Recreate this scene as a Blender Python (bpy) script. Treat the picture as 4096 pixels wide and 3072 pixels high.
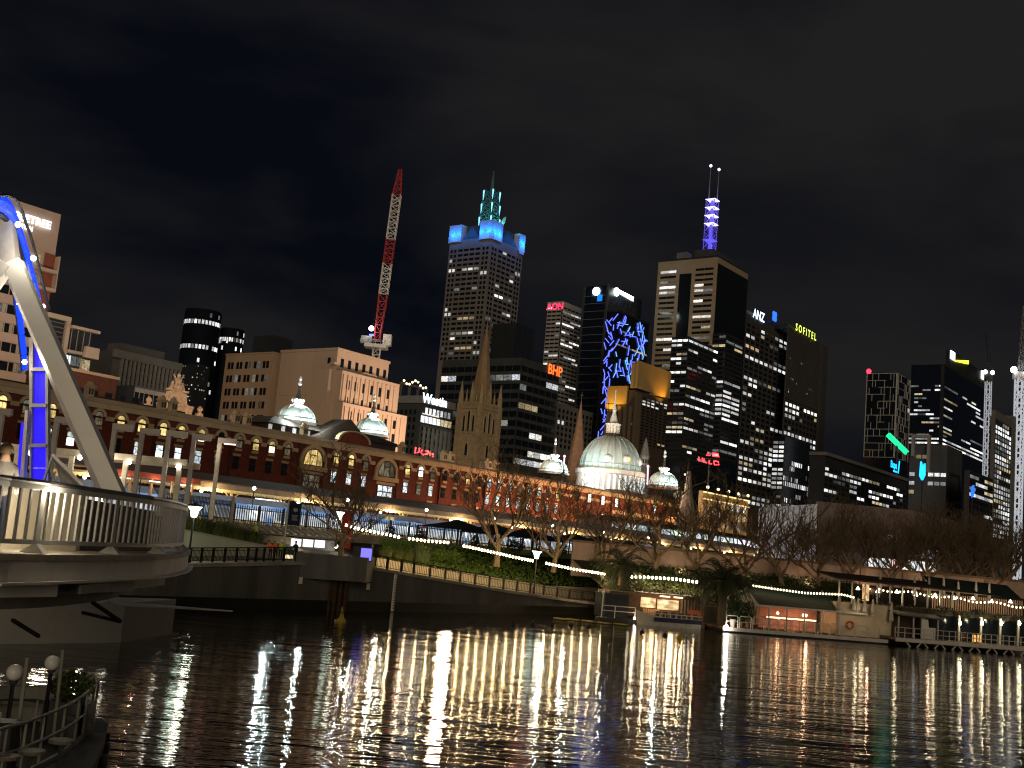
import bpy, math, random
import numpy as np
from mathutils import Vector, Matrix
scene = bpy.context.scene
col = scene.collection
for o in list(bpy.data.objects): bpy.data.objects.remove(o)

# ------------------------------------------------------------------ camera
F = 4629.0; CX, CY = 2048.0, 1536.0            # focal length and centre in photograph pixels
ROLL = math.radians(5.0); PITCH = math.atan((2211-1536)*math.cos(ROLL)/F); EYE = 4.5
cam_data = bpy.data.cameras.new('camera'); cam = bpy.data.objects.new('camera', cam_data); col.objects.link(cam)
cam_data.sensor_width = 36.0; cam_data.lens = F/4096*36; cam_data.clip_end = 20000; cam_data.clip_start = 0.1
_c, _s = math.cos(ROLL), math.sin(ROLL); _cp, _sp = math.cos(PITCH), math.sin(PITCH)
_r0 = Vector((1,0,0)); _u0 = Vector((0,-_sp,_cp)); _f = Vector((0,_cp,_sp))
_R = _c*_r0 + _s*_u0; _U = -_s*_r0 + _c*_u0
cam.matrix_world = Matrix(((_R.x,_U.x,-_f.x,0),(_R.y,_U.y,-_f.y,0),(_R.z,_U.z,-_f.z,EYE),(0,0,0,1)))
scene.camera = cam

# ------------------------------------------------------------------ night sky, city glow, exposure
world = bpy.data.worlds.new('World'); scene.world = world; world.use_nodes = True
nt = world.node_tree; nt.nodes.clear()
tc = nt.nodes.new('ShaderNodeTexCoord'); mp = nt.nodes.new('ShaderNodeMapping'); mp.inputs['Scale'].default_value = (1.0,1.0,2.6)
mp.inputs['Location'].default_value = (0.35,0.1,0.2)
nz = nt.nodes.new('ShaderNodeTexNoise'); nz.inputs['Scale'].default_value = 2.6; nz.inputs['Detail'].default_value = 5; nz.inputs['Roughness'].default_value = .5
nz.inputs['Distortion'].default_value = .3
rp = nt.nodes.new('ShaderNodeValToRGB'); rp.color_ramp.elements[0].position = .36; rp.color_ramp.elements[1].position = .66
rp.color_ramp.elements[0].color = (.0024,.0030,.0060,1); rp.color_ramp.elements[1].color = (.0140,.0138,.0142,1)
bg = nt.nodes.new('ShaderNodeBackground'); bg.inputs['Strength'].default_value = 1.0
wo = nt.nodes.new('ShaderNodeOutputWorld')
nt.links.new(tc.outputs['Generated'], mp.inputs[0]); nt.links.new(mp.outputs[0], nz.inputs['Vector']); nt.links.new(nz.outputs['Fac'], rp.inputs[0])
nt.links.new(rp.outputs[0], bg.inputs['Color']); nt.links.new(bg.outputs[0], wo.inputs['Surface'])
sun_data = bpy.data.lights.new('sun', 'SUN'); sun_data.energy = .62; sun_data.angle = math.radians(25); sun_data.color = (1,.80,.56)
sun = bpy.data.objects.new('sun', sun_data); col.objects.link(sun)
_d = Vector((-.05,.97,-.17)).normalized(); sun.rotation_euler = _d.to_track_quat('-Z','Y').to_euler()
vs = scene.view_settings; vs.view_transform = 'Standard'; vs.look = 'None'; vs.exposure = 0; vs.gamma = 1; vs.use_curve_mapping = False
scene.render.engine = 'CYCLES'; cy = scene.cycles
cy.use_denoising = True; cy.max_bounces = 5; cy.diffuse_bounces = 2; cy.glossy_bounces = 3; cy.transmission_bounces = 3; cy.transparent_max_bounces = 6
cy.sample_clamp_indirect = 40; cy.sample_clamp_direct = 0; cy.use_light_tree = True; cy.filter_width = 1.2; cy.caustics_reflective = False; cy.caustics_refractive = False

# ------------------------------------------------------------------ pixel -> place (photograph pixels, distances in metres)
def ray(x, y):
    u, v = x-CX, -(y-CY); X = u*_c - v*_s; V = u*_s + v*_c
    return np.array([X, F*_cp - V*_sp, F*_sp + V*_cp])
def P(x, y, d):
    r = ray(x,y); r = r/r[1]*d; return np.array([r[0], r[1], r[2]+EYE])
def G(x, y, z):
    r = ray(x,y); p = r*((z-EYE)/r[2]); return np.array([p[0], p[1], z])
def proj(p):
    X, Y, Z = p[0], p[1], p[2]-EYE; f = Y*_cp+Z*_sp; V = -Y*_sp+Z*_cp; a, b = X/f*F, V/f*F
    return CX + a*_c + b*_s, CY + a*_s - b*_c
AZ = math.radians(36.5); GROT = math.radians(90)-AZ        # street grid of the city
E2 = np.array([math.sin(AZ), math.cos(AZ)]); N2 = np.array([-math.cos(AZ), math.sin(AZ)])
P0 = P(568,1659,190); P0[2] = 0
def S(s, t, z): return Vector((P0[0]+s*E2[0]-t*N2[0], P0[1]+s*E2[1]-t*N2[1], z))   # station frame: s along the facade, t towards the river
def SP(px, py, t):                                        # pixel on the vertical plane t -> (s, z)
    r = ray(px,py); nx, ny = -N2
    k = (t + nx*P0[0] + ny*P0[1])/(nx*r[0]+ny*r[1]); p = r*k
    return float((p[0]-P0[0])*E2[0]+(p[1]-P0[1])*E2[1]), float(p[2]+EYE)
def solve(C, d2, px):                                      # width along d2 from top corner C until it is seen at pixel column px
    lo, hi = 0.0, 400.0
    f0 = proj(C)[0]
    for _ in range(50):
        m = (lo+hi)/2; q = proj((C[0]+d2[0]*m, C[1]+d2[1]*m, C[2]))[0]
        if (q-f0)*(px-f0) > 0 and abs(q-f0) >= abs(px-f0): hi = m
        else: lo = m
    return lo

# ------------------------------------------------------------------ materials
MATS = {}
def _new(name):
    m = bpy.data.materials.new(name); m.use_nodes = True; MATS[name] = m; n = m.node_tree; b = n.nodes['Principled BSDF']; return m, n, b
def mat(name, c, rough=.7, metal=0, var=.25, scale=2.0, bump=0, streak=False, spec=.3):
    if name in MATS: return MATS[name]
    m, n, b = _new(name); b.inputs['Roughness'].default_value = rough; b.inputs['Metallic'].default_value = metal
    b.inputs['Specular IOR Level'].default_value = spec
    t = n.nodes.new('ShaderNodeTexCoord'); mpn = n.nodes.new('ShaderNodeMapping')
    mpn.inputs['Scale'].default_value = (1,1,.15) if streak else (1,1,1)
    z = n.nodes.new('ShaderNodeTexNoise'); z.inputs['Scale'].default_value = scale; z.inputs['Detail'].default_value = 5; z.inputs['Roughness'].default_value = .65
    r = n.nodes.new('ShaderNodeValToRGB'); r.color_ramp.elements[0].position = .3; r.color_ramp.elements[1].position = .7
    r.color_ramp.elements[0].color = tuple(x*(1-var) for x in c)+(1,); r.color_ramp.elements[1].color = tuple(min(1,x*(1+var)) for x in c)+(1,)
    n.links.new(t.outputs['Object'], mpn.inputs[0]); n.links.new(mpn.outputs[0], z.inputs['Vector']); n.links.new(z.outputs['Fac'], r.inputs[0]); n.links.new(r.outputs[0], b.inputs['Base Color'])
    if bump:
        bp = n.nodes.new('ShaderNodeBump'); bp.inputs['Strength'].default_value = bump; bp.inputs['Distance'].default_value = .05
        n.links.new(z.outputs['Fac'], bp.inputs['Height']); n.links.new(bp.outputs[0], b.inputs['Normal'])
    return m
def emit(name, c, s, sample=False):
    if name in MATS: return MATS[name]
    m, n, b = _new(name); b.inputs['Base Color'].default_value = (*[x*.3 for x in c],1); b.inputs['Emission Color'].default_value = (*c,1); b.inputs['Emission Strength'].default_value = s
    m.cycles.emission_sampling = 'FRONT' if sample else 'NONE'
    return m
def lit(name, c1, c2, s0, s1, blind=3.0):
    """a lit room behind glass: per-window colour and level, uneven inside"""
    m, n, b = _new(name); b.inputs['Base Color'].default_value = (.02,.02,.02,1); b.inputs['Roughness'].default_value = .2
    oi = n.nodes.new('ShaderNodeObjectInfo'); mx = n.nodes.new('ShaderNodeMix'); mx.data_type = 'RGBA'
    mx.inputs['A'].default_value = (*c1,1); mx.inputs['B'].default_value = (*c2,1); n.links.new(oi.outputs['Random'], mx.inputs['Factor'])
    t = n.nodes.new('ShaderNodeTexCoord'); z = n.nodes.new('ShaderNodeTexNoise'); z.inputs['Scale'].default_value = blind; z.inputs['Detail'].default_value = 3
    ad = n.nodes.new('ShaderNodeVectorMath'); ad.operation = 'ADD'; cb = n.nodes.new('ShaderNodeCombineXYZ')
    k = n.nodes.new('ShaderNodeMath'); k.operation = 'MULTIPLY'; k.inputs[1].default_value = 97; n.links.new(oi.outputs['Random'], k.inputs[0])
    for i in range(3): n.links.new(k.outputs[0], cb.inputs[i])
    n.links.new(t.outputs['Object'], ad.inputs[0]); n.links.new(cb.outputs[0], ad.inputs[1]); n.links.new(ad.outputs[0], z.inputs['Vector'])
    mr = n.nodes.new('ShaderNodeMapRange'); mr.inputs['From Min'].default_value = .33; mr.inputs['From Max'].default_value = .66; mr.inputs['To Min'].default_value = .25; mr.inputs['To Max'].default_value = 1.25
    n.links.new(z.outputs['Fac'], mr.inputs['Value'])
    fr = n.nodes.new('ShaderNodeMath'); fr.operation = 'FRACT'; n.links.new(k.outputs[0], fr.inputs[0])
    m2 = n.nodes.new('ShaderNodeMapRange'); m2.inputs['To Min'].default_value = s0; m2.inputs['To Max'].default_value = s1; n.links.new(fr.outputs[0], m2.inputs['Value'])
    ml = n.nodes.new('ShaderNodeMath'); ml.operation = 'MULTIPLY'; n.links.new(mr.outputs[0], ml.inputs[0]); n.links.new(m2.outputs[0], ml.inputs[1])
    n.links.new(mx.outputs['Result'], b.inputs['Emission Color']); n.links.new(ml.outputs[0], b.inputs['Emission Strength']); m.cycles.emission_sampling = 'NONE'
    return m
def glass(name, c, rough=.08):
    if name in MATS: return MATS[name]
    m, n, b = _new(name); b.inputs['Base Color'].default_value = (*c,1); b.inputs['Roughness'].default_value = rough; b.inputs['Specular IOR Level'].default_value = .35
    t = n.nodes.new('ShaderNodeTexCoord'); z = n.nodes.new('ShaderNodeTexNoise'); z.inputs['Scale'].default_value = .4
    r = n.nodes.new('ShaderNodeMapRange'); r.inputs['To Min'].default_value = rough*.5; r.inputs['To Max'].default_value = rough*2.2
    n.links.new(t.outputs['Object'], z.inputs['Vector']); n.links.new(z.outputs['Fac'], r.inputs['Value']); n.links.new(r.outputs[0], b.inputs['Roughness'])
    return m
M_conc = mat('dark_concrete', (.24,.22,.19), .85, var=.35, scale=.6, streak=True, bump=.2)
M_stone = mat('sandstone', (.36,.28,.17), .85, var=.25, scale=.8)
M_white = mat('white_paint', (.66,.64,.58), .45, var=.06, scale=1)
M_steel = mat('grey_steel', (.42,.41,.39), .5, var=.10, scale=1.5, streak=True)
M_dsteel = mat('dark_steel', (.05,.05,.05), .5)
M_black = mat('black_metal', (.012,.012,.013), .5)
M_glassd = glass('dark_glass', (.012,.016,.022))
M_glassb = glass('blue_dark_glass', (.010,.018,.034), .22)
M_win_w = lit('window_white', (1,.93,.80), (.86,.92,1), .18, 1.3, 5.0)
M_win_y = lit('window_warm', (1,.72,.36), (1,.86,.58), .15, .9, 5.0)
M_win_d = lit('window_dim', (.9,.86,.68), (.7,.85,.88), .04, .30)
M_win_b = lit('window_bright', (1,.95,.84), (.92,.96,1), .9, 2.6, 5.0)

# ------------------------------------------------------------------ mesh builder
class MB:
    def __init__(s): s.v=[]; s.f=[]
    def add(s, vs, fs):
        k=len(s.v); s.v += [tuple(map(float,v)) for v in vs]; s.f += [tuple(k+i for i in f) for f in fs]; return s
    def box(s, x0,x1,y0,y1,z0,z1):
        return s.add([(x0,y0,z0),(x1,y0,z0),(x1,y1,z0),(x0,y1,z0),(x0,y0,z1),(x1,y0,z1),(x1,y1,z1),(x0,y1,z1)],[(0,3,2,1),(4,5,6,7),(0,1,5,4),(1,2,6,5),(2,3,7,6),(3,0,4,7)])
    def cbox(s, c, sx,sy,sz): return s.box(c[0]-sx/2,c[0]+sx/2,c[1]-sy/2,c[1]+sy/2,c[2]-sz/2,c[2]+sz/2)
    def prism(s, poly, z0, z1):                       # poly counter-clockwise in xy
        n=len(poly); return s.add([(p[0],p[1],z0) for p in poly]+[(p[0],p[1],z1) for p in poly],[tuple(range(n-1,-1,-1)),tuple(range(n,2*n))]+[(i,(i+1)%n,n+(i+1)%n,n+i) for i in range(n)])
    def slab(s, poly, axis, a, b):                    # polygon in a vertical plane, thickened along axis: poly (u,z); axis 'y': u=x, axis 'x': u=y
        n=len(poly); mk=(lambda u,z,w:(u,w,z)) if axis=='y' else (lambda u,z,w:(w,u,z))
        return s.add([mk(u,z,a) for u,z in poly]+[mk(u,z,b) for u,z in poly],[tuple(range(n)),tuple(range(2*n-1,n-1,-1))]+[(i,n+i,n+(i+1)%n,(i+1)%n) for i in range(n)])
    def tube(s, pts, r, n=6, cap=True):
        pts=[Vector(p) for p in pts]; rs=r if isinstance(r,(list,tuple)) else [r]*len(pts); k=len(s.v)
        up=None
        for i,p in enumerate(pts):
            d=(pts[min(i+1,len(pts)-1)]-pts[max(i-1,0)])
            if d.length<1e-9: d=Vector((0,0,1))
            d.normalize()
            if up is None: up=Vector((0,0,1)) if abs(d.z)<.9 else Vector((1,0,0))
            a=d.cross(up); 
            if a.length<1e-6: a=d.cross(Vector((0,1,0)))
            a.normalize(); b=a.cross(d).normalized(); up=b
            for j in range(n):
                t=2*math.pi*j/n; q=p+(a*math.cos(t)+b*math.sin(t))*rs[i]; s.v.append(tuple(q))
        for i in range(len(pts)-1):
            for j in range(n): s.f.append((k+i*n+j,k+i*n+(j+1)%n,k+(i+1)*n+(j+1)%n,k+(i+1)*n+j))
        if cap: s.f.append(tuple(k+j for j in range(n-1,-1,-1))); e=k+(len(pts)-1)*n; s.f.append(tuple(e+j for j in range(n)))
        return s
    def bar(s, a, b, w, h=None):                       # rectangular bar between two points
        h=h or w; a=Vector(a); b=Vector(b); d=(b-a).normalized(); up=Vector((0,0,1)) if abs(d.z)<.95 else Vector((0,1,0))
        x=d.cross(up).normalized()*w/2; y=x.cross(d).normalized()*h/2
        return s.add([a-x-y,a+x-y,a+x+y,a-x+y,b-x-y,b+x-y,b+x+y,b-x+y],[(0,1,2,3),(7,6,5,4),(0,4,5,1),(1,5,6,2),(2,6,7,3),(3,7,4,0)])
    def lathe(s, prof, n=16, c=(0,0,0), a0=0):         # prof list of (r,z)
        k=len(s.v)
        for r,z in prof:
            for j in range(n): t=a0+2*math.pi*j/n; s.v.append((c[0]+r*math.cos(t),c[1]+r*math.sin(t),c[2]+z))
        for i in range(len(prof)-1):
            for j in range(n): s.f.append((k+i*n+j,k+i*n+(j+1)%n,k+(i+1)*n+(j+1)%n,k+(i+1)*n+j))
        s.f.append(tuple(k+j for j in range(n-1,-1,-1))); e=k+(len(prof)-1)*n; s.f.append(tuple(e+j for j in range(n))); return s
    def cone(s, c, r, h, n=8): return s.lathe([(r,0),(r*.02,h)], n, c)
    def sphere(s, c, r, n=12, m=8, sz=1): return s.lathe([(max(.001,r*math.sin(math.pi*i/m)), -r*sz*math.cos(math.pi*i/m)) for i in range(m+1)], n, c)
    def quad(s, a,b,c,d): return s.add([a,b,c,d],[(0,1,2,3)])
    def mesh(s, name, m, off=(0,0,0), smooth=False):
        me=bpy.data.meshes.new(name); me.from_pydata([(v[0]-off[0],v[1]-off[1],v[2]-off[2]) for v in s.v],[],s.f)
        if m: me.materials.append(m)
        if smooth: me.polygons.foreach_set('use_smooth',[True]*len(me.polygons))
        me.update(); return me
    def build(s, name, m, parent=None, off=(0,0,0), smooth=False):
        o=bpy.data.objects.new(name, s.mesh(name,m,off,smooth)); col.objects.link(o)
        if parent: o.parent=parent
        return o
def tag(o, label, cat, group=None):
    o['label']=label; o['category']=cat
    if group: o['group']=group
    return o
def thing(name, label, cat, loc=(0,0,0), rz=0, group=None):
    o=bpy.data.objects.new(name,None); col.objects.link(o); o.location=loc; o.rotation_euler=(0,0,rz); o.empty_display_size=.5
    return tag(o,label,cat,group)
def sthing(name, label, cat, s, t, z, group=None): return thing(name,label,cat,S(s,t,z),GROT,group)     # aligned with the street grid
def struct(o): o['kind']='structure'; return o
def stuff(o): o['kind']='stuff'; return o
_unit={}
def unit(m):
    if m.name not in _unit: _unit[m.name]=MB().box(-.5,.5,-.5,.5,-.5,.5).mesh('pane_'+m.name,m)
    return _unit[m.name]
def piece(name, m, parent, c, sz, rz=0):               # a box-shaped part sharing mesh data with its like
    o=bpy.data.objects.new(name,unit(m)); col.objects.link(o); o.parent=parent; o.location=c; o.scale=sz; o.rotation_euler=(0,0,rz); return o
def copy_tree(o, parent=None):
    c=o.copy(); col.objects.link(c); c.parent=parent
    for ch in o.children: copy_tree(ch,c)
    return c
_dg=None
def text(body, size, m, parent, loc, rot, name='sign_lettering', ext=.02, align='CENTER', shear=0, bold=0, space=1):
    cu=bpy.data.curves.new('t','FONT'); cu.body=body; cu.size=size; cu.extrude=ext; cu.align_x=align; cu.align_y='CENTER'; cu.shear=shear; cu.offset=bold; cu.space_character=space; cu.resolution_u=3
    t=bpy.data.objects.new('t',cu); col.objects.link(t); bpy.context.view_layer.update()
    me=bpy.data.meshes.new_from_object(t.evaluated_get(bpy.context.evaluated_depsgraph_get())); bpy.data.objects.remove(t); bpy.data.curves.remove(cu)
    me.materials.clear(); me.materials.append(m); me.name=name
    o=bpy.data.objects.new(name,me); col.objects.link(o); o.parent=parent; o.location=loc; o.rotation_euler=rot; return o
ROT_S=(math.pi/2,0,0); ROT_W=(math.pi/2,0,-math.pi/2)
def point(parent, loc, watts, c, r=.15, name='lamp_light'):
    l=bpy.data.lights.new(name,'POINT'); l.energy=watts; l.color=c; l.shadow_soft_size=r
    o=bpy.data.objects.new(name,l); col.objects.link(o); o.parent=parent; o.location=loc; return o
def spot(parent, loc, aim, watts, c, ang=60, r=.3, name='lamp_light', blend=.6):
    l=bpy.data.lights.new(name,'SPOT'); l.energy=watts; l.color=c; l.shadow_soft_size=r; l.spot_size=math.radians(ang); l.spot_blend=blend
    o=bpy.data.objects.new(name,l); col.objects.link(o); o.parent=parent; o.location=loc; o.rotation_euler=(Vector(aim)-Vector(loc)).to_track_quat('-Z','Y').to_euler(); return o
# ------------------------------------------------------------------ city towers
rnd = random.Random(7)
class Tower:
    def __init__(s, name, label, x, y, d, xl=None, xr=None, body=None, zb=4.0, wS=None, wW=None, cat='office tower', group=None, ztop=None):
        C = P(x,y,d); s.C=C; s.zb=zb; s.d=d
        s.wS = wS if wS else solve(C,E2,xr); s.wW = wW if wW else solve(C,N2,xl); s.h=C[2]-zb; s.n=0; s.dark={}
        s.root = thing(name,label,cat,(C[0],C[1],zb),GROT,group)
        if body: MB().box(0,s.wS,0,s.wW,0,s.h).build('wall',body,s.root)
    def z(s, y, u=0, face='S'):                     # height above the base of the point seen at pixel row y on the corner
        d2 = E2 if face=='S' else N2; X=s.C[0]+d2[0]*u; Y=s.C[1]+d2[1]*u; lo,hi=-50,500
        for _ in range(40):
            m=(lo+hi)/2
            if proj((X,Y,m))[1] > y: lo=m
            else: hi=m
        return lo-s.zb
    def u(s, px, y, face='S'):
        d2 = E2 if face=='S' else N2
        C=(s.C[0],s.C[1],s.z(y)+s.zb); return solve(C,d2,px)
    def box(s, name, m, x0,x1,y0,y1,z0,z1): return MB().box(x0,x1,y0,y1,z0,z1).build(name,m,s.root)
    def pane(s, face, u, z, w, h, m, name='window', off=.06, t=.12):
        c,sz = ((u,-off,z),(w,t,h)) if face=='S' else ((-off,u,z),(t,w,h))
        if m in (M_glassd,M_glassb) and s.n>=290: s.dark.setdefault(m,MB()).cbox(c,*sz); return
        s.n+=1
        if s.n>300: s.dark.setdefault(m,MB()).cbox(c,*sz); return
        piece(name,m,s.root,c,sz)
    def facade(s, face, cols, rows, z0, z1, u0=0, u1=None, fw=.7, fh=.5, p=.1, w=(6,1,3,1), grid=None, proud=.35, rows_lit={}, darkm=M_glassd, dark=True, pier=None, run=3, skip=None):
        W = s.wS if face=='S' else s.wW
        if u1 is None: u1=W
        du=(u1-u0)/cols; dz=(z1-z0)/rows; pool=[M_win_w]*w[0]+[M_win_y]*w[1]+[M_win_d]*w[2]+[M_win_b]*w[3]
        todo=[]
        for r in range(rows):
            pr = rows_lit.get(r, p if p>=.6 else p*rnd.choice((.2,.6,1,1.8))); left=0; m=None
            for c in range(cols):
                if left<=0:
                    on = rnd.random()<pr; left = rnd.randint(1,run); m = rnd.choice(pool) if on else None
                    if on and r in rows_lit and rows_lit[r]>.6: m = rnd.choice((M_win_w,M_win_b,M_win_w))
                left-=1
                if skip and skip(c,r): continue
                if m or dark: todo.append((0 if m else 1,u0+(c+.5)*du, z1-(r+.5)*dz, m or darkm))
        for k,u,z,m in sorted(todo,key=lambda q:q[0]): s.pane(face,u,z,du*fw,dz*fh,m)
        if grid:
            mb=MB(); hw=dz*(1-fh)/2
            def bx(a,b,za,zb_,pr):
                if face=='S': mb.box(a,b,-pr,.0,za,zb_)
                else: mb.box(-pr,.0,a,b,za,zb_)
            for r in range(rows+1): bx(u0,u1,z0+r*dz-hw,z0+r*dz+hw,proud)
            if fw<.97:
                pw=du*(1-fw)/2
                for c in range(cols+1): bx(max(u0,u0+c*du-pw),min(u1,u0+c*du+pw),z0-hw,z1+hw,proud+.03)
            mb.build('facade_frame',grid,s.root)
    def done(s):
        for m,mb in s.dark.items(): stuff(mb.build('far_windows',m,s.root))
        return s
M_gran=mat('grey_granite',(.25,.23,.21),.8,var=.12,scale=.05); M_beige=mat('beige_granite',(.44,.34,.23),.8,var=.10,scale=.05)
M_dark=mat('dark_cladding',(.035,.038,.042),.6,var=.2,scale=.1); M_mid=mat('mid_grey_cladding',(.20,.19,.18),.7,var=.15,scale=.1)
M_slate=mat('slate_cladding',(.075,.085,.09),.6,var=.2,scale=.1); M_brown=mat('dark_brown_stone',(.10,.075,.055),.8,var=.2,scale=.1)
M_paleconc=mat('pale_concrete',(.34,.33,.30),.85,var=.15,scale=.3); M_cream=mat('cream_render',(.62,.50,.38),.8,var=.08,scale=.2); M_brickd=mat('dark_brick',(.10,.035,.022),.9,var=.3,scale=1.2)
M_render=mat('apricot_render',(.55,.40,.29),.85,var=.10,scale=.12,streak=True); M_render2=mat('tan_render',(.46,.32,.21),.85,var=.12,scale=.12,streak=True)

# --- tall granite tower with the glowing blue crown and lattice mast
T=Tower('crowned_tower','tall granite tower with glowing blue crown and green lattice mast',1966,947,783,1800,2092,M_gran)
zb=T.z(1440); N=23
for f in 'WS':
    W=T.wW if f=='W' else T.wS
    T.facade(f,2,N,zb,T.h-6,1,W*.2,fw=.62,fh=.60,p=.10,grid=None); T.facade(f,2,N,zb,T.h-6,W*.8,W-1,fw=.62,fh=.60,p=.08,grid=None)
    T.facade(f,4 if f=='W' else 4,N,zb,T.h-6,W*.22,W*.78,fw=.84,fh=.50,p=.20,w=(5,2,5,1),grid=M_gran,rows_lit={20:.55} if f=='W' else {})
M_crown=mat('crown_stone',(.50,.55,.60),.7,var=.2,scale=.3); M_crown2=mat('crown_stone_lit_tone',(.62,.66,.70),.7,var=.25,scale=.5)
for lx,ly,wt in ((-4,2,1900),(-4,9,1900),(2,-4,1900),(8,-4,1900),(-4,T.wW-3,1900),(-4,T.wW-9,1500),(T.wS-1,-4,1900),(T.wS-5,-4,1200),(-4,T.wW*.5,700),(T.wS*.55,-4,600)): point(T.root,(lx,ly,T.h+4.5),wt*1.3,(.0,.22,1),.5)
hc=T.z(879)-T.h
def crown(x0,x1,y0,y1,h,m): return MB().box(x0,x1,y0,y1,T.h-1.5,T.h+h).build('crown_panel',m,T.root)
q=T.wW*.28; qs=T.wS*.30
crown(-.8,qs,-.8,q,hc,M_crown); crown(-.8,qs*.6,T.wW-q,T.wW+.8,hc*.92,M_crown); crown(T.wS-qs*.55,T.wS+.8,-.8,q*.8,hc*.92,M_crown)
for c,sz in (((qs*.5,-.95,T.h+1.2),(qs*.8,.3,5)),((-.95,q*.5,T.h+1.2),(.3,q*.8,5)),((-.95,T.wW-q*.45,T.h+1.5),(.3,q*.6,5)),((T.wS-qs*.25,-.95,T.h-.5),(qs*.45,.3,6))): piece('crown_painted_glow',M_crown2,T.root,c,sz)  # brighter slabs stand for the glow low on the crown
mb=MB(); g=T.wS*.5; gy=T.wW*.5
mb.slab([(qs,T.h),(T.wS-qs*.55,T.h),(g+1,T.h+hc*.8)],'y',.5,1.5); mb.build('gable',M_slate,T.root)
mb=MB(); mb.slab([(q,T.h),(T.wW-q,T.h),(gy,T.h+hc*.8)],'x',.5,1.5); mb.build('gable',M_slate,T.root)
T.box('roof_block',M_slate,qs*.4,T.wS-qs*.3,q*.4,T.wW-q*.4,T.h,T.h+hc*.9)
M_mgreen=emit('green_mast_light',(.02,.32,.30),.35); M_mblue=emit('mast_tip_light',(.25,.75,1),1.6)
mx,my=T.wS*.47,T.wW*.47; zt=T.z(640); z1=T.z(875); z2=T.z(720); r=5.5
mb=MB()
lv=[z1-2+i*(z2-z1+2)/6 for i in range(7)]
for a,b in ((-r,-r),(r,-r),(r,r),(-r,r)):
    mb.tube([(mx+a,my+b,lv[0]),(mx+a*.72,my+b*.72,lv[-1])],.28,5)
cs=[(-r,-r),(r,-r),(r,r),(-r,r)]
for i in range(6):
    k=1-.28*i/6; k2=1-.28*(i+1)/6
    for j in range(4):
        a,b=cs[j],cs[(j+1)%4]
        mb.tube([(mx+a[0]*k,my+a[1]*k,lv[i]),(mx+b[0]*k2,my+b[1]*k2,lv[i+1])],.2,4); mb.tube([(mx+b[0]*k,my+b[1]*k,lv[i]),(mx+a[0]*k2,my+a[1]*k2,lv[i+1])],.2,4)
        mb.tube([(mx+a[0]*k,my+a[1]*k,lv[i]),(mx+b[0]*k,my+b[1]*k,lv[i])],.2,4)
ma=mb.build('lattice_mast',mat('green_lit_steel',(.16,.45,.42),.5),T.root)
for i in range(1,6,2):
    k=1-.28*i/6
    for a in (cs[0],cs[1],cs[3]): MB().lathe([(.12,-4),(.6,2.2),(.45,3.2)],6,(mx+a[0]*k-.3,my+a[1]*k-.4,lv[i]+1)).build('mast_uplight',M_mblue,ma)
MB().tube([(mx,my,lv[-1]-10),(mx,my,z2+6),(mx,my,z2+14),(mx,my,zt-10),(mx,my,zt)],[1.3,1.2,.7,.8,.25],6).build('mast_spire',mat('spire_steel',(.12,.25,.22),.5),T.root)
mb=MB().lathe([(.2,0),(2.6,.7),(3.7,1.9),(3.8,2.1)],16); o=mb.build('dish_antenna',mat('pale_dish',(.55,.55,.5),.6),T.root); o.location=(mx+r+1.2,my-r-.5,lv[1]+4); o.rotation_euler=(math.radians(100),0,math.radians(50))
for loc in ((mx-4,my-7,lv[0]+2),(mx+7,my-4,lv[0]+2)): point(T.root,loc,5000,(.05,.65,.60),1.0)
T.done()

# --- black slab beside it, dark glass headquarters in front
T=Tower('black_slab_tower','unlit black slab tower beside the blue crowned granite tower',2066,1291,690,None,2138,M_dark,wW=18)
T.facade('S',4,10,T.z(1440),T.h,fw=.93,fh=.9,p=.0,dark=True,darkm=M_glassb).__class__; T.done()
T=Tower('glass_headquarters','dark glass office block with a glowing orange red three letter roof sign',2088,1430,560,1772,2238,M_slate)
zr=[T.z(y) for y in (1478,1562,1600,1690,1745,1775)]
for f in 'WS':
    W=T.wW if f=='W' else T.wS
    T.facade(f,10 if f=='W' else 6,11,T.z(1860),T.h-3,fw=.95,fh=.62,p=.05,w=(6,1,4,0),rows_lit=({1:.25,4:.3,9:.7,10:.85} if f=='S' else {1:.35,4:.3,5:.35,9:.4}),darkm=M_glassd,grid=M_slate,proud=.2,run=3)
s_=emit('sign_orange_red',(1,.10,.015),3.2); u_=T.u(2222,1484); T.pane  # sign
text('BHP',7.2,s_,T.root,(T.wS*.86,-.6,T.z(1484,T.wS*.86)),ROT_S,bold=.12)
T.done()
# --- pale office tower of two slabs, red sign
M_pale=mat('pale_precast',(.50,.47,.44),.8,var=.1,scale=.05)
T=Tower('banded_office_tower','pale banded twin slab office tower with small pink red roof sign',2252,1205,760,2191,2334,None)
T.box('wall',M_dark,0,T.wS,0,T.wW,0,T.h)
for f in 'WS':
    T.facade(f,5 if f=='S' else 3,26,T.z(1640),T.z(1222),.5,(T.wS if f=='S' else T.wW)-.5,fw=.94,fh=.45,p=.16,w=(8,1,3,3),grid=M_pale,proud=.4,rows_lit={3:.5,6:.5,8:.6} if f=='S' else {5:.4})
    T.box('parapet_band',M_pale,*((-.42,T.wS,-.42,.0) if f=='S' else (-.4,0,.02,T.wW)),T.z(1222),T.h)
text('AON',6.0,emit('sign_pink_red',(1,.03,.10),2.6),T.root,(-.7,T.wW*.45,T.z(1226)),ROT_W,bold=.1); T.done()
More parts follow.
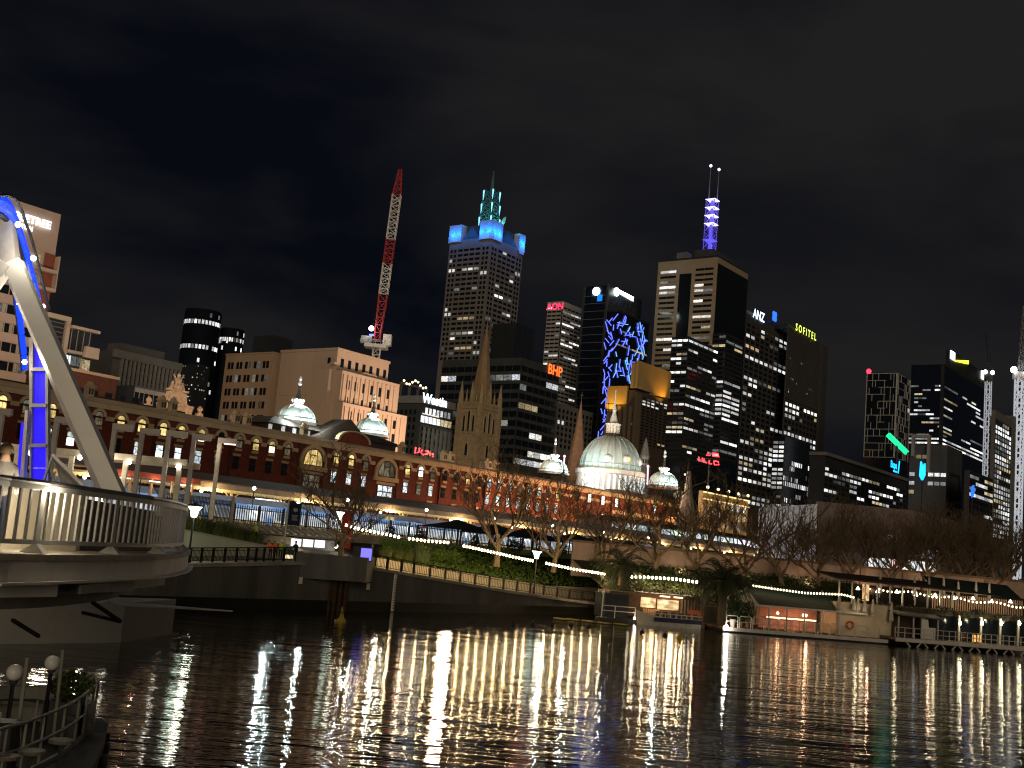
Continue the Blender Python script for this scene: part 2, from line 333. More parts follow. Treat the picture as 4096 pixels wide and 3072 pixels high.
# --- dark glass tower with the blazing roof sign
T=Tower('blazing_sign_tower','dark blue glass tower with blazing white disc and bar roof sign',2433,1140,720,2338,2568,M_glassb)
mb=MB(); z=T.z(1180)
while z>20: mb.box(-.25,0,.8,T.wW-.8,z-.12,z+.12); z-=5.1
mb.build('floor_line',mat('pale_floor_line',(.30,.32,.34),.6),T.root)
T.box('corner_fin',M_slate,-.6,1.0,-.6,1.0,0,T.h+.8); T.box('edge_fin',M_slate,-.6,1,T.wW-1,T.wW+.5,0,T.h+.5)
M_blz=emit('sign_blazing_white',(.86,1,.97),9.0)
o=MB().lathe([(2.6,0),(2.6,.6)],20).build('sign_disc',M_blz,T.root); o.location=(-.3,T.u(2387,1163,'W'),T.z(1166,T.u(2387,1163,'W'),'W')); o.rotation_euler=(0,-math.pi/2,0)
u0=T.u(2462,1172); u1=T.u(2528,1200)
o=MB().lathe([(2.7,0),(2.7,.6)],20).build('sign_disc',M_blz,T.root); o.location=(u0,-.3,T.z(1168,u0)); o.rotation_euler=(math.pi/2,0,0)
MB().slab([(u0,T.z(1160,u0)-1.0),(u1,T.z(1160,u0)-2.3),(u1,T.z(1160,u0)+.3),(u0,T.z(1160,u0)+1.0)],'y',-.6,-.1).build('sign_bar',M_blz,T.root)
piece('screen',emit('sign_azure',(.01,.25,.95),1.0),T.root,(-.3,T.u(2400,1190,'W'),T.z(1192,T.u(2400,1190,'W'),'W')),(.3,3.6,4.2))
point(T.root,(u0+4,-4,T.z(1165,u0)),900,(.75,1,.95),1.0); T.done()
# --- tower wrapped in blue light sticks
T=Tower('light_stick_tower','glass tower wrapped in scattered electric blue light sticks',2471,1248,640,2428,2596,M_glassd)
M_stick=emit('blue_stick_light',(.10,.14,1),2.6); M_stick2=emit('cyan_stick_light',(.15,.45,1),1.6)
def stick(f,u,z,l,a,m):
    du,dz=math.cos(a)*l/2,math.sin(a)*l/2
    mk=(lambda uu,zz:(uu,-.45,zz)) if f=='S' else (lambda uu,zz:(-.45,uu,zz))
    MB().bar(mk(u-du,z-dz),mk(u+du,z+dz),.34).build('light_stick',m,T.root)
for k in range(80):
    u=rnd.uniform(1,T.wS-1); z=rnd.uniform(T.z(1500),T.h-2)
    stick('S',u,z,rnd.uniform(2.6,6.0),rnd.choice((1.45,.95,2.15,1.1,2.0,.15)),rnd.choice((M_stick,M_stick,M_stick2)))
for k in range(46):
    z=T.h-3-k*(T.h-T.z(1730))/46; stick('W',rnd.uniform(.5,T.wW-.5),z,rnd.uniform(3,5),rnd.choice((math.pi/2,.8,2.3,1.2)),M_stick)
T.facade('S',6,12,T.z(1500),T.h-3,fw=.9,fh=.3,p=.10,w=(2,1,4,0),dark=False,rows_lit={5:.6})
T.box('roof_frame',M_dark,-.5,T.wS,-.5,T.wW,T.h,T.h+1.2); T.done()
# --- dark stone block with the amber-lit crown
T=Tower('amber_crown_block','dark stone block with amber lit stepped crown above narrow windows',2543,1560,560,2440,2672,M_brown)
M_amber=emit('amber_wash',(1,.42,.02),.85)
M_ambtint=mat('stone_amber_light_tint',(.62,.42,.16),.7,var=.1,scale=.1)  # amber light on the crown is put into this stone colour
zc=T.z(1442); T.box('crown_slab',M_ambtint,.0,T.wS+.6,-.6,1.2,T.h+1,zc); T.box('crown_slab',M_ambtint,-.6,1.0,1.3,T.wW*.2,T.h+1,zc-1.5)
T.box('crown_wing',M_ambtint,-.8,.6,T.wW*.30,T.wW+1,T.h-7,T.h+2.0)
T.box('crown_corner',M_ambtint,-1.4,.2,T.wW*.72,T.wW+1.2,T.h-9.5,T.h-7.1)
l_=spot(T.root,(T.wS*.82,-6,T.h-4),(T.wS*.7,0,T.h+6),6000,(1,.48,.05),85,.4); l2=spot(T.root,(-7,T.wW*.75,T.h-12),(0,T.wW*.75,T.h-2),5500,(1,.55,.06),95,.4)
mb=MB()
for i in range(5): u=T.wW*(.08+.2*i); mb.box(-.7,0,u,u+T.wW*.11,4,T.h-8)
mb.build('stone_pier',mat('brown_pier',(.20,.15,.10),.8),T.root); 
mb=MB().box(T.wS*.0,T.wS*.16,-.7,0,4,T.h-1).build('stone_pier',mat('brown_pier',(.2,.15,.1)),T.root)
T.facade('S',6,16,T.z(1770),T.h-2,T.wS*.2,T.wS,fw=.6,fh=.5,p=.10,w=(3,4,3,0),rows_lit={0:.6,1:.75,2:.7})
T.facade('W',7,14,T.z(1760),T.h-10,fw=.4,fh=.4,p=.06,w=(3,4,3,0)); T.done()
# --- small block with rounded windows
T=Tower('arched_window_block','old grey stone block with small arched windows between the spires',2232,1612,600,2215,2372,M_mid,cat='building')
T.facade('S',9,7,T.z(1790),T.h-2,fw=.45,fh=.6,p=.03); T.done()

# --- tallest beige tower with violet-lit mast
T=Tower('beige_mast_tower','tallest beige tower with a violet lit twin needle lattice mast',2873,1028,730,2634,2992,M_beige)
W=T.wW; zb=T.z(1620); rows=26
T.box('glass_face',M_glassd,.0,T.wS,-.25,.0,0,T.h-4); T.box('glass_recess',M_glassd,-.2,0,W*.42,W*.62,0,T.z(1085))
T.facade('W',2,rows,zb,T.z(1062),W*.06,W*.36,fw=.97,fh=.45,p=.22,w=(6,2,3,3),rows_lit={2:.5,4:.9,10:.4,15:.9,17:.8,20:.5})
T.facade('W',2,rows,zb,T.z(1062),W*.68,W*.95,fw=.97,fh=.45,p=.18,w=(6,2,3,3),rows_lit={0:.6,3:.7,4:.6,13:.9,15:.8})
T.facade('W',3,rows,zb,T.z(1085),W*.42,W*.62,fw=.9,fh=.5,p=.18,w=(4,1,4,2),rows_lit={3:.8,13:.8,15:1})
T.facade('S',8,rows,zb,T.z(1062),fw=.85,fh=.42,p=.14,w=(5,2,4,2),rows_lit={4:.6,5:.5,8:.5,15:.7},darkm=M_glassb)
T.box('roof_deck',M_dark,1,T.wS-1,1,W-1,T.h,T.h+1.6); T.box('plant_room',M_slate,4,T.wS-3,6,W*.45,T.h+1.6,T.z(985)); T.box('plant_room',M_mid,2,9,W*.55,W*.72,T.h+1.6,T.h+6)
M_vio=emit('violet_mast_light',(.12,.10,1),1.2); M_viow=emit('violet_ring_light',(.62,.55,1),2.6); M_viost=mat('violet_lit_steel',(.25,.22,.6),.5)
mx,my=T.wS*.33,W*.33; zr=T.z(985)-2; zt=T.z(765); r=3.1; mb=MB(); lv=[zr+i*(zt-zr)/7 for i in range(8)]; cs=[(-r,-r),(r,-r),(r,r),(-r,r)]
for a,b in cs: mb.tube([(mx+a,my+b,lv[0]),(mx+a,my+b,lv[-1])],.28,5)
for i in range(7):
    for j in range(4):
        a,b=cs[j],cs[(j+1)%4]; mb.tube([(mx+a[0],my+a[1],lv[i]),(mx+b[0],my+b[1],lv[i+1])],.17,4); mb.tube([(mx+b[0],my+b[1],lv[i]),(mx+a[0],my+a[1],lv[i+1])],.17,4)
ma=mb.build('lattice_mast',M_viost,T.root)
MB().tube([(mx,my,lv[0]),(mx,my,lv[-1])],1.1,6).build('mast_core',M_vio,ma)
for i in (4,5,6,7): MB().box(mx-r-.5,mx+r+.5,my-r-.5,my+r+.3,lv[i]-.22,lv[i]+.22).build('mast_ring',M_viow,ma)
MB().box(mx-r-.5,mx+r+.5,my-r-.5,my+r+.5,lv[2]-.3,lv[2]+.3).build('mast_ring',M_vio,ma)
za,zc=T.z(622),T.z(637)
for dx,dy,z in ((-.5,2.6,za),(1.6,-2.6,zc)):
    MB().tube([(mx+dx,my+dy,lv[-1]),(mx+dx,my+dy,z)],[.35,.16],5).build('needle',mat('needle_steel',(.35,.34,.45),.5),T.root); MB().sphere((mx+dx,my+dy,z),.9,8,6).build('beacon',emit('beacon_violet_white',(.7,.68,1),6),T.root)
point(T.root,(mx-8,my-8,lv[1]),6000,(.3,.25,1),1.0); point(T.root,(mx-8,my-8,lv[5]),6000,(.3,.25,1),1.0); T.done()
# --- dark glass towers in front of it
T=Tower('dark_glass_tower','dark stepped glass tower with scattered lit offices below the beige tower',2755,1345,610,2688,2872,M_glassd)
for f in 'WS': T.facade(f,3 if f=='W' else 6,26,T.z(1830),T.h-1,fw=.86,fh=.5,p=.30,w=(5,2,6,2),grid=M_dark,proud=.15,rows_lit={0:.8,14:.5,15:.5,19:.6,20:.6})
T.done()
T=Tower('corner_glass_tower','narrow dark glass tower with bright stacked corner offices',2905,1330,640,2852,2972,M_glassb)
for f in 'WS': T.facade(f,2,27,T.z(1830),T.h-1,fw=.92,fh=.52,p=.22,w=(5,2,3,2),grid=M_dark,proud=.15,rows_lit={2:.5,10:.8,13:1,14:1,15:1,16:1,18:.7,20:.6})
T.done()
# --- twin brown grid towers with signs
M_bgrid=mat('brown_precast',(.075,.072,.07),.8,var=.1,scale=.05)
T=Tower('grid_bank_tower','dark gridded tower with white letters and a blue flower sign',2986,1250,900,2974,3152,M_bgrid)
T.facade('S',9,34,T.z(2010),T.z(1285),fw=.74,fh=.58,p=.34,w=(6,3,5,2),grid=M_bgrid,rows_lit={0:.2,1:.4,2:.4,4:.3,6:1,11:.35,18:.5,22:.6,24:.35,25:.9,27:.95,28:.8,29:.7})
text('ANZ',10.5,emit('sign_cool_white',(.65,.80,1),2.6),T.root,(T.wS*.26,-.8,T.z(1264,T.wS*.26)),ROT_S,bold=.2)
mb=MB()
for a in range(4): t=math.pi/2*a+math.pi/4; mb.lathe([(2.4,0),(2.4,.5)],10,(math.cos(t)*2.6,math.sin(t)*2.6,0))
o=mb.build('sign_flower',emit('sign_blue',(.02,.12,1),2.2),T.root); o.location=(T.wS*.62,-.8,T.z(1266,T.wS*.62)); o.rotation_euler=(math.pi/2,0,0)
T.box('roof_plant',M_dark,4,T.wS*.7,3,14,T.h,T.h+4); T.done()
T=Tower('grid_hotel_tower','dark ribbed tower with spaced greenish yellow hotel letters on top',3154,1306,930,3150,3282,M_bgrid)
T.facade('S',18,22,T.z(1590),T.z(1345),fw=.45,fh=.7,p=.05,w=(3,5,1,0),grid=M_bgrid,proud=.6,run=2,dark=False)
T.facade('S',9,17,T.z(2000),T.z(1600),fw=.72,fh=.55,p=.42,w=(5,3,5,2),grid=M_bgrid,rows_lit={0:.8,1:.5,5:.7,8:.6,10:.95,11:.8})
text('S O F I T E L',8.6,emit('sign_lime_yellow',(.75,.9,.10),2.0),T.root,(T.wS*.50,-.9,T.z(1330,T.wS*.5)),ROT_S,bold=.12)
T.box('roof_plant',M_dark,6,T.wS-6,4,16,T.h,T.h+4)
T.box('lift_shaft',M_bgrid,T.wS+3,T.wS+16,-1,14,0,T.z(1378,T.wS+3)); T.facade('S',1,18,T.z(1780),T.z(1590),T.wS+6,T.wS+13,fw=.9,fh=.5,p=.6,w=(4,3,1,2),dark=False); T.done()

# --- right-hand group
T=Tower('fin_office_block','dark office block with lit vertical fins and a stack of lit landings',3140,1745,560,3094,3242,M_glassd)
T.facade('W',2,16,T.z(2050),T.h-2,fw=.8,fh=.55,p=.9,w=(5,1,2,2)); T.facade('S',14,12,T.z(2030),T.h-3,fw=.35,fh=.8,p=.18,w=(4,1,5,1),dark=False,rows_lit={3:.7,7:.9}); T.done()
T=Tower('health_office_block','wide low dark office block with glowing blue script sign',3300,1822,470,3240,3625,M_dark)
T.box('roof_slab',M_mid,-1,T.wS+1,-1.2,T.wW,T.h,T.h+1.4)
T.facade('S',22,8,T.z(2035),T.z(1862),fw=.86,fh=.55,p=.28,w=(5,3,5,2),grid=M_dark,proud=.2,rows_lit={0:.6,2:.6,4:.4,6:.6},run=3)
M_bup=emit('sign_sky_blue',(.01,.38,1),3.0)
u_=T.u(3570,1866); text('Bupa',4.6,M_bup,T.root,(u_-1.2,-.6,T.z(1866,u_)+.6),ROT_S,bold=.1); piece('sign_underline',M_bup,T.root,(u_+1,-.6,T.z(1866,u_)-2.2),(5,.2,.7)); MB().slab([(u_+5,T.z(1866,u_)-2.6),(u_+6.1,T.z(1866,u_)-2.6),(u_+7.4,T.z(1866,u_)+3.4),(u_+6.4,T.z(1866,u_)+3.4)],'y',-.7,-.5).build('sign_pulse',M_bup,T.root); T.done()
T=Tower('white_frame_tower','black tower caged in an irregular thin white frame with red beacon',3589,1493,660,3468,3642,M_glassd)
M_wfr=mat('white_frame_line',(.55,.54,.52),.6)
for f in 'WS':
    W=T.wW if f=='W' else T.wS; zb=T.z(1830); mb=MB(); mk=(lambda a,b,c,e:mb.box(-.3,0,a,b,c,e)) if f=='W' else (lambda a,b,c,e:mb.box(a,b,-.3,0,c,e))
    zz=[zb+i*(T.h-zb)/12 for i in range(13)]
    for i in range(13): mk(0 if rnd.random()<.7 else W*.35,W if rnd.random()<.7 else W*.6,zz[i]-.15,zz[i]+.15)
    for i in range(12):
        for c in sorted(rnd.sample(range(1,10),4)): u=W*c/10; mk(u-.13,u+.13,zz[i]+.16,zz[i+1]-.16)
    for u in (.2,W-.2): mb.box(*((-.34,0,u-.2,u+.2) if f=='W' else (u-.2,u+.2,-.34,0)),zb,T.h)
    mb.build('white_frame',M_wfr,T.root); T.facade(f,7,12,zb,T.h,fw=.85,fh=.55,p=.07,w=(3,3,4,0),dark=False)
u_=T.wW-1; MB().sphere((0,u_,T.h+1.5),1.5,8,6).build('beacon',emit('beacon_red',(1,.02,.05),5),T.root); T.done()
T=Tower('dark_box_tower','dark box office tower with broken rows of lit floors',3775,1457,700,3646,3940,M_glassb)
for f in 'WS': T.facade(f,8 if f=='W' else 9,15,T.z(1780),T.z(1535),fw=.92,fh=.40,p=.28,w=(5,3,5,2),rows_lit={0:.5,1:.4,13:.9,5:.5,14:.9},run=3,dark=False)
T.box('corner_notch',M_dark,-.5,1.5,-.5,1.5,0,T.h); T.done()
T=Tower('strip_light_tower','dark tower behind with white and yellow light strips along its roof',3800,1398,780,3784,3952,M_dark)
M_sw=emit('strip_white',(.9,.97,1),4); M_sy=emit('strip_yellow',(.8,.9,.04),3)
MB().box(.2,10,-.8,-.2,T.h-6,T.h-.5).build('light_strip',M_sw,T.root); MB().slab([(11,T.h-6.2),(T.wS*.44,T.h-2),(T.wS*.44,T.h+.6),(13,T.h-5)],'y',-.8,-.2).build('light_strip',M_sy,T.root)
MB().box(T.wS*.80,T.wS*.86,-.8,-.2,T.h-6,T.h).build('light_strip',M_sw,T.root); MB().slab([(T.wS*.87,T.h-6),(T.wS*.98,T.h-5),(T.wS*.98,T.h-2.5)],'y',-.8,-.2).build('light_strip',M_sy,T.root); T.done()
T=Tower('apartment_grid_tower','apartment tower with every window lit beside the floodlit crane mast',3982,1640,520,3966,4046,M_mid,cat='apartment tower')
T.facade('S',7,24,T.z(2150),T.h-4,fw=.70,fh=.66,p=.9,w=(9,1,5,5),grid=M_slate,proud=.15,rows_lit={0:.5,1:.5},run=6)
T.box('scaffold',mat('scaffold_wrap',(.20,.22,.20),.8,var=.4,scale=.4),T.wS+.5,T.wS+7,-.5,10,0,T.h+2); T.done()
T=Tower('stepped_office_block','low stepped office block with one amber lit floor',3880,1880,420,3858,3972,M_dark)
T.facade('S',8,7,T.z(2060),T.h-1,fw=.9,fh=.5,p=.2,w=(4,4,4,1),rows_lit={0:.5,2:.5,3:1},run=4); T.done()
T=Tower('maze_panel_block','plain dark block with raised maze like panels on its wall',3790,1780,440,3640,3850,M_slate)
mb=MB()
for a,b,c,e in ((2,10,.80,.82),(9,10,.7,.8),(2,10,.58,.6),(2,3,.5,.58),(4,11,.46,.48),(10,11,.38,.46),(3,11,.34,.36)): mb.box(T.wS*a/12,T.wS*b/12,-.4,0,T.h*c,T.h*e)
mb.build('wall_panel',mat('maze_panel',(.03,.03,.03)),T.root)
W=T.wW; fr=MB(); za,zb_=T.z(1830),T.z(1755); uu=W*.5
fr.box(-2,-.2,uu-1.0,uu,za-6,zb_); fr.box(-2,-.2,uu+5,uu+6,za,zb_); fr.box(-2.05,-.15,uu-1.05,uu+6.05,zb_,zb_+1.2); fr.build('white_loop_frame',mat('loop_grey',(.30,.30,.29)),T.root)
T.facade('W',6,5,T.z(1990),T.h-3,fw=.8,fh=.4,p=.25,w=(4,3,3,1),dark=False); T.done()
# blue sign pylons in front
b_=P(3690,1885,430); o=thing('blue_pylon_sign','small glowing blue sign on a post in front of the maze panelled block','sign',(b_[0],b_[1],4),GROT)
MB().box(-.15,.15,-.15,.15,0,b_[2]-4).build('post',M_black,o); MB().slab([(-3,-2),(0,-3.4),(3,-1),(2.4,3.2),(.6,1),(-2.2,3.4)],'y',-.3,.3).build('sign_panel',M_bup,o,off=(0,0,-(b_[2]-4)))
b_=P(3890,1965,400); o=thing('blue_drop_sign','small glowing blue diamond sign by the stepped office block','sign',(b_[0],b_[1],4),GROT)
MB().box(-.15,.15,-.15,.15,0,b_[2]-4).build('post',M_black,o); MB().slab([(-1.3,-1),(0,-2.2),(1.5,-.6),(.9,2.2),(-.6,1.4)],'y',-.3,.3).build('sign_panel',emit('sign_deep_blue',(.01,.10,1),2.5),o,off=(0,0,-(b_[2]-4)))

# --- lattice cranes
def lattice(mb, a, b, w, n, r, w2=None):
    a,b=Vector(a),Vector(b); d=(b-a).normalized(); up=Vector((0,0,1)) if abs(d.z)<.9 else Vector((0,1,0)); x=d.cross(up).normalized(); y=x.cross(d).normalized(); w2=w2 or w
    def c(i,j): k=i/n; ww=(w+(w2-w)*k)/2; sx,sy=((-1,-1),(1,-1),(1,1),(-1,1))[j]; return a+(b-a)*k+x*sx*ww+y*sy*ww
    for j in range(4): mb.tube([c(0,j),c(n,j)],r,4)
    for i in range(n):
        for j in range(4):
            mb.tube([c(i,j),c(i+1,(j+1)%4)] if i%2 else [c(i,(j+1)%4),c(i+1,j)],r*.6,3,False); mb.tube([c(i,j),c(i,(j+1)%4)],r*.6,3,False)
M_cred=mat('crane_red',(.42,.05,.05),.6); M_cwhite=mat('crane_white',(.72,.70,.66),.6)
base=P(1500,1420,335)
cr=thing('luffing_crane','red and white luffing tower crane on the apricot apartment roof','crane',base)
def lp(p): return tuple(np.array(p)-base)
pts=[(1506,1362),(1523,1175),(1554,1054),(1571,956),(1597,779),(1600,677)]
pa,pb2=Vector(lp(P(1508,1362,335))),Vector(lp(P(1601,677,327))); p3=[pa.lerp(pb2,(1362-y)/685) for x,y in pts]
for i in range(5):
    mb=MB(); w=(2.3,2.4,2.4,2.4,2.3)[i]; w2=2.4 if i<4 else .8
    if i==0: w=1.5
    lattice(mb,p3[i],p3[i+1],w,(6,6,5,8,5)[i],.15,w2); mb.build('jib_section',(M_cred,M_cwhite)[i%2],cr)
MB().box(-3.2,3.4,-2.6,2.6,2.0,3.0).build('machinery_deck',M_cwhite,cr)
MB().box(-4.4,-1.2,-1.8,1.8,3.0,5.2).build('counterweight',mat('crane_grey',(.35,.33,.31)),cr); MB().box(2.0,4.4,-1.6,1.2,3.02,6.2).build('operator_cab',M_cwhite,cr)
mb=MB(); lattice(mb,(-.8,0,3.0),(-1.2,1.5,15.5),1.6,8,.14,.5); mb.build('apex_frame',M_black,cr)
mb=MB(); lattice(mb,(.3,0,-8),(.3,0,2.0),2.0,5,.14); mb.build('tower_section',M_cwhite,cr)
mb=MB()
for k in range(6): mb.tube([(-4.4+k*1.5,-2.7,3.0),(-4.4+k*1.5,-2.7,4.1)],.06,4)
mb.tube([(-4.4,-2.7,4.1),(3.2,-2.7,4.1)],.06,4); mb.tube([(-4.4,-2.7,3.6),(3.2,-2.7,3.6)],.06,4); mb.build('guard_rail',M_steel,cr)
MB().tube([(-1.2,1.5,15.5),tuple(p3[3])],.06,4).build('luffing_cable',M_black,cr)
MB().sphere((-1.6,-2.2,7.4),.75,10,8).build('work_light',emit('work_light_white',(.95,.98,1),12),cr); piece('cab_screen',emit('cab_screen_blue',(.2,.25,1),1.6),cr,(-1.3,-2.5,5.4),(1.4,.2,.5))
point(cr,(-1.6,-3.4,7.0),500,(.9,.95,1),.4); spot(cr,(0,-30,-12),(2,2,30),30000,(1,.78,.6),60,1.0)
b_=P(4066,2110,560); ztop=P(4072,1512,560)[2]; zj=P(4072,1222,560)[2]
cr=thing('floodlit_crane','floodlit white tower crane mast with tall upright jib beside lit apartments','crane',(b_[0],b_[1],4))
mb=MB(); lattice(mb,(0,0,0),(0,0,ztop-4),3.4,26,.42); mb.build('mast',emit('mast_glow_for_floodlight',(.9,.93,1),.45),cr)  # lattice glows by itself in place of floodlight falling on it
mb=MB(); lattice(mb,(0,0,ztop),(1.2,0,zj-4),1.8,14,.14,1.0); mb.build('jib',mat('jib_grey',(.30,.30,.30)),cr)
MB().box(-3,3.6,-2,2,ztop-4.5,ztop-1).build('slewing_deck',M_cwhite,cr)
for x in (-4.2,2.6): MB().sphere((x,-2.4,ztop-.5),1.6,8,6).build('flood_lamp',emit('flood_white',(.95,.98,1),8),cr)
b_=P(3945,1840,640); ztop=P(3945,1525,640)[2]
cr=thing('slim_floodlit_crane','slim floodlit crane mast in front of the strip lit tower','crane',(b_[0],b_[1],4))
mb=MB(); lattice(mb,(0,0,0),(0,0,ztop-4),2.6,26,.26); mb.build('mast',emit('mast_glow_for_floodlight_dim',(.9,.93,1),.35),cr)  # this mast glows too, standing for weaker floodlight
for x in (-2.5,1.6): MB().sphere((x,-1.5,ztop-4+P(3945,1490,640)[2]-ztop),1.2,8,6).build('flood_lamp',emit('flood_white',(.95,.98,1),8),cr)
MB().box(-2,2,-1.5,1.5,ztop-4,ztop+2).build('slewing_deck',M_dsteel,cr); MB().tube([(0,0,ztop+2),(-2.5,0,ztop+24),(2.5,0,ztop+2)],.25,4).build('apex_frame',M_dsteel,cr)
b_=P(3590,1780,560); cr=thing('green_lit_crane_jib','crane jib outlined in green light slanting before the white framed tower','crane',(b_[0],b_[1],4))
a=P(3552,1738,560)-np.array([b_[0],b_[1],4]); c=P(3628,1812,560)-np.array([b_[0],b_[1],4]); mb=MB(); lattice(mb,a,c,1.6,14,.28); mb.build('jib',emit('green_jib_light',(.02,1,.35),1.3),cr)
MB().tube([(0,0,0),(a+c)/2],.5,5).build('mast',M_dsteel,cr)

# --- distant round towers and mid-left blocks
def round_tower(name,label,px,py,d,wpx,rows):
    c=P(px,py,d); r=wpx/2*d/F; o=thing(name,label,'office tower',(c[0],c[1]+r,4)); h=c[2]-4
    MB().lathe([(r,0),(r,h-2),(r*.97,h)],24).build('wall',mat('round_tower_glass',(.008,.012,.020),.75,spec=.1),o,smooth=False)
    for y,pl in rows:
        zz=P(px,y,d)[2]-4
        for k in range(16):
            a=math.pi+ (k+.5)*math.pi/16
            if rnd.random()<pl: piece('window',rnd.choice((M_win_w,M_win_w,M_win_b,M_win_d)),o,(math.cos(a)*(r+.1),math.sin(a)*(r+.1),zz),(.3,r*math.pi/16*.62,3.2),a)
    return o
round_tower('round_glass_tower','taller round dark glass tower with two lit rings of windows',797,1232,900,148,[(1285,.75),(1385,.75),(1255,.2),(1440,.1),(1500,.12),(1530,.15),(1560,.12),(1590,.1)])
round_tower('small_round_glass_tower','shorter round dark glass tower with one lit ring of windows',920,1310,930,98,[(1357,.85),(1365,.4),(1392,.2),(1330,.12),(1440,.1),(1480,.1)])
T=Tower('speckled_dark_tower','dark tower with speckled small lights behind the round towers',790,1455,700,722,840,M_dark); T.facade('W',8,12,T.z(1640),T.h,fw=.4,fh=.3,p=.22,w=(3,2,5,0),dark=False,run=1); T.facade('S',6,12,T.z(1640),T.h,fw=.4,fh=.3,p=.22,w=(3,2,5,0),dark=False,run=1); T.done()
T=Tower('fin_civic_block','grey concrete block with tall pale vertical fins',456,1399,320,365,722,M_mid,cat='building')
mb=MB(); zb=T.z(1530)
M_fin=mat('pale_fin',(.40,.39,.36),.8)
for k in range(15):
    u=T.wS*(.12+.86*k/14); MB().box(u-.28,u+.28,-.9,0,zb-4,T.z(1428)).build('fin',M_fin,T.root)
T.facade('S',14,4,zb-4,T.z(1428),T.wS*.12,T.wS*.98,fw=.9,fh=.92,p=.0)
T.box('fascia',M_paleconc,-.5,T.wS,-1.0,-.02,T.z(1428),T.h+.2); T.box('penthouse',M_mid,5,T.wS-3,4,T.wW,T.h,T.z(1355)); T.done()
T=Tower('balcony_apartments','cream framed apartment block with louvred bay and one lit room',188,1251,232,150,278,M_dark,cat='building',wW=10)
z0=T.z(1500)
for nm,a in (('frame',(-.3,.0,-.8,.0,z0-4,T.h)),('frame',(T.wS-.9,T.wS,-.8,0,z0-4,T.h-.95)),('frame',(-.32,T.wS,-.82,.0,T.h-.9,T.h+.1))): T.box(nm,M_cream,*a)
for k in range(12): T.box('louvre',mat('louvre_grey',(.25,.24,.22)),.1,T.wS-1,-.5,-.3,T.h-1.6-k*.95,T.h-1.45-k*.95)
W2=T.wS+6.2; zt=T.h-1.6; T.box('wing',M_dark,T.wS,W2-.4,.2,9,0,zt)
T.box('roof_slab',M_cream,T.wS+.02,W2+.4,-1.6,-.1,zt-.5,zt+.1); T.box('floor_slab',M_cream,T.wS+.02,W2-.6,-1.2,-.1,zt-5.6,zt-5.0); T.box('balcony_front',M_cream,T.wS+3.4,W2+.4,-2.2,-1.3,zt-6.0,zt-3.7)
T.box('floor_slab',M_cream,T.wS+.02,W2-.6,-1.2,-.1,zt-9.6,zt-8.6)
for k in range(4): T.box('mullion',M_steel,T.wS+.4+k*1.45,T.wS+.5+k*1.45,-.9,-.8,zt-5,zt-.5)
for k in range(3): T.pane('S',T.wS+1.0+k*1.3,zt-7.0,1.1,1.9,(M_win_w,M_win_d,M_win_d)[k])
T.pane('S',T.wS+5,zt-7.4,2.2,2.3,M_win_y); T.done()

# --- hotel behind the footbridge
SE=P(246,859,232); zb=4; hh=SE[2]-zb; W=30.0
ho=thing('sign_hotel','tall pinkish hotel with glowing white roof letters and strip windows','hotel',(SE[0]-E2[0]*W,SE[1]-E2[1]*W,zb),GROT)
M_hot=mat('pinkish_render',(.58,.43,.34),.8,var=.08,scale=.2); M_hotb=mat('red_brown_brick',(.30,.10,.06),.85)
MB().box(0,W-.1,0,18,0,hh).build('wall',M_hot,ho); MB().box(W-2.4,W+.02,-.05,17,0,hh-8.6).build('brick_strip',M_hotb,ho)
fl=3.75; nfl=int((hh-8)/fl)
for k in range(nfl):
    z=hh-8.6-(k+1)*fl
    if k<2:
        MB().box(W*.35,W+.3,-1.5,-.02,z-.35,z+.35).build('balcony_slab',M_hot,ho); MB().box(W+.02,W+.3,-1.5,-.02,z+.36,z+fl-.36).build('balcony_fin',M_hot,ho)
        for j in range(14): piece('baluster',M_dsteel,ho,(W*.36+j*.98,-1.42,z+.85),(.06,.06,1.0))
        piece('window',M_win_y if k==0 else M_win_d,ho,(W-5.6,-.1,z+1.7),(4.6,.15,2.3)); piece('window',M_win_d,ho,(W-11.5,-.1,z+1.7),(5,.15,2.3)); piece('mullion',M_dsteel,ho,(W-6.2,-.2,z+1.7),(.15,.1,2.3))
    else:
        MB().box(0,W-2.5,-.35,-.02,z-.9,z+.9).build('spandrel',M_hot,ho)
        for j in range(12):
            u=W-3.6-j*2.05; piece('window',rnd.choice((M_win_d,M_glassd,M_glassd,M_glassd)),ho,(u,-.08,z+1.85),(1.75,.12,1.8))
            if rnd.random()<.6: piece('curtain',mat('net_curtain',(.5,.42,.33)),ho,(u+.4,-.16,z+1.85),(.7,.06,1.75))
M_sgn=emit('sign_white',(.85,.93,1),3.2)
text('DOUBLETREE',2.15,M_sgn,ho,(W-2.2,-.5,hh-3.1),ROT_S,align='RIGHT',bold=.06); text('BY HILTON',1.2,M_sgn,ho,(W-6.0,-.5,hh-4.9),ROT_S,align='RIGHT',bold=.05)
point(ho,(W*.6,-32,hh*.55),11000,(1,.74,.55),1.5)

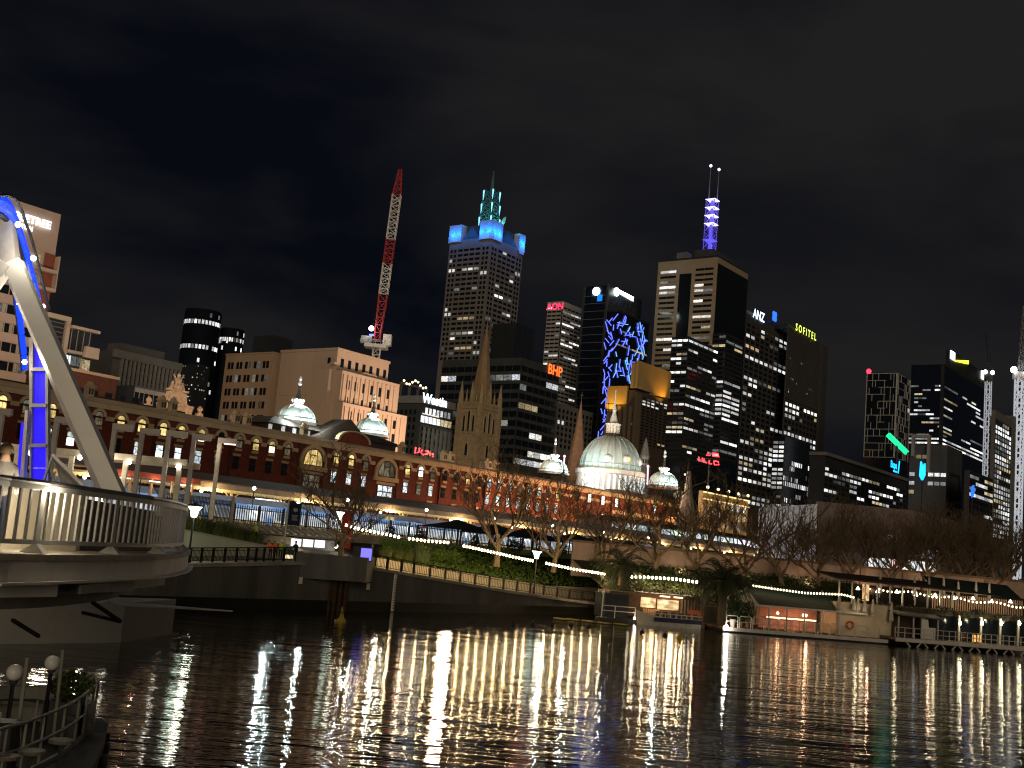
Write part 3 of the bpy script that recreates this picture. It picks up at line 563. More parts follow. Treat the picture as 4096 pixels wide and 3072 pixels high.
# --- brick warehouse row and ornate pediment behind the station
T=Tower('dark_brick_warehouse','low dark brick warehouse behind the station roof',258,1478,222,200,470,M_brickd,cat='building',wW=14); T.box('coping',M_render2,-.3,T.wS+.3,-.3,.3,T.h,T.h+.6)
for k in range(5): T.pane('S',4+k*3.2,T.h-4,1.5,2.2,M_glassd)
T.done()
T=Tower('glazed_roof_pavilion','low glass walled rooftop pavilion in front of the finned block',540,1540,262,480,690,M_slate,cat='building',wW=12); T.facade('S',8,1,T.h-6,T.h-1,fw=.9,fh=.8,p=0,grid=M_paleconc,proud=.2); T.done()
c0=P(525,1618,226); pb=thing('pediment_building','floodlit ornate baroque pediment building with scrolls and crowning figures','building',(c0[0],c0[1],4),GROT)
C_=(c0[0],c0[1],P(560,1640,226)[2]); Wp=solve((c0[0],c0[1],c0[2]),E2,835); zb=c0[2]-4-3.0
MB().box(0,Wp,0,12,0,zb).build('wall',M_render,pb)
M_orn=mat('ornate_stucco',(.66,.46,.30),.85,var=.35,scale=1.6,bump=.6)
def ped(u,w,h,nm): return MB().slab([(u-w/2,zb),(u+w/2,zb),(u+w*.42,zb+h*.25),(u+w*.12,zb+h*.72),(u+w*.10,zb+h),(u-w*.10,zb+h),(u-w*.12,zb+h*.72),(u-w*.42,zb+h*.25)],'y',-.7,0).build(nm,M_orn,pb)
ped(Wp*.19,7.5,3.6,'side_pediment'); ped(Wp*.85,7.5,3.6,'side_pediment')
u=Wp*.52
MB().slab([(u-5.2,zb),(u+5.2,zb),(u+5.0,zb+2.2),(u+3.9,zb+2.7),(u+4.3,zb+4.3),(u+2.6,zb+5.0),(u+2.2,zb+7.0),(u+1.4,zb+7.2),(u-1.4,zb+7.2),(u-2.2,zb+7.0),(u-2.6,zb+5.0),(u-4.3,zb+4.3),(u-3.9,zb+2.7),(u-5.0,zb+2.2)],'y',-.9,0).build('centre_gable',M_orn,pb)
MB().box(u-5.3,u+5.3,-1.2,-.92,zb+2.2,zb+2.6).box(u-4.2,u+4.2,-1.15,-.92,zb+4.3,zb+4.7).box(u-2.5,u+2.5,-1.2,-.1,zb+7.2,zb+7.6).build('cornice',M_orn,pb)
mb=MB().lathe([(.9,0),(1.1,.6),(.6,1.2),(.75,1.9),(.35,2.6),(.4,3.0),(.1,3.4)],8,(u,-.5,zb+7.6)); mb.tube([(u-.4,-.5,zb+9.2),(u-1.3,-.5,zb+10.6)],.16,5); mb.tube([(u+.4,-.5,zb+9.2),(u+1.1,-.5,zb+10.8)],.16,5); mb.tube([(u-1.3,-.4,zb+7.7),(u-1.2,-.4,zb+9.2)],[.5,.2],6); mb.tube([(u+1.3,-.4,zb+7.7),(u+1.2,-.4,zb+9.2)],[.5,.2],6); mb.build('crowning_figures',M_orn,pb)
for uu in (Wp*.19,Wp*.85): MB().lathe([(.5,0),(.35,.3),(.6,.8),(.5,1.2),(.1,1.6)],8,(uu,-.4,zb+3.6)).build('urn',M_orn,pb)
for uu in (0.8,Wp-.8): MB().box(uu-.9,uu+.9,-.9,.3,zb,zb+2.0).build('pier',M_orn,pb)
point(pb,(u-7,-9,zb-.5),900,(1,.66,.42),.4); point(pb,(u+7,-9,zb-.5),900,(1,.66,.42),.4)  # unseen lamps added before the gables to brighten the stucco

# --- tan office block and apricot art-deco apartments
T=Tower('tan_office_block','plain tan office block with paired dark windows beside the apricot apartments',1095,1413,305,905,1124,M_render2,cat='building',wS=10)
W=T.wW
for r in range(9):
    z=T.h-3.0-r*3.65
    for c in range(5):
        for k in (0,1):
            u=W*(.07+.185*(4-c))+k*1.35+.5; T.pane('W',u,z,.95,1.9,M_win_d if (r==1 and c==4 and k==0) or rnd.random()<.12 else M_glassd)
T.box('coping',M_render2,-.2,10.2,-.2,W+.2,T.h,T.h+.4); T.box('dark_penthouse',M_dark,2,9,3,11,T.h+.4,T.h+5.5); T.done()
T=Tower('art_deco_apartments','floodlit apricot art deco apartment block with stepped upper floors',1352,1401,292,1126,1556,M_render,cat='apartment building')
W=T.wW; A=T.wS; h=T.h; h1=T.z(1482); h2=T.z(1592)
# lower tiers project forward towards the station
T.box('lower_tier',M_render,-.2,A+2.2,-2.6,-.01,0,h1); T.box('base_tier',M_render,-.8,A+4.2,-4.6,-2.61,0,h2-1.2)
T.box('parapet',M_render,-.25,A+.25,-.25,W+.2,h,h+.7); T.box('chamfer_bay',M_render,-1.6,-.02,.6,5.2,0,h1+.2)
fl=3.55
for k in range(7): u=A*(.10+.138*k); T.pane('S',u,h-3.0,1.05,2.2,M_glassd)
for k in range(7): u=A*(.10+.138*k); T.pane('S',u,h-6.2,1.0,1.6,M_glassd)
for k in range(6):
    u=2.2+k*(A-1.5)/6
    for r in range(2): T.pane('S',u,h1-3.4-r*fl*1.1,1.1,2.4-.7*r,M_glassd,off=2.7)
for k in range(6):
    u=2.0+k*(A+.8)/6
    for r in range(5): T.pane('S',u,h2-4.2-r*fl,1.1,2.2,M_glassd,off=4.7)
for k in range(13): u=.4+k*(A+1.4)/13; T.box('pilaster',M_render,u-.22,u+.22,-2.9,-2.62,h2-1.0,h1-1.0)
for k in range(13): u=.0+k*(A+3.6)/13; T.box('pilaster',M_render,u-.2,u+.2,-4.9,-4.62,4,h2-2.2)
T.box('balcony',M_render,A*.45,A*.72,-1.3,-.26,h-5.0,h-4.2); T.box('balcony',M_render,-1.2,-.26,-.5,1.2,h-3.8,h-3.2)
for r in range(8):
    T.pane('W',W*.13,h-2.6-r*fl,1.0 ,1.5,M_glassd); 
    if r>2: T.pane('W',W*.30,h-2.6-r*fl,1.0,1.7,M_glassd if rnd.random()<.9 else M_win_d)
T.box('panel_line',M_render2,-.12,0,W*.45,W*.95,h-11.6,h-11.4); T.box('rain_pipe',M_render2,-.15,0,W*.70,W*.71,0,h-11.6)
point(T.root,(A*.85,-30,h*.55),30000,(1,.68,.47),1.5); point(T.root,(A*.25,-30,h*.42),16000,(1,.68,.47),1.5); point(T.root,(-36,W*.5,h*.5),900,(1,.60,.36),1.5); T.done()  # unseen lamps added in mid-air to brighten the apartment walls

# --- hotel with white script sign, rooftop bar block
T=Tower('script_sign_hotel','blue grey hotel with white roof sign and bright glazed upper floors',1691,1583,455,1572,1814,M_slate,cat='hotel')
zc=T.z(1612); T.box('roof_fascia',mat('grey_fascia',(.30,.30,.31),.7),-.8,T.wS+.5,-.9,T.wW,zc,T.h)
text('Westin',5.2,emit('sign_white',(.85,.93,1),3.2),T.root,(T.wS*.33,-1.2,T.z(1603,T.wS*.33)),ROT_S,bold=.12)
T.facade('S',7,1,T.z(1655),zc-1.0,2,T.wS-1,fw=.6,fh=.72,p=1,w=(1,0,0,3)); T.facade('S',8,1,T.z(1690),T.z(1658),0,T.wS,fw=.78,fh=.8,p=1,w=(1,2,0,3))
T.facade('S',7,7,T.z(1880),T.z(1700),0,T.wS,fw=.9,fh=.66,p=.08,w=(1,1,6,0),grid=mat('hotel_band',(.16,.19,.20)),proud=.9,darkm=M_glassb)
T.facade('W',5,8,T.z(1880),zc-2,2,T.wW-2,fw=.45,fh=.6,p=.10,w=(2,1,5,0),darkm=M_glassd); T.box('light_band',M_win_b,.5,T.wS*.55,-.5,-.2,T.z(1655),T.z(1651))
for k in range(7): T.box('pale_panel',mat('pale_panel',(.36,.38,.38)),T.wS*(.06+.135*k),T.wS*(.06+.135*k)+1.5,-1.0,-.92,T.z(1860),T.z(1705))
T.done()
T=Tower('rooftop_bar_block','dark block with an arched rooftop bar frame and warm string lights',1600,1590,500,1588,1700,M_dark,cat='building',wW=14)
zt=T.z(1537); mb=MB()
for k in range(4): u=T.wS*k/3; mb.box(u-.5,u+.5,-.4,.4,T.h,zt)
mb.box(-.6,T.wS+.6,-.5,.5,zt,zt+1.0); mb.box(-.6,T.wS+.6,-.45,.45,T.h-.3,T.h+.6); mb.build('pergola_frame',M_mid,T.root)
for k in range(9): MB().sphere((T.wS*(.05+.11*k),-.6,zt+1.8-1.2*math.sin(k*1.1)),.5,6,5).build('bulb',emit('warm_bulb',(1,.80,.42),4),T.root)
T.done()
# ------------------------------------------------------------------ railway station
rnd = random.Random(21)
M_brick=mat('station_brick',(.115,.026,.014),.85,var=.35,scale=1.3,bump=.2); M_cream2=mat('station_cream',(.40,.31,.18),.8,var=.14,scale=.5); M_para=mat('station_parapet',(.36,.27,.17),.85,var=.2,scale=.6)
M_roofd=mat('dark_roof',(.06,.045,.035),.8,var=.3,scale=.6); M_copper=mat('pale_copper',(.52,.60,.56),.55,var=.16,scale=.7,streak=True); M_wfr2=mat('window_frame_dark',(.03,.014,.012),.6); M_ringw=mat('dome_ring_white',(.78,.80,.78),.5)
st=sthing('railway_station','long red brick railway station with cream bands, arched windows and lit domes','railway station',0,0,0)
sE=SP(2738,2005,0)[0]
def sl(p): return ((p[0]-P0[0])*E2[0]+(p[1]-P0[1])*E2[1], (p[0]-P0[0])*N2[0]+(p[1]-P0[1])*N2[1], p[2])   # world -> station local
MB().box(-60,150,0,16,4,21.5).build('wall',M_brick,st)
MB().box(150.02,sE,-.6,20,4,21.9).build('wall',M_brick,st)
MB().box(-60,150,-.38,-.01,21.5,22.35).build('cornice',M_cream2,st); MB().box(-60,150,-.55,1.2,22.36,22.62).build('cornice_lip',M_para,st); MB().box(-60,150,-.18,.5,22.63,23.1).build('parapet',M_para,st)
MB().box(150,sE+.6,-1.1,-.61,21.6,22.6).build('cornice',M_cream2,st); MB().box(150.02,sE+1,-1.9,2,22.62,23.6).build('cornice_lip',M_roofd,st)
MB().box(150.03,sE+.2,-.75,-.62,17.2,18.2).build('string_course',M_cream2,st)
# --- windows
def arch(w,h,n=8): return [(-w/2,0),(w/2,0)]+[(w/2*math.cos(math.pi*i/n),h-w/2+w/2*math.sin(math.pi*i/n)) for i in range(n+1)]
MW={'y':lit('station_window_warm',(1,.66,.20),(1,.76,.30),.5,1.5,1.2),'b':emit('station_window_bright',(1,.86,.58),2.2),'w':lit('station_window_white',(.9,.95,.9),(.75,.9,1),.5,1.8,2.0),'d':lit('station_window_dim',(.75,.6,.34),(.6,.55,.4),.10,.28,1.5),'k':M_glassd,'c':emit('station_window_blazing',(.88,1,.98),3.0)}
fr_m=MB().slab(arch(1.62,2.35),'y',-.10,.0).mesh('window_frame',M_wfr2)
sur=MB(); n=10
for i in range(n):
    a0,a1=math.pi*i/n,math.pi*(i+1)/n; q=[(1.28*math.cos(a0),1.28*math.sin(a0)),(1.28*math.cos(a1),1.28*math.sin(a1)),(.83*math.cos(a1),.83*math.sin(a1)),(.83*math.cos(a0),.83*math.sin(a0))]
    sur.slab([(u,z+1.5) for u,z in q],'y',-.3,-.02)
sur_m=sur.mesh('arch_surround',M_cream2)
fan={}; sash={}
for k,m in MW.items():
    fan[k]=MB().slab([(-.66,0),(.66,0)]+[(.66*math.cos(math.pi*i/8),.66*math.sin(math.pi*i/8)) for i in range(1,8)],'y',-.16,-.11).mesh('fanlight',m)
    sash[k]=MB().box(-.64,-.05,-.16,-.11,0,1.12).box(.05,.64,-.16,-.11,0,1.12).mesh('sash',m)
def inst(name,me,parent,loc):
    o=bpy.data.objects.new(name,me); col.objects.link(o); o.parent=parent; o.location=loc; return o
sill_m=MB().box(-.72,.72,-.25,-.02,-.55,-.12).mesh('sill',M_cream2)
up=[(12,'y'),(110,'d'),(210,'y'),(303,'y'),(397,'d'),(485,'y'),(568,'y'),(654,'y'),(727,'y'),(807,'b'),(884,'k'),(958,'d'),(1024,'y'),(1088,'b'),(1150,'d'),(1345,'y'),(1405,'y'),(1463,'d'),(1630,'y'),(1683,'c'),(1730,'d'),(1780,'k'),(1826,'k'),(1872,'y'),(1915,'k'),(1956,'w'),(1997,'w'),(2038,'w'),(2078,'d'),(2119,'w'),(2156,'w'),(2192,'d'),(2229,'y')]
su=[]
for px,k in up:
    s_=SP(px,1584+.175*px,0)[0]; su.append(s_); z=18.75
    w=inst('window',fr_m,st,(s_,0,z)); inst('fanlight',fan[k if k!='b' else 'y'],w,(0,0,1.5)); inst('sash',sash[k],w,(0,0,.08))
    inst('arch_surround',sur_m,st,(s_,0,z)); inst('sill',sill_m,st,(s_,0,z))
# string course runs between the windows
edge=[-60]+[x for s_ in su for x in (s_-1.28,s_+1.28)]+[150]; big=[SP(1253,1830,0)[0],SP(1545,1885,0)[0]]
for a,b in zip(edge[::2],edge[1::2]):
    for B in big:
        if a<B<b:
            MB().box(a,B-3.6,-.14,-.01,19.7,20.4).build('string_course',M_cream2,st); a=B+3.6
    if b-a>.3: MB().box(a,b,-.14,-.01,19.7,20.4).build('string_course',M_cream2,st)
# big half-round windows with three lights and the tall windows below them
bigf=MB().slab([(-2.7,0),(2.7,0)]+[(2.7*math.cos(math.pi*i/12),.9+2.4*math.sin(math.pi*i/12)) for i in range(13)],'y',-.12,0).mesh('window_frame',M_wfr2)
bs=MB(); n=14
for i in range(n):
    a0,a1=math.pi*i/n,math.pi*(i+1)/n; bs.slab([(3.5*math.cos(a0),.9+3.1*math.sin(a0)),(3.5*math.cos(a1),.9+3.1*math.sin(a1)),(2.75*math.cos(a1),.9+2.45*math.sin(a1)),(2.75*math.cos(a0),.9+2.45*math.sin(a0))],'y',-.35,-.02)
bs.box(-3.5,-2.75,-.35,-.02,-.02,.88).box(2.75,3.5,-.35,-.02,-.02,.88).box(-3.7,3.7,-.45,-.02,-.9,-.04); bs_m=bs.mesh('arch_surround',M_cream2)
for B,k in zip(big,'yd'):
    w=inst('large_window',bigf,st,(B,0,17.6)); inst('arch_surround',bs_m,st,(B,0,17.6)); m=MW['y' if k=='y' else 'd']
    MB().slab([(-2.4,.15),(-1.0,.15),(-1.0,2.95),(-1.7,2.45),(-2.2,1.6)],'y',-.18,-.13).build('pane',m,w); MB().slab([(1.0,.15),(2.4,.15),(2.2,1.6),(1.7,2.45),(1.0,2.95)],'y',-.18,-.13).build('pane',m,w); MB().box(-.75,.75,-.18,-.13,.15,1.9).build('pane',m,w); MB().box(-.75,.75,-.18,-.13,2.1,3.05).build('pane',m,w)
    w=MB().box(-2.3,2.3,-.1,0,0,3.9).build('tall_window',M_wfr2,st); w.location=(B,0,12.0)
    for i in range(3):
        x=-1.5+i*1.5; MB().box(x-.6,x+.6,-.16,-.11,.15,2.4).build('pane',MW['d' if k=='y' else 'w'],w); MB().box(x-.6,x+.6,-.16,-.11,2.65,3.75).build('pane',MW['d' if k=='y' else 'w'],w)
    MB().box(B-2.8,B+2.8,-.3,-.02,16.0,16.5).build('lintel',M_cream2,st)
# rectangular lower windows
lf=MB().box(-.75,.75,-.08,0,0,2.3).mesh('window_frame',M_wfr2); lt={k:MB().box(-.62,.62,-.14,-.09,1.45,2.2).mesh('sash',m) for k,m in MW.items()}; lb={k:MB().box(-.62,.62,-.14,-.09,.1,1.3).mesh('sash',m) for k,m in MW.items()}
ll=MB().box(-.85,.85,-.2,-.02,2.38,2.78).mesh('lintel',M_cream2)
lowk='kkwcwkwcwwdkkkkwwwwdwkkkkwcwwcwwwwc'
for i,s_ in enumerate(su):
    k=lowk[i%len(lowk)]; w=inst('window',lf,st,(s_-.25,0,14.9)); inst('sash',lt['w' if k=='c' else k],w,(0,0,0)); inst('sash',lb[k],w,(0,0,0)); inst('lintel',ll,st,(s_-.25,0,14.9))
    if i>=20 and i%2==0:
        w=inst('window',lf,st,(s_-.25,0,11.2)); inst('sash',lb['c' if i%4==0 else 'k'],w,(0,0,0)); inst('lintel',ll,st,(s_-.25,0,11.2))
for px in (2300,2345,2400,2455,2510,2560,2610,2655,2700):
    s_=SP(px,2040,0)[0]
    for z,k in ((19.0,rnd.choice('kkwc')),(14.4,rnd.choice('cwkk'))):
        w=inst('window',lf,st,(s_,-.6,z)); inst('sash',lt[k],w,(0,0,0)); inst('sash',lb[k],w,(0,0,0))
# down pipes and plinth bands
for px in (618,924,1194,1297,1590,1760,1940,2100): s_=SP(px,1600+.175*px,0)[0]; MB().box(s_-.16,s_+.16,-.35,-.02,5,21.49).build('down_pipe',mat('pipe_dark_red',(.05,.012,.008)),st)
MB().box(-60,150,-.3,-.02,10.6,11.0).box(-60,150,-.45,-.02,9.4,9.9).build('plinth_band',M_para,st)
# parapet turrets
tm=MB().box(-.6,.6,-.3,.8,0,1.5).box(-.75,.75,-.45,.95,1.5,1.7).lathe([(.62,0),(.6,.25),(.4,.55),(.05,.75)],10,(0,.25,1.7)).mesh('parapet_turret',M_cream2)
tp=MB().box(-.42,-.08,-.34,-.3,.3,1.25).box(.08,.42,-.34,-.3,.3,1.25).mesh('turret_panel',M_roofd)
for px in (355,646,690,943,988,1216,1608,1776,1806,1955,1981): s_=SP(px,1540+.175*px,0)[0]; o=inst('parapet_turret',tm,st,(s_,0,23.1)); inst('turret_panel',tp,o,(0,0,0))
MB().slab([(-60,23),(14,23),(14,24.2),(-60,24.2)],'y',7,9).build('roof_ridge',M_roofd,st)
# roofs round the western domes, gables
MB().box(31,66,3,15,21.6,24.6).build('mansard_wall',M_roofd,st)
MB().add([(29,2,24.6),(68,2,24.6),(68,16,24.6),(29,16,24.6),(34,6,26.4),(63,6,26.4),(63,12,26.4),(34,12,26.4)],[(3,2,1,0),(4,5,6,7),(0,1,5,4),(1,2,6,5),(2,3,7,6),(3,0,4,7)]).build('roof',M_roofd,st)
g0=SP(1355,1700,-2)[0]; MB().slab([(g0-7,23.3),(g0+10,23.3),(g0+3.0,28.0),(g0+2.2,28.0)],'y',1.5,6).build('roof_gable',M_roofd,st)
g1=SP(1410,1775,0)[0]; MB().slab([(g1-5,23.1),(g1+5,23.1)]+[(g1+4.2*math.cos(math.pi*i/10),23.5+1.9*math.sin(math.pi*i/10)) for i in range(11)],'y',-.5,.3).build('curved_gable',M_brick,st)
mb=MB()
for i in range(10):
    a0,a1=math.pi*i/10,math.pi*(i+1)/10; f=lambda r,a:(g1+r*math.cos(a),23.5+r*.46*math.sin(a)); mb.slab([f(4.7,a0),f(4.7,a1),f(4.2,a1),f(4.2,a0)],'y',-.7,.4)
mb.build('gable_coping',M_cream2,st)
for px in (1107,1160,1205,1245,1262): s_,z_=SP(px,1715,-1.0); MB().box(s_-.35,s_+.35,2.7,2.98,23.3,24.4).build('dormer_window',M_win_w,st)
# --- domes
def dome(px,yb,d,wpx,yt,yf,ribs,cap=True,watts=2400,big_=False):
    c=P(px,yb,d); cl=sl(c); r=wpx/2*d/F; h=(P(px,yt,d)[2]-c[2]); hf=P(px,yf,d)[2]-c[2]
    dm=MB(); n=32; prof=[(r*math.cos(a)**.9 if a<1.5 else .1,h*math.sin(a)) for a in [i*math.pi/2/10*.86 for i in range(11)]]; k=h/prof[-1][1]; prof=[(a,b*k) for a,b in prof]
    o=dm.lathe(prof,n,cl).build('dome',M_copper,st,smooth=True); rt=prof[-1][0]
    rb=MB()
    for j in range(ribs):
        a=2*math.pi*(j+.5)/ribs; rb.tube([(cl[0]+(q[0]+.04)*math.cos(a),cl[1]+(q[0]+.04)*math.sin(a),cl[2]+q[1]) for q in prof],r*.022,4)
    rb.build('dome_rib',M_copper,o)
    # base ring, railing
    MB().lathe([(r*1.12,-r*.16),(r*1.12,0),(r*1.0,.02)],n,cl).build('dome_base',M_roofd if not big_ else M_cream2,st)
    rl=MB(); 
    for j in range(32): a=2*math.pi*j/32; rl.tube([(cl[0]+r*1.1*math.cos(a),cl[1]+r*1.1*math.sin(a),cl[2]),(cl[0]+r*1.1*math.cos(a),cl[1]+r*1.1*math.sin(a),cl[2]+r*.16)],.04,3)
    rl.tube([(cl[0]+r*1.1*math.cos(2*math.pi*j/32),cl[1]+r*1.1*math.sin(2*math.pi*j/32),cl[2]+r*.16) for j in range(33)],.05,4); rl.build('dome_railing',M_dsteel,st)
    if cap:
        z=cl[2]+h; MB().lathe([(rt*1.02,-.05),(rt*1.12,.12*r),(rt*1.0,.2*r)],16,(cl[0],cl[1],z)).build('dome_ring',M_ringw,st)
        kn=MB()
        for j in range(8): a=2*math.pi*(j+.5)/8; kn.sphere((cl[0]+rt*1.1*math.cos(a),cl[1]+rt*1.1*math.sin(a),z+.24*r),.10*r,6,5)
        kn.build('ring_knob',M_ringw,st)
        MB().lathe([(rt*.98,.2*r),(rt*.55,.42*r),(rt*.2,.78*r),(.08*r,1.0*r)],8,(cl[0],cl[1],z)).build('dome_cap',M_roofd,st)
        MB().lathe([(.05*r,.98*r),(.11*r,1.1*r),(.04*r,1.25*r),(.09*r,1.35*r),(.03*r,1.5*r),(.02*r,hf-h)],8,(cl[0],cl[1],z)).build('finial',M_ringw,st)
    for a in (-2.5,-1.57,-.64):
        f=sl(c); px_,py_=cl[0]+r*1.9*math.cos(a),cl[1]+r*1.9*math.sin(a)
        point(st,(px_,py_,cl[2]-r*.05),watts*(r/3.9)**2,(.82,1,.98),.3)
    if cap: point(st,(cl[0]-rt*.9,cl[1]-rt*1.5,cl[2]+h+.05*r),watts*.3*(r/3.9)**2,(.85,1,1),.15)
    return cl,r,h,rt
dome(1183,1688,228,157,1620,1558,16); dome(1483,1737,262,133,1672,1626,16); dome(2213,1889,317,114,1836,1800,16,watts=3200); dome(2652,1944,310,117,1888,1845,16,watts=2600)
cl,r,h,rt=dome(2440,1882,330,244,1745,1600,24,cap=False,watts=300,big_=True)
# lantern, spire and flag of the great dome, its drum
z=cl[2]+h; MB().lathe([(rt*1.25,-.3),(rt*1.3,.5),(rt*1.2,.7)],16,(cl[0],cl[1],z)).build('lantern_base',M_roofd,st)
ln=MB().lathe([(rt*.7,.7),(rt*.7,3.2)],12,(cl[0],cl[1],z)).build('lantern',emit('lantern_glow',(1,.74,.42),.9),st)
lm=MB()
for j in range(12): a=2*math.pi*j/12; lm.box(cl[0]+rt*.76*math.cos(a)-.22,cl[0]+rt*.76*math.cos(a)+.22,cl[1]+rt*.76*math.sin(a)-.22,cl[1]+rt*.76*math.sin(a)+.22,z+.7,z+3.2)
lm.build('lantern_pier',M_ringw,st)
MB().lathe([(rt*1.0,3.2),(rt*1.05,3.6),(rt*.6,4.0),(rt*.42,5.4),(rt*.22,7.0),(rt*.28,7.5),(rt*.13,9.4),(.2,10.4),(.13,P(2453,1560,330)[2]-z)],10,(cl[0],cl[1],z)).build('spire',M_ringw,st)
MB().lathe([(r*1.1,-8.5),(r*1.1,-1.6),(r*1.16,-1.4),(r*1.16,-.3)],32,cl).build('drum',mat('drum_stone',(.58,.48,.42),.8,var=.2,scale=.6),st)
dl=MB(); 
for j in range(20): a=math.pi+math.pi*(j+.5)/20; dl.box(cl[0]+r*1.12*math.cos(a)-.3,cl[0]+r*1.12*math.cos(a)+.3,cl[1]+r*1.12*math.sin(a)-.3,cl[1]+r*1.12*math.sin(a)+.3,cl[2]-7,cl[2]-1.7)
dl.build('drum_pilaster',M_ringw,st)
a=-2.05; q=(cl[0]+r*.98*math.cos(a),cl[1]+r*.98*math.sin(a),cl[2]+h*.30); w=MB().sphere(q,1.15,12,8).build('round_window_hood',mat('hood_white',(.6,.58,.6)),st); MB().sphere((q[0]+.62*math.cos(a),q[1]+.62*math.sin(a),q[2]),.72,10,8).build('round_window',emit('round_window_amber',(1,.55,.2),1.6),st)
for aa in (-2.7,-1.35): MB().sphere((cl[0]+r*.95*math.cos(aa),cl[1]+r*.95*math.sin(aa),cl[2]+h*.28),1.1,10,8).build('round_window_hood',M_ringw,st)
for aa,wt,cc in ((-2.6,1500,(1,.82,.86)),(-1.6,1500,(.95,.9,1)),(-.7,1200,(.9,.95,1))): point(st,(cl[0]+r*1.75*math.cos(aa),cl[1]+r*1.75*math.sin(aa),cl[2]-4),wt*.14,cc,.4)
# ball finials on the corner pavilion, ledges made to glow for the orange light on them
s1=SP(2672,1990,0)[0]
MB().box(s1,sE+.3,-1.3,-1.12,22.62,23.3).build('glowing_ledge',emit('ledge_orange',(1,.30,.05),3),st); MB().box(s1,sE,-1.2,-.78,18.4,18.7).build('glowing_ledge',emit('ledge_gold',(1,.55,.2),3),st)
for s_ in (s1+6,sE-2): MB().lathe([(.6,0),(.5,.4),(1.3,1.2),(1.4,2.2),(.6,3.0),(.1,3.3)],10,(s_,0,23.6)).build('ball_finial',M_cream2,st)
# floodlights on the canopy side wash the brick, strongest at the eastern end
for s_,wt,c_ in ((38,100,(1,.58,.32)),(62,900,(1,.56,.30)),(80,2200,(1,.54,.28)),(97,8500,(1,.47,.24)),(115,13000,(1,.45,.22)),(133,13000,(1,.47,.20)),(152,10000,(1,.50,.18)),(172,10000,(1,.48,.15)),(189,6200,(1,.45,.13))):
    point(st,(s_,-9,12.4),wt,c_,.5)
# ------------------------------------------------------------------ cathedral and spires
T=Tower('cathedral_tower','sandstone gothic cathedral tower with tall octagonal spire and pinnacles','cathedral') if False else Tower('cathedral','sandstone gothic cathedral tower with tall octagonal spire and pinnacles',1923,1618,440,1842,1997,M_stone,cat='cathedral')
A,W,h=T.wS,T.wW,T.h
def gothic(f,u,z0,z1,w):                           # lancet: pale pointed surround with a dark slot
    def pts(w,zt): return [(u-w/2,z0),(u+w/2,z0),(u+w/2,zt-w),(u+w*.3,zt-w*.4),(u,zt),(u-w*.3,zt-w*.4),(u-w/2,zt-w)]
    ax='y' if f=='S' else 'x'
    MB().slab(pts(w*1.7,z1+w*.5),ax,-.30,-.02).build('lancet_surround',mat('pale_sandstone',(.46,.38,.25),.85),T.root); MB().slab(pts(w,z1),ax,-.36,-.31).build('lancet',M_black,T.root)
zb0,zb1=T.z(1724),T.z(1652); zl0,zl1=T.z(1822),T.z(1772)
for f,Wd in (('S',A),('W',W)):
    for k,(u,hh) in enumerate(((.27,-.8),(.5,1.0),(.73,-.8))): gothic(f,Wd*u,zb0,zb1+hh,.85)
    gothic(f,Wd*.5,zl0,zl1,1.2)
    for z,pr in ((T.z(1730),.35),(T.z(1666),.18),(h-1.2,.45),(T.z(1835),.4)): T.box('string_course',M_stone,*((-.4,A+.4,-pr,-.01) if f=='S' else (-pr,-.01,.02,W)),z-.3,z+.3)
    for k in range(11): u=Wd*(k+.5)/11; T.box('battlement',M_stone,*((u-.28,u+.28,-.35,.25) if f=='S' else (-.35,.25,u-.28,u+.28)),h,h+1.3)
for x,y in ((0,0),(A,0),(0,W),(A,W)):
    T.box('buttress',M_stone,x-.9,x+.9,y-.9,y+.9,0,h+.4); MB().lathe([(1.0,.4),(1.0,3.6),(.1,9.5)],8,(x,y,h)).build('pinnacle',M_stone,T.root)
apex=P(1946,1278,443)[2]-4; cx,cy=A/2,W/2; r=min(A,W)*.46
MB().lathe([(r,0),(r*.62,(apex-h)*.40),(r*.03,apex-h)],8,(cx,cy,h),math.pi/8).build('spire',mat('spire_stone',(.30,.21,.12),.85,var=.2,scale=.4),T.root)
for a,b in ((cx,0.4),(0.4,cy),(A*.25,.4),(A*.75,.4),(.4,W*.25),(.4,W*.75)):
    big=a==cx or b==cy; MB().lathe([(.75 if big else .45,0),(.75 if big else .45,4.5 if big else 2.6),(.05,10 if big else 6.5)],6,(a+.5,b+.5,h)).build('pinnacle',M_stone,T.root)
    if big: MB().lathe([(1.3,0),(1.3,3.2),(.2,6.5)],4,(a+.8 if a<1 else a,b+.9 if b<1 else b,h),math.pi/4).build('lucarne',M_stone,T.root)
T.box('porch',M_stone,1,A-1,-2.5,-.5,0,T.z(1842)); MB().box(A*.2,A+30,3,W+20,0,T.z(1850)).build('nave',mat('nave_stone',(.12,.09,.06)),T.root)
point(T.root,(-22,W*.5,h*.45),1500,(1,.78,.45),1.0); point(T.root,(A*.5,-24,h*.45),900,(1,.70,.38),1.0); point(T.root,(-10,-12,h+8),500,(1,.66,.34),1.0); T.done()
def spire(name,label,px,py,d,wpx,yb,m,w):
    c=P(px,py,d); z0=P(px,yb,d)[2]; r=wpx/2*d/F; o=thing(name,label,'spire',(c[0],c[1],4)); MB().lathe([(r*1.05,0),(r*1.05,z0-4),(r*1.12,z0-3.6),(r,z0-3.2),(.08,c[2]-4)],8).build('spire_cone',m,o)
    MB().tube([(0,0,c[2]-4.5),(0,0,c[2]-1.2)],.1,4).tube([(-.6,0,c[2]-2.2),(.6,0,c[2]-2.2)],.1,4).build('cross',M_stone,o)
    if w: point(o,(-r*3,-r*6,z0+3),w,(1,.62,.40),.5)
    return o
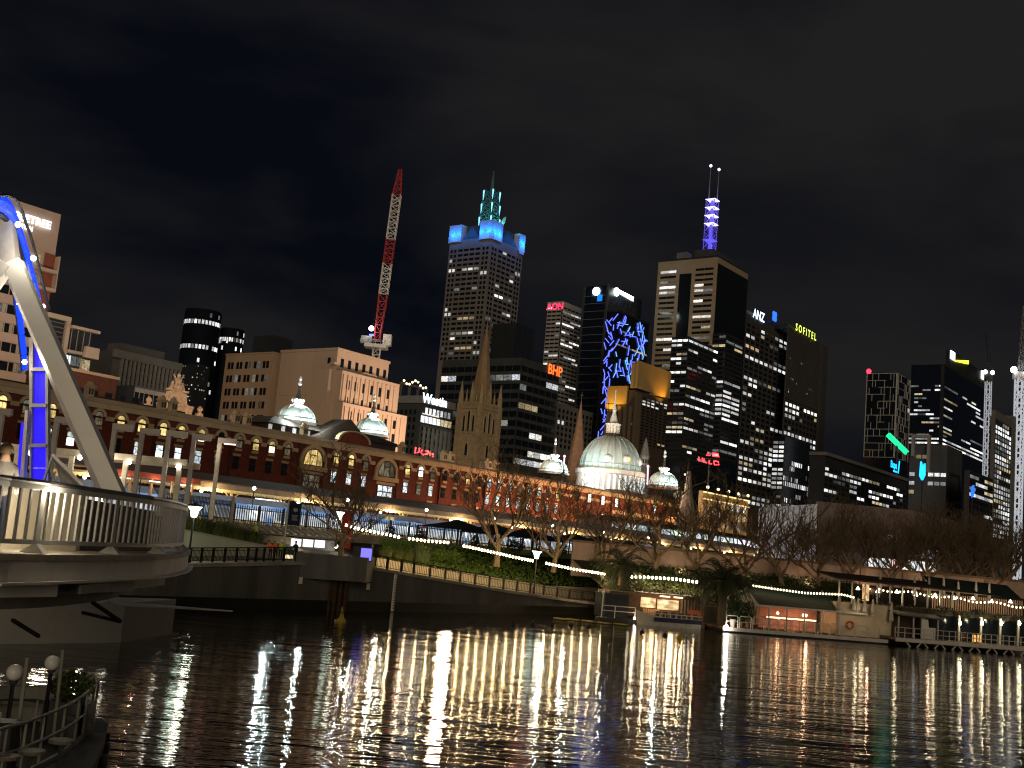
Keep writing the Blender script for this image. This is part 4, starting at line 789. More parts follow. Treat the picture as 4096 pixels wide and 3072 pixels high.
M_sp2=mat('pink_spire_stone',(.44,.28,.19),.85,var=.25,scale=.8)
spire('church_spire','slim pinkish lit church spire just left of the great dome',2326,1600,425,66,1850,M_sp2,1500)
spire('dim_church_spire','dim slim church spire rising behind the great dome lantern',2433,1634,445,48,1800,mat('shaded_spire_stone',(.22,.15,.10),.85),0)  # darkened copy of the spire stone stands for missing light
c=P(2585,1750,385); o=thing('white_turret','small white turret with grey pointed cap right of the great dome','tower',(c[0],c[1],4)); zc=P(2585,1828,385)[2]-4; zd=P(2585,1864,385)[2]-4; r=18*385/F
MB().lathe([(r*1.1,zc),(r*.45,zc+(c[2]-4-zc)*.72),(.05,c[2]-4)],8).build('cap',mat('turret_cap',(.30,.30,.29),.7),o); MB().lathe([(r*1.0,zd),(r*1.0,zc),(r*1.2,zc+.3)],8).build('drum',mat('turret_white',(.55,.53,.48),.8),o); MB().lathe([(r*1.5,0),(r*1.5,zd),(r,zd+.1)],8).build('base',M_mid,o)
for k in range(4): a=-2.6+k*.6; piece('opening',M_black,o,(math.cos(a)*r,math.sin(a)*r,zd+1.4),(.5,.4,1.3))
point(o,(-4,-9,zd-1),260,(1,.95,.85),.4)
c=P(2757,1885,300); o=thing('wrapped_spire','slender tapering grey mesh wrapped spire beyond the end of the station','tower',(c[0],c[1],4)); hh=c[2]-4
MB().lathe([(4.6,0),(4.2,hh*.25),(2.4,hh*.55),(1.1,hh*.8),(.5,hh)],10).build('mesh_wrap',mat('grey_mesh_wrap',(.22,.20,.17),.9,var=.5,scale=1.5,bump=.5),o); MB().sphere((-1.2,-1,hh-1),.25,6,5).build('beacon',emit('beacon_dim_white',(1,.9,.8),3),o)

# ------------------------------------------------------------------ gold-lit corner pub, gallery square
T=Tower('gold_lit_pub','corner pub with gold lit cornice lines and glowing colonnade',2808,1962,345,2796,2992,mat('pub_stucco',(.42,.33,.18),.8),cat='building')
T.facade('S',7,3,T.z(2110),T.h-2,fw=.45,fh=.6,p=.7,w=(2,6,2,1)); 
for z in (T.h-.3,T.z(1993),): T.box('cornice_light',emit('cornice_gold',(1,.66,.26),2.2),0,T.wS,-.7,-.45,z-.2,z+.15)
for k in range(8): T.box('column',M_cream2,T.wS*k/7.3,T.wS*k/7.3+.5,-.6,-.05,0,T.h-1)
for k in range(5): MB().sphere((T.wS*(.05+.22*k),-1,T.h+1.2),.45,6,5).build('roof_lamp',emit('warm_bulb',(1,.80,.42),4),T.root)
for k in range(3): point(T.root,(T.wS*(.15+.33*k),-5,6),1100,(1,.62,.25),.4)
T.done()
M_zinc=mat('gallery_zinc',(.62,.60,.62),.7,var=.12,scale=.15); M_zincd=mat('gallery_dark_zinc',(.16,.11,.085),.8,var=.25,scale=.15)
def wallpoly(name,label,cat,corn,thick,m,extra=None):          # upright wall slab through pixel corners at given depths
    pts=[P(*c) for c in corn]; b=np.array([pts[-1][0],pts[-1][1],min(p[2] for p in pts)]); o=thing(name,label,cat,b)
    mb=MB(); q=[tuple(p-b) for p in pts]; n=len(q); back=[(x+thick*.2,y+thick,z) for x,y,z in q]
    mb.add(q+back,[tuple(range(n)),tuple(range(2*n-1,n-1,-1))]+[(i,n+i,n+(i+1)%n,(i+1)%n) for i in range(n)]); mb.build('wall',m,o); return o,b
o,b=wallpoly('lit_gallery_wall','pale floodlit angular gallery wall behind the bare plane trees','building',[(3040,2030,250),(3270,2016,256),(3258,2330,256),(3030,2330,250)],12,M_zinc)
for k in range(9): x=1+k*1.35; piece('panel_joint',M_zincd,o,(x,-.12+x*.4,10),(.08,.3,14))
point(o,(5,-14,9),1400,(.80,.90,1),1.0); point(o,(11,-14,8),1100,(.80,.90,1),1.0)
o,b=wallpoly('brown_gallery_block','dark brown faceted gallery block with long sloping roofline','building',[(3272,2005,258),(3640,2040,262),(3830,2085,264),(3830,2380,264),(3272,2380,258)],20,M_zincd)
for x,z,w,h,mm in ((15,9.5,4,4,M_zinc),(19.5,8.5,5,3.2,M_zinc),(25,7.8,5,3,M_zinc)): piece('pale_panel',mat('lilac_zinc',(.45,.42,.50)),o,(x,x*.01-.2,z+3),(w,.3,h))
point(o,(20,-9,9),500,(.7,.75,1),.6)
c=P(3610,2240,215); o=thing('glass_pavilion','bright glass walled pavilion glowing behind the bare trees','building',(c[0],c[1],4),math.radians(-14)); MB().box(-6.2,5.8,.3,8,0,5.6).build('core',M_dark,o); MB().box(-6.6,6.2,-.4,8.4,5.65,6.0).build('roof',M_slate,o)
for k in range(8): piece('glass_panel',M_win_w if k!=3 else emit('pavilion_pink',(1,.35,.4),1.2),o,(-5.3+k*1.5,0,3.3),(1.38,.12,4.2)); 
for k in range(9): piece('mullion',M_dsteel,o,(-6.05+k*1.5,-.08,3.3),(.1,.2,4.2))
# ------------------------------------------------------------------ bright concourse hall beyond the platforms
ch=sthing('concourse_hall','bright glazed station concourse hall above the platform roofs','railway station',70,26,4)
def slc(px,py,t): s_,z=SP(px,py,t); return s_-70,z-4
x0,_=slc(2440,2120,26); x1,_=slc(3262,2190,26); _,z1=slc(2900,2148,26); _,z0=slc(2900,2205,26)
MB().box(x0,x1,.3,9,0,z1+1.2).build('core',M_dark,ch); MB().box(x0-1,x1+1,-1.6,9,z1+.1,z1+.7).build('roof',M_roofd,ch); MB().box(x0-1,x1+1,-6.5,-1.7,z0-.8,z0-.1).build('lower_roof',M_roofd,ch)
k=0; x=x0
while x<x1-3:
    w=rnd.choice((5.2,5.6,6.4)); mm=rnd.choice((M_win_w,MW['w'],lit('concourse_green_%d'%k,(.75,.95,.72),(.85,1,.8),.7,1.4),MW['w'])) if k<12 else lit('concourse_lilac_%d'%k,(.8,.8,1),(.9,.95,1),.8,2.0)
    piece('glass_panel',mm,ch,(x+w/2,0,(z0+z1)/2),(w-.35,.15,z1-z0-.2)); MB().box(x-.17,x+.17,-.2,.2,z0-.1,z1).build('mullion',M_dsteel,ch); x+=w; k+=1
# ------------------------------------------------------------------ platform canopies, trains, fences
M_can=mat('canopy_timber',(.20,.13,.075),.8,var=.3,scale=.8); M_canroof=mat('canopy_iron_roof',(.11,.075,.05),.75,var=.3,scale=.5,streak=True); M_val=mat('valance_cream',(.72,.56,.27),.7,var=.1,scale=1); M_red=mat('railway_red',(.36,.03,.025),.6)
cn=sthing('platform_canopy','long platform canopy with scalloped cream valance and warm lamps','canopy',0,48,4.6); za=SP(1517,2036,48)[1]-4.6
c0,c1=-48.0,150.0
MB().add([(c0,0,za+.75),(c1,0,za+.75),(c1,9,za+2.3),(c0,9,za+2.3),(c0,0,za+.55),(c1,0,za+.55),(c1,9,za+2.05),(c0,9,za+2.05)],[(0,1,2,3),(7,6,5,4),(0,4,5,1),(1,5,6,2),(2,6,7,3),(3,7,4,0)]).build('roof',M_canroof,cn)
MB().add([(c0,9.02,za+2.35),(c1,9.02,za+2.35),(c1,20,za+.8),(c0,20,za+.8),(c0,9.02,za+2.1),(c1,9.02,za+2.1),(c1,20,za+.6),(c0,20,za+.6)],[(0,1,2,3),(7,6,5,4),(0,4,5,1),(1,5,6,2),(2,6,7,3),(3,7,4,0)]).build('roof',M_canroof,cn)
MB().box(c0,c1,-.22,-.02,za+.10,za+.86).build('fascia',M_can,cn); MB().box(c0,c1,-.35,-.23,za+.78,za+.95).build('gutter',mat('gutter_dark',(.05,.03,.02)),cn)
mb=MB(); x=c0
while x<c1-.5:
    mb.slab([(x,za+.10)]+[(x+.26-.26*math.cos(math.pi*i/5),za-.12-.2*math.sin(math.pi*i/5)) for i in range(6)]+[(x+.52,za+.10)],'y',-.16,-.06); x+=.54
mb.build('scalloped_valance',M_val,cn)
for i in range(24):
    x=c0+4+i*8.2; p=MB().box(-.14,.14,-.14,.14,1.6,za+.2).tube([(0,-.05,za-1.6),(.5,-.05,za-.7),(1.3,-.05,za)],[.1,.09,.07],4).tube([(0,-.05,za-1.6),(-.5,-.05,za-.7),(-1.3,-.05,za)],[.1,.09,.07],4).build('post',M_val,cn); p.location=(x,.9,0); MB().box(-.18,.18,-.18,.18,0,1.6).build('post_base',M_red,p)
    if i%2==0:
        MB().sphere((x+4,1.6,za-.35),.2,8,6).build('globe_lamp',emit('globe_white',(1,.93,.8),14),cn); point(cn,(x+4,-.9,za-.9),1000,(1,.80,.46),.15)
    MB().box(x+1,x+6,5,5.2,za+.2,za+.3).build('tube_lamp',emit('tube_white',(1,.95,.86),9),cn)
MB().box(c0,c1,.2,19,0,.9).build('platform',mat('platform_asphalt',(.10,.10,.10)),cn); MB().box(c0,c1,19.5,19.9,.0,za).build('platform_wall',mat('platform_back_wall',(.10,.04,.03),.8,var=.4),cn)
for k in range(16): x=c0+8+k*12; piece('poster',lit('platform_poster_%d'%k,(.7,.85,1),(1,.9,.8),.5,1.8,1.5),cn,(x,19.35,2.6),(2.4,.1,1.7))
sg=MB().box(-2.4,2.4,-.25,.25,0,1.5).build('indicator_board',M_dark,cn); s_,z_=SP(1070,1990,46); sg.location=(s_,2,z_-4.6-.8); piece('board_light',emit('board_white',(1,.97,.92),2.2),sg,(0,-.3,.3),(4.6,.05,.5))
# trains
M_tblue=mat('train_blue',(.10,.28,.62),.35,spec=.5,var=.1); M_twht=mat('train_white',(.70,.74,.78),.35,spec=.5,var=.06); M_tyel=mat('train_yellow',(.80,.52,.02),.4,var=.05); M_twin=lit('train_window',(.75,.9,1),(.9,.95,1),.7,1.1,.4)
def train(name,label,s0,n,yellow):
    L_=23.0; tr=sthing(name,label,'train',s0,54,4.5)
    for c in range(n):
        x=c*L_; b=MB().box(x+.25,x+L_-.25,0,2.9,.7,3.0).build('carriage',M_twht,tr)
        MB().add([(x+.25,.0,3.02),(x+L_-.25,0,3.02),(x+L_-.25,2.9,3.02),(x+.25,2.9,3.02),(x+.4,.6,3.75),(x+L_-.4,.6,3.75),(x+L_-.4,2.3,3.75),(x+.4,2.3,3.75)],[(3,2,1,0),(4,5,6,7),(0,1,5,4),(1,2,6,5),(2,3,7,6),(3,0,4,7)]).build('carriage_roof',mat('train_roof_grey',(.22,.24,.27),.6),b)
        MB().box(x+.25,x+L_-.25,-.04,-.01,2.45,3.0).build('blue_band',M_tblue,b); MB().box(x+.25,x+L_-.25,-.04,-.01,.7,1.15).build('skirt_band',mat('train_gold_light_paint',(.55,.42,.18)),b)  # gold light along the lower body is painted as the skirt colour
        for k in range(9):
            xx=x+2+k*2.4
            if k in (2,6): MB().box(xx-.65,xx+.65,-.05,-.01,.8,2.75).build('door',M_red if c==0 and k==2 else M_tblue,b); piece('door_glass',M_twin,b,(xx,-.08,2.0),(.9,.05,.8))
            else: piece('window',M_twin,b,(xx,-.06,1.85),(1.7,.06,.95))
        for k in (3,L_-3): MB().box(x+k-1.4,x+k+1.4,.3,2.6,.0,.68).build('bogie',M_black,b)
    if yellow:
        e=MB().box(-.6,.22,.0,2.9,.7,3.4).build('yellow_cab',M_tyel,tr); MB().box(-.5,.1,-.05,-.01,1.0,2.3).build('cab_door',M_glassd,e); MB().box(-.66,-.61,.5,2.4,1.7,2.8).build('windscreen',M_glassd,e)
        MB().box(-1.6,-1.0,.0,2.9,.7,3.4).build('yellow_cab',M_tyel,tr)
train('suburban_train','blue and white suburban train with one red door behind the picket fence',SP(660,2030,54)[0]-24,3,False)
train('yellow_ended_train','blue and white suburban train with yellow cab end beside the trees',SP(1572,2085,54)[0],4,True)
for k in range(9):
    pl=sthing('platform_lamp','white globe platform lamp on slim post between track and picket fence','lamp',-44+k*15,62,4.6,'platform lamps along the railway')
    MB().tube([(0,0,0),(0,0,4.4)],.06,5).build('post',M_dsteel,pl); MB().sphere((0,0,4.5),.2,8,6).build('globe',emit('globe_white',(1,.93,.8),14),pl); point(pl,(0,.3,2.6),1500,(.92,.96,1),.2)
# picket fence on the river side of the tracks
pf=sthing('picket_fence','tall dark iron picket fence along the railway edge','fence',-52,80,5.0); pk=MB().box(-.035,.035,-.03,.03,0,1.55).add([(-.035,-.03,1.55),(.035,-.03,1.55),(.035,.03,1.55),(-.035,.03,1.55),(0,0,1.72)],[(0,1,4),(1,2,4),(2,3,4),(3,0,4)]).mesh('picket',M_dsteel)
for k in range(268): inst('picket',pk,pf,(5.2+k*.27,0,0))
MB().box(5,78,-.06,.06,.25,.33).build('rail',M_dsteel,pf); MB().box(5,78,-.06,.06,1.3,1.38).build('rail',M_dsteel,pf)
for k in range(25): MB().box(5+k*3,5.12+k*3,-.08,.08,0,1.75).build('post',M_dsteel,pf)
MB().box(-1,80,-.4,.4,-1.2,-.02).build('kerb_beam',M_conc,pf)
mf=sthing('slatted_fence','tall dark brown slatted fence panels left of the picket fence','fence',SP(650,2050,80)[0],80,5.0); mw=SP(925,2060,80)[0]-SP(650,2050,80)[0]
M_slat=mat('brown_slat',(.10,.075,.05),.8)
for k in range(int(mw/.16)): piece('slat',M_slat,mf,(k*.16,0,.95),(.09,.05,1.9+.25*(k<34)))
for k in range(4): MB().box(k*mw/3-.12,k*mw/3+.12,-.15,.1,0,2.3).build('post',M_steel,mf)
MB().box(0,mw,.06,.1,.3,.4).box(0,mw,.06,.1,1.5,1.6).build('rail',M_dsteel,mf)

# ------------------------------------------------------------------ red neon signs, dome flagpoles
M_neon=emit('neon_red',(1,.04,.05),3.5)
def neon(label,px,py,d,strokes,k,zb=4.4):
    c=P(px,py,d); o=thing('red_neon_sign',label,'neon sign',(c[0],c[1],zb),math.radians(-6)); H=c[2]-zb
    MB().box(-.12,.12,.1,.34,0,H-1.0).build('post',M_dsteel,o); MB().box(-3.2*k,3.2*k,.12,.24,H-.25*k,H-.1*k).build('backing_rail',M_black,o)
    for st_ in strokes: MB().tube([(x*k,0,H+z*k) for x,z in st_],.20*k,6).build('neon_stroke',M_neon,o)
neon('two line red neon sign glowing above the dark trees right of the domes',2838,1832,330,[[(-3,.1),(-3,-1.0),(-2,-1.2),(-2,-.1)],[(-1.5,-.3),(-1.5,-1.3),(-.6,-1.4)],[(0,-.6),(0,-1.6),(.8,-1.6)],[(1.3,-.7),(2.6,-.9),(2.8,-1.7),(1.5,-1.8),(1.3,-.7)],[(-.4,1.6),(-.9,.7),(.2,.8)],[(.8,1.5),(2.4,1.4),(2.7,.6),(1.0,.6),(.8,1.5)]],1.0)
neon('small red scrawled neon sign in front of the script sign hotel',1697,1808,262,[[(-2.6,1.2),(-2.6,-.6),(-1.6,-.2),(-1.4,1.1)],[(-.6,.6),(-1.0,-.2),(-.2,-.8),(.5,-.5)],[(.2,.4),(.9,.4),(1.0,-.7)],[(1.5,.2),(1.7,-.9),(2.4,-.2),(2.6,-1.2)]],.8)
M_pink=emit('flagpole_pink',(1,.55,.75),1.8)
for px,y0,y1,d,lab in ((2258,1862,1828,300,'short pink lit flagpole beside the small dome left of the great dome'),(2592,1938,1868,305,'pink lit flagpole between the great dome and the eastern dome')):
    a=P(px-3,y0,d); b=P(px,y1,d); o=thing('lit_flagpole',lab,'flagpole',(a[0],a[1],22.5)); MB().tube([(0,0,0),(0,0,a[2]-22.5)],.12,6).build('base',M_dsteel,o); MB().tube([(0,0,a[2]-22.5),(b[0]-a[0],0,b[2]-22.5)],.2,6).build('pole',M_pink,o); MB().sphere((b[0]-a[0],0,b[2]-22.3),.35,8,6).build('finial',M_pink,o)
# ------------------------------------------------------------------ near platform roof with salmon lit edge
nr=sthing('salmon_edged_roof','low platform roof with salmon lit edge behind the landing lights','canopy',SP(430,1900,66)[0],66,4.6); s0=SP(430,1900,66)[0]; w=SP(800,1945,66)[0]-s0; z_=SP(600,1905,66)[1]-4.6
MB().box(0,w,.1,6,z_+.05,z_+.3).build('roof',M_canroof,nr); MB().box(0,w,-.05,.08,z_-.25,z_+.32).build('edge_band',mat('salmon_light_paint',(.55,.16,.10),.6),nr)  # salmon light on the edge is put into the band's colour
for k in range(5): MB().box(.5+k*(w-1)/4,.7+k*(w-1)/4,.6,.8,0,z_-.01).build('post',M_val,nr)
for k in range(3): MB().box(1+k*w/3,2.5+k*w/3,-.2,-.1,z_-.5,z_-.42).build('strip_lamp',emit('strip_pink_white',(1,.7,.6),4),nr); point(nr,(1.8+k*w/3,-.7,z_-.5),40,(1,.55,.40),.1)
# ------------------------------------------------------------------ north bank: ground, promenade, quay wall
rnd = random.Random(5)
PROF=[(-400,2.3),(-77,2.3),(-67.6,2.85),(-60.5,2.8),(-46.7,1.76),(-35.3,1.1),(-32.3,.98),(400,.98)]
def prof(s):
    for (a,za),(b,zb) in zip(PROF,PROF[1:]):
        if a<=s<=b: return za+(zb-za)*(s-a)/(b-a)
    return PROF[-1][1]
def strip(name,t0,z0,t1,z1,m,ss):                       # sheet following the promenade profile
    mb=MB(); k=[(S(s,t0,z0(s)),S(s,t1,z1(s))) for s in ss]
    for (a,b),(c,d) in zip(k,k[1:]): mb.quad(a,c,d,b)
    return mb.build(name,m)
ss=[-400,-120,-77,-67.6,-60.5,-54,-46.7,-40,-35.3,-32.3,-20,0,60,400]
M_pave=mat('promenade_paving',(.20,.17,.13),.85,var=.2,scale=1.2); M_soil=mat('garden_soil',(.035,.030,.016),.95,var=.4,scale=2)
g=MB().quad(S(-5000,92,4.4),S(5000,92,4.4),S(5000,-7000,4.4),S(-5000,-7000,4.4)).build('ground',mat('city_ground',(.06,.055,.05),.9)); struct(g)
struct(strip('promenade',110,prof,102.9,lambda s:prof(s)+.004,M_pave,ss)); struct(strip('garden_bank',103,lambda s:prof(s)+.25,91.9,lambda s:4.46,M_soil,ss))
qw=sthing('quay_wall','dark stained concrete river wall below the promenade','wall',-60,110,0)
M_conc2=mat('stained_concrete',(.085,.081,.072),.85,var=.45,scale=.5,streak=True,bump=.3)
mb=MB()
for a,b in zip(ss,ss[1:]):
    for t0,t1,k0,k1 in ((0,.9,-1.5,-.22),):
        za,zb=prof(a),prof(b); mb.add([(a+60,0,-1.5),(b+60,0,-1.5),(b+60,.9,-1.5),(a+60,.9,-1.5),(a+60,0,za-.2),(b+60,0,zb-.2),(b+60,.9,zb-.2),(a+60,.9,za-.2)],[(0,3,2,1),(4,5,6,7),(0,1,5,4),(1,2,6,5),(2,3,7,6),(3,0,4,7)])
mb.build('wall_face',M_conc2,qw); mb=MB()
for a,b in zip(ss,ss[1:]):
    za,zb=prof(a),prof(b); mb.add([(a+60,-.12,za-.19),(b+60,-.12,zb-.19),(b+60,.95,zb-.19),(a+60,.95,za-.19),(a+60,-.12,za+.02),(b+60,-.12,zb+.02),(b+60,.95,zb+.02),(a+60,.95,za+.02)],[(0,3,2,1),(4,5,6,7),(0,1,5,4),(1,2,6,5),(2,3,7,6),(3,0,4,7)])
mb.build('coping',M_conc,qw)
mb=MB().box(-340,460,-.06,-.01,-1.5,.62); mb.build('tide_stain',mat('tide_stain',(.012,.012,.008),.5,var=.4,scale=1),qw)
for px,y in ((1200,2322),(1470,2345)): s_,z=SP(px,y,110.1); piece('depth_sign',M_white,qw,(s_+60,-.16,z),(.28,.04,.42))
a=SP(1580,2297,110.1); b=SP(1568,2405,110.1); MB().box(a[0]+59.88,a[0]+60.12,-.2,-.14,.05,a[1]).build('tide_gauge',M_white,qw)
for k in range(12): piece('gauge_mark',M_black,qw,(a[0]+60.02,-.22,.25+k*(a[1]-.4)/12),(.12,.02,.06))
# abutment
FLp,FRp,RRp=P(1186,2270,70.5),P(1467,2280,73.0),P(1498,2280,76.5); ab=thing('concrete_abutment','cantilevered dark concrete lookout box over the river wall','abutment',(FLp[0],FLp[1],0)); z1=P(1300,2217,71.8)[2]; z0=P(1300,2318,71.8)[2]
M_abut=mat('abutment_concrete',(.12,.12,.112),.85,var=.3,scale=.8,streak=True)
ao=np.array([FLp[0],FLp[1]]); f0=np.zeros(2); f1=FRp[:2]-ao; r1=RRp[:2]-ao; bk=f0+(r1-f1)*1.6+np.array([-1.2,1.6])
def wallq(a,b,th,za,zb,nm,m):
    d=(b-a)/np.linalg.norm(b-a); n_=np.array([-d[1],d[0]])*th; MB().prism([tuple(a),tuple(b),tuple(b+n_),tuple(a+n_)],za,zb).build(nm,m,ab)
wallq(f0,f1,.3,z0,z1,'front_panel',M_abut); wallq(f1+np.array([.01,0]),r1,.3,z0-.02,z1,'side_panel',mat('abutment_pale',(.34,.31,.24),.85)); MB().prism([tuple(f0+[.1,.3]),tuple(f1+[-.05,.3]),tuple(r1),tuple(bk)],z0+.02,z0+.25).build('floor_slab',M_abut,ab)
pc=f0+(f1-f0)*.5; dirf=(f1-f0)/np.linalg.norm(f1-f0); nf=np.array([-dirf[1],dirf[0]])
wallq(f0+dirf*.8+nf*1.15,f1-dirf*.9+nf*1.15,.4,-1.2,z0,'recess_shade_panel',M_black)  # black panel stands in for the dark shade of an opening
for k in range(9): q=f0+(f1-f0)*(.20+.078*k)+nf*.95; MB().tube([(q[0],q[1],-1.2),(q[0],q[1],z0)],.13,7).build('timber_pile',mat('rusty_timber',(.05,.026,.013),.9,var=.5,scale=3),ab)
# iron promenade fences
def fence(name,label,pxs,t,hh):
    s0=SP(pxs[0],2250,t)[0]; fe=sthing(name,label,'fence',s0,t,0); prev=None
    for px in pxs:
        y=2250 if px<1300 else 2225+(px-1499)*.176; s_=SP(px,y+25,t)[0]; z=prof(s_)+.03
        MB().box(s_-s0-.055,s_-s0+.055,-.055,.055,z-.05,z+hh).build('post',M_black,fe)
        if prev:
            (a,za),(b,zb)=prev,(s_,z)
            for f,r in ((.12,.02),(.80,.018),(.97,.03)): MB().bar((a-s0,0,za+hh*f),(b-s0,0,zb+hh*f),r*2).build('rail',M_black,fe)
            n=9
            for k in range(1,n): q=k/n; x=a+(b-a)*q-s0; zz=za+(zb-za)*q; piece('baluster',M_black,fe,(x,0,zz+hh*(.46 if k%2 else .5)),(.022,.022,hh*(.68 if k%2 else .76)))
            for k in range(4): q=(k+.6)/4.2; x=a+(b-a)*q-s0; zz=za+(zb-za)*q+hh*.84; MB().tube([(x+.055*math.cos(i*math.pi/4),0,zz+.055*math.sin(i*math.pi/4)) for i in range(9)],.012,4,False).build('ring_ornament',M_black,fe)
        prev=(s_,z)
    return fe
fence('promenade_fence','black iron promenade fence in front of the pale green lit wall',[655,705,755,800,846,893,940,985,1018,1050,1090,1130,1178],109.6,.82)
fence('sloping_promenade_fence','black iron promenade fence sloping down beside the garden',[1499,1550,1606,1656,1720,1781,1841,1900,1958,2014,2068,2121,2175,2228,2277,2327,2376,2420],109.6,.82)
# pale walls behind them
s0,s1=SP(700,2200,105)[0],SP(1128,2200,105)[0]; rw=sthing('pale_retaining_wall','pale green lit concrete retaining wall with sloping top','wall',s0,105,0); L_=s1-s0
M_rw=mat('concrete_green_light_tint',(.42,.43,.33),.85,var=.14,scale=.6)  # green light on the wall is tinted into the concrete colour
za,zb=SP(736,2128,105)[1],SP(1103,2193,105)[1]; MB().slab([(0,prof(s0)),(L_,prof(s1)),(L_,zb-.15),(L_*.9,zb),(0,za+.1)],'y',0,.5).build('wall_face',M_rw,rw); MB().slab([(-.02,za+.1),(L_*.9,zb),(L_*.9,zb+.1),(-.02,za+.2)],'y',-.06,.56).build('coping',M_paleconc,rw)
s0,s1=SP(1510,2240,105)[0],SP(2700,2330,105)[0]; gw=sthing('low_garden_wall','low pale concrete garden wall behind the sloping fence','wall',s0,105,0); mb=MB(); N=16
for k in range(N):
    a,b=s0+(s1-s0)*k/N,s0+(s1-s0)*(k+1)/N; za,zb=prof(a),prof(b); h_=.95+.25*math.sin(k*.9)
    mb.add([(a-s0,0,za),(b-s0,0,zb),(b-s0,.4,zb),(a-s0,.4,za),(a-s0,0,za+1.0),(b-s0,0,zb+1.0),(b-s0,.4,zb+1.0),(a-s0,.4,za+1.0)],[(0,3,2,1),(4,5,6,7),(0,1,5,4),(1,2,6,5),(2,3,7,6),(3,0,4,7)])
mb.build('wall_face',mat('pale_garden_concrete',(.46,.40,.28),.85,var=.18,scale=.8),gw)
# ------------------------------------------------------------------ lamps along the promenade
M_lampg=emit('lamp_glass_green_white',(.82,1,.80),7)
def flared(px,yh,yb,t,label,w=45,warm=False):
    s_,zb=SP(px,yb,t); s2,zh=SP(px,yh,t); zb=min(zb,zh-2); o=sthing('promenade_lamp',label,'lamp post',s2,t,zb,None); H=zh-zb
    MB().tube([(0,0,0),(0,0,.5),(0,0,.52),(0,0,H-.3)],[.11,.10,.06,.05],8).build('post',M_black,o)
    MB().lathe([(.12,-.34),(.16,-.3),(.24,.05),(.40,.26)],8,(0,0,H)).build('lamp_glass',M_lampg,o)
    mb=MB()
    for k in range(8): a=2*math.pi*k/8; mb.tube([(.13*math.cos(a),.13*math.sin(a),H-.33),(.26*math.cos(a),.26*math.sin(a),H+.06),(.43*math.cos(a),.43*math.sin(a),H+.27)],.02,4)
    mb.build('lamp_rib',M_black,o); MB().lathe([(.56,.27),(.5,.33),(.15,.42),(.03,.5)],12,(0,0,H)).build('lamp_cap',mat('cap_dark_red',(.05,.02,.015)),o)
    point(o,(0,-.75,H-.1),w,(1,.94,.66) if warm else (.92,1,.74),.25); return o
flared(778,2045,2250,108.6,'flared head lamp post beside the pale green lit wall',110)
flared(1356,2062,2190,101,'flared head lamp post beside the first bare plane tree',70)
flared(2147,2218,2376,108.6,'flared head lamp post with dark red cap behind the sloping fence',70,True)
flared(2668,2292,2390,106,'flared head lamp post between the two palm trees',60,True)
# tall L-shaped light posts on the bridge landing
M_lpost=mat('lamp_post_grey',(.46,.42,.39),.6,var=.08)
for i,(px,yt,ex,d,yb,on) in enumerate(((8,1660,46,62,2000,0),(228,1692,296,64,2000,0),(460,1718,535,68,2010,0),(569,1735,640,71,2040,0),(676,1744,750,74,2060,0),(777,1756,846,77,2070,0),(880,1772,945,80,2080,1))):
    c=P(px,yt,d); zb=P(px,yb,d)[2]; e=P(ex,yt+(ex-px)*.09,d)
    lab=('sixth','fifth','fourth','third','second','first')[min(i,5)]+' grey L shaped light post counted from the glowing pink one' if not on else 'tall L shaped light post with glowing pink arm, last on the landing'
    o=thing('landing_light',lab,'lamp post',(c[0],c[1],zb),0,None if on else 'L shaped landing light posts'); H=c[2]-zb; X=e[0]-c[0]
    MB().box(-.13,.13,-.13,.13,0,H).build('post',M_lpost if not on else mat('post_lit_tone',(.6,.56,.48)),o); MB().box(-.14,X,-.14,.14,H+.01,H+.36).build('arm',M_lpost,o)  # glowing lamp's post gets a paler grey for the light on it
    MB().box(.3,X-.05,-.10,.10,H-.06,H).build('lamp_strip',emit('pink_strip',(1,.45,.40),4) if on else mat('unlit_strip',(.5,.4,.38)),o)
    if on: point(o,(-.6,-1.0,H-.4),40,(1,.85,.65),.2)
# steel frame canopy seen through the bridge
c=P(180,1800,74); o=thing('steel_frame_shelter','long white steel shelter frame with small lamps seen past the footbridge','shelter',(c[0],c[1],4.4),math.radians(3)); zt=c[2]-4.4
MB().box(-9,9,-.15,.15,zt-.2,zt+.2).build('beam',mat('cream_steel',(.6,.54,.42)),o); MB().box(-9,9,3.8,4.1,zt-.2,zt+.2).build('beam',M_cream,o)
for k in range(6): MB().box(-8.6+k*3.4,-8.3+k*3.4,-.14,.14,-.6,zt-.21).build('post',mat('cream_steel',(.6,.54,.42)),o); MB().sphere((-7+k*3.1,-.2,zt-.3),.15,8,6).build('lamp',emit('globe_white',(1,.93,.8),14),o)
point(o,(-4,-1,zt-.8),150,(1,.85,.65),.2); point(o,(4,-1,zt-.8),150,(1,.85,.65),.2)
for k in range(3): piece('lit_sign',emit('sign_soft_white',(1,.97,.95),2),o,(-5+k*4,3,zt-2.6),(.8,.1,1.4))
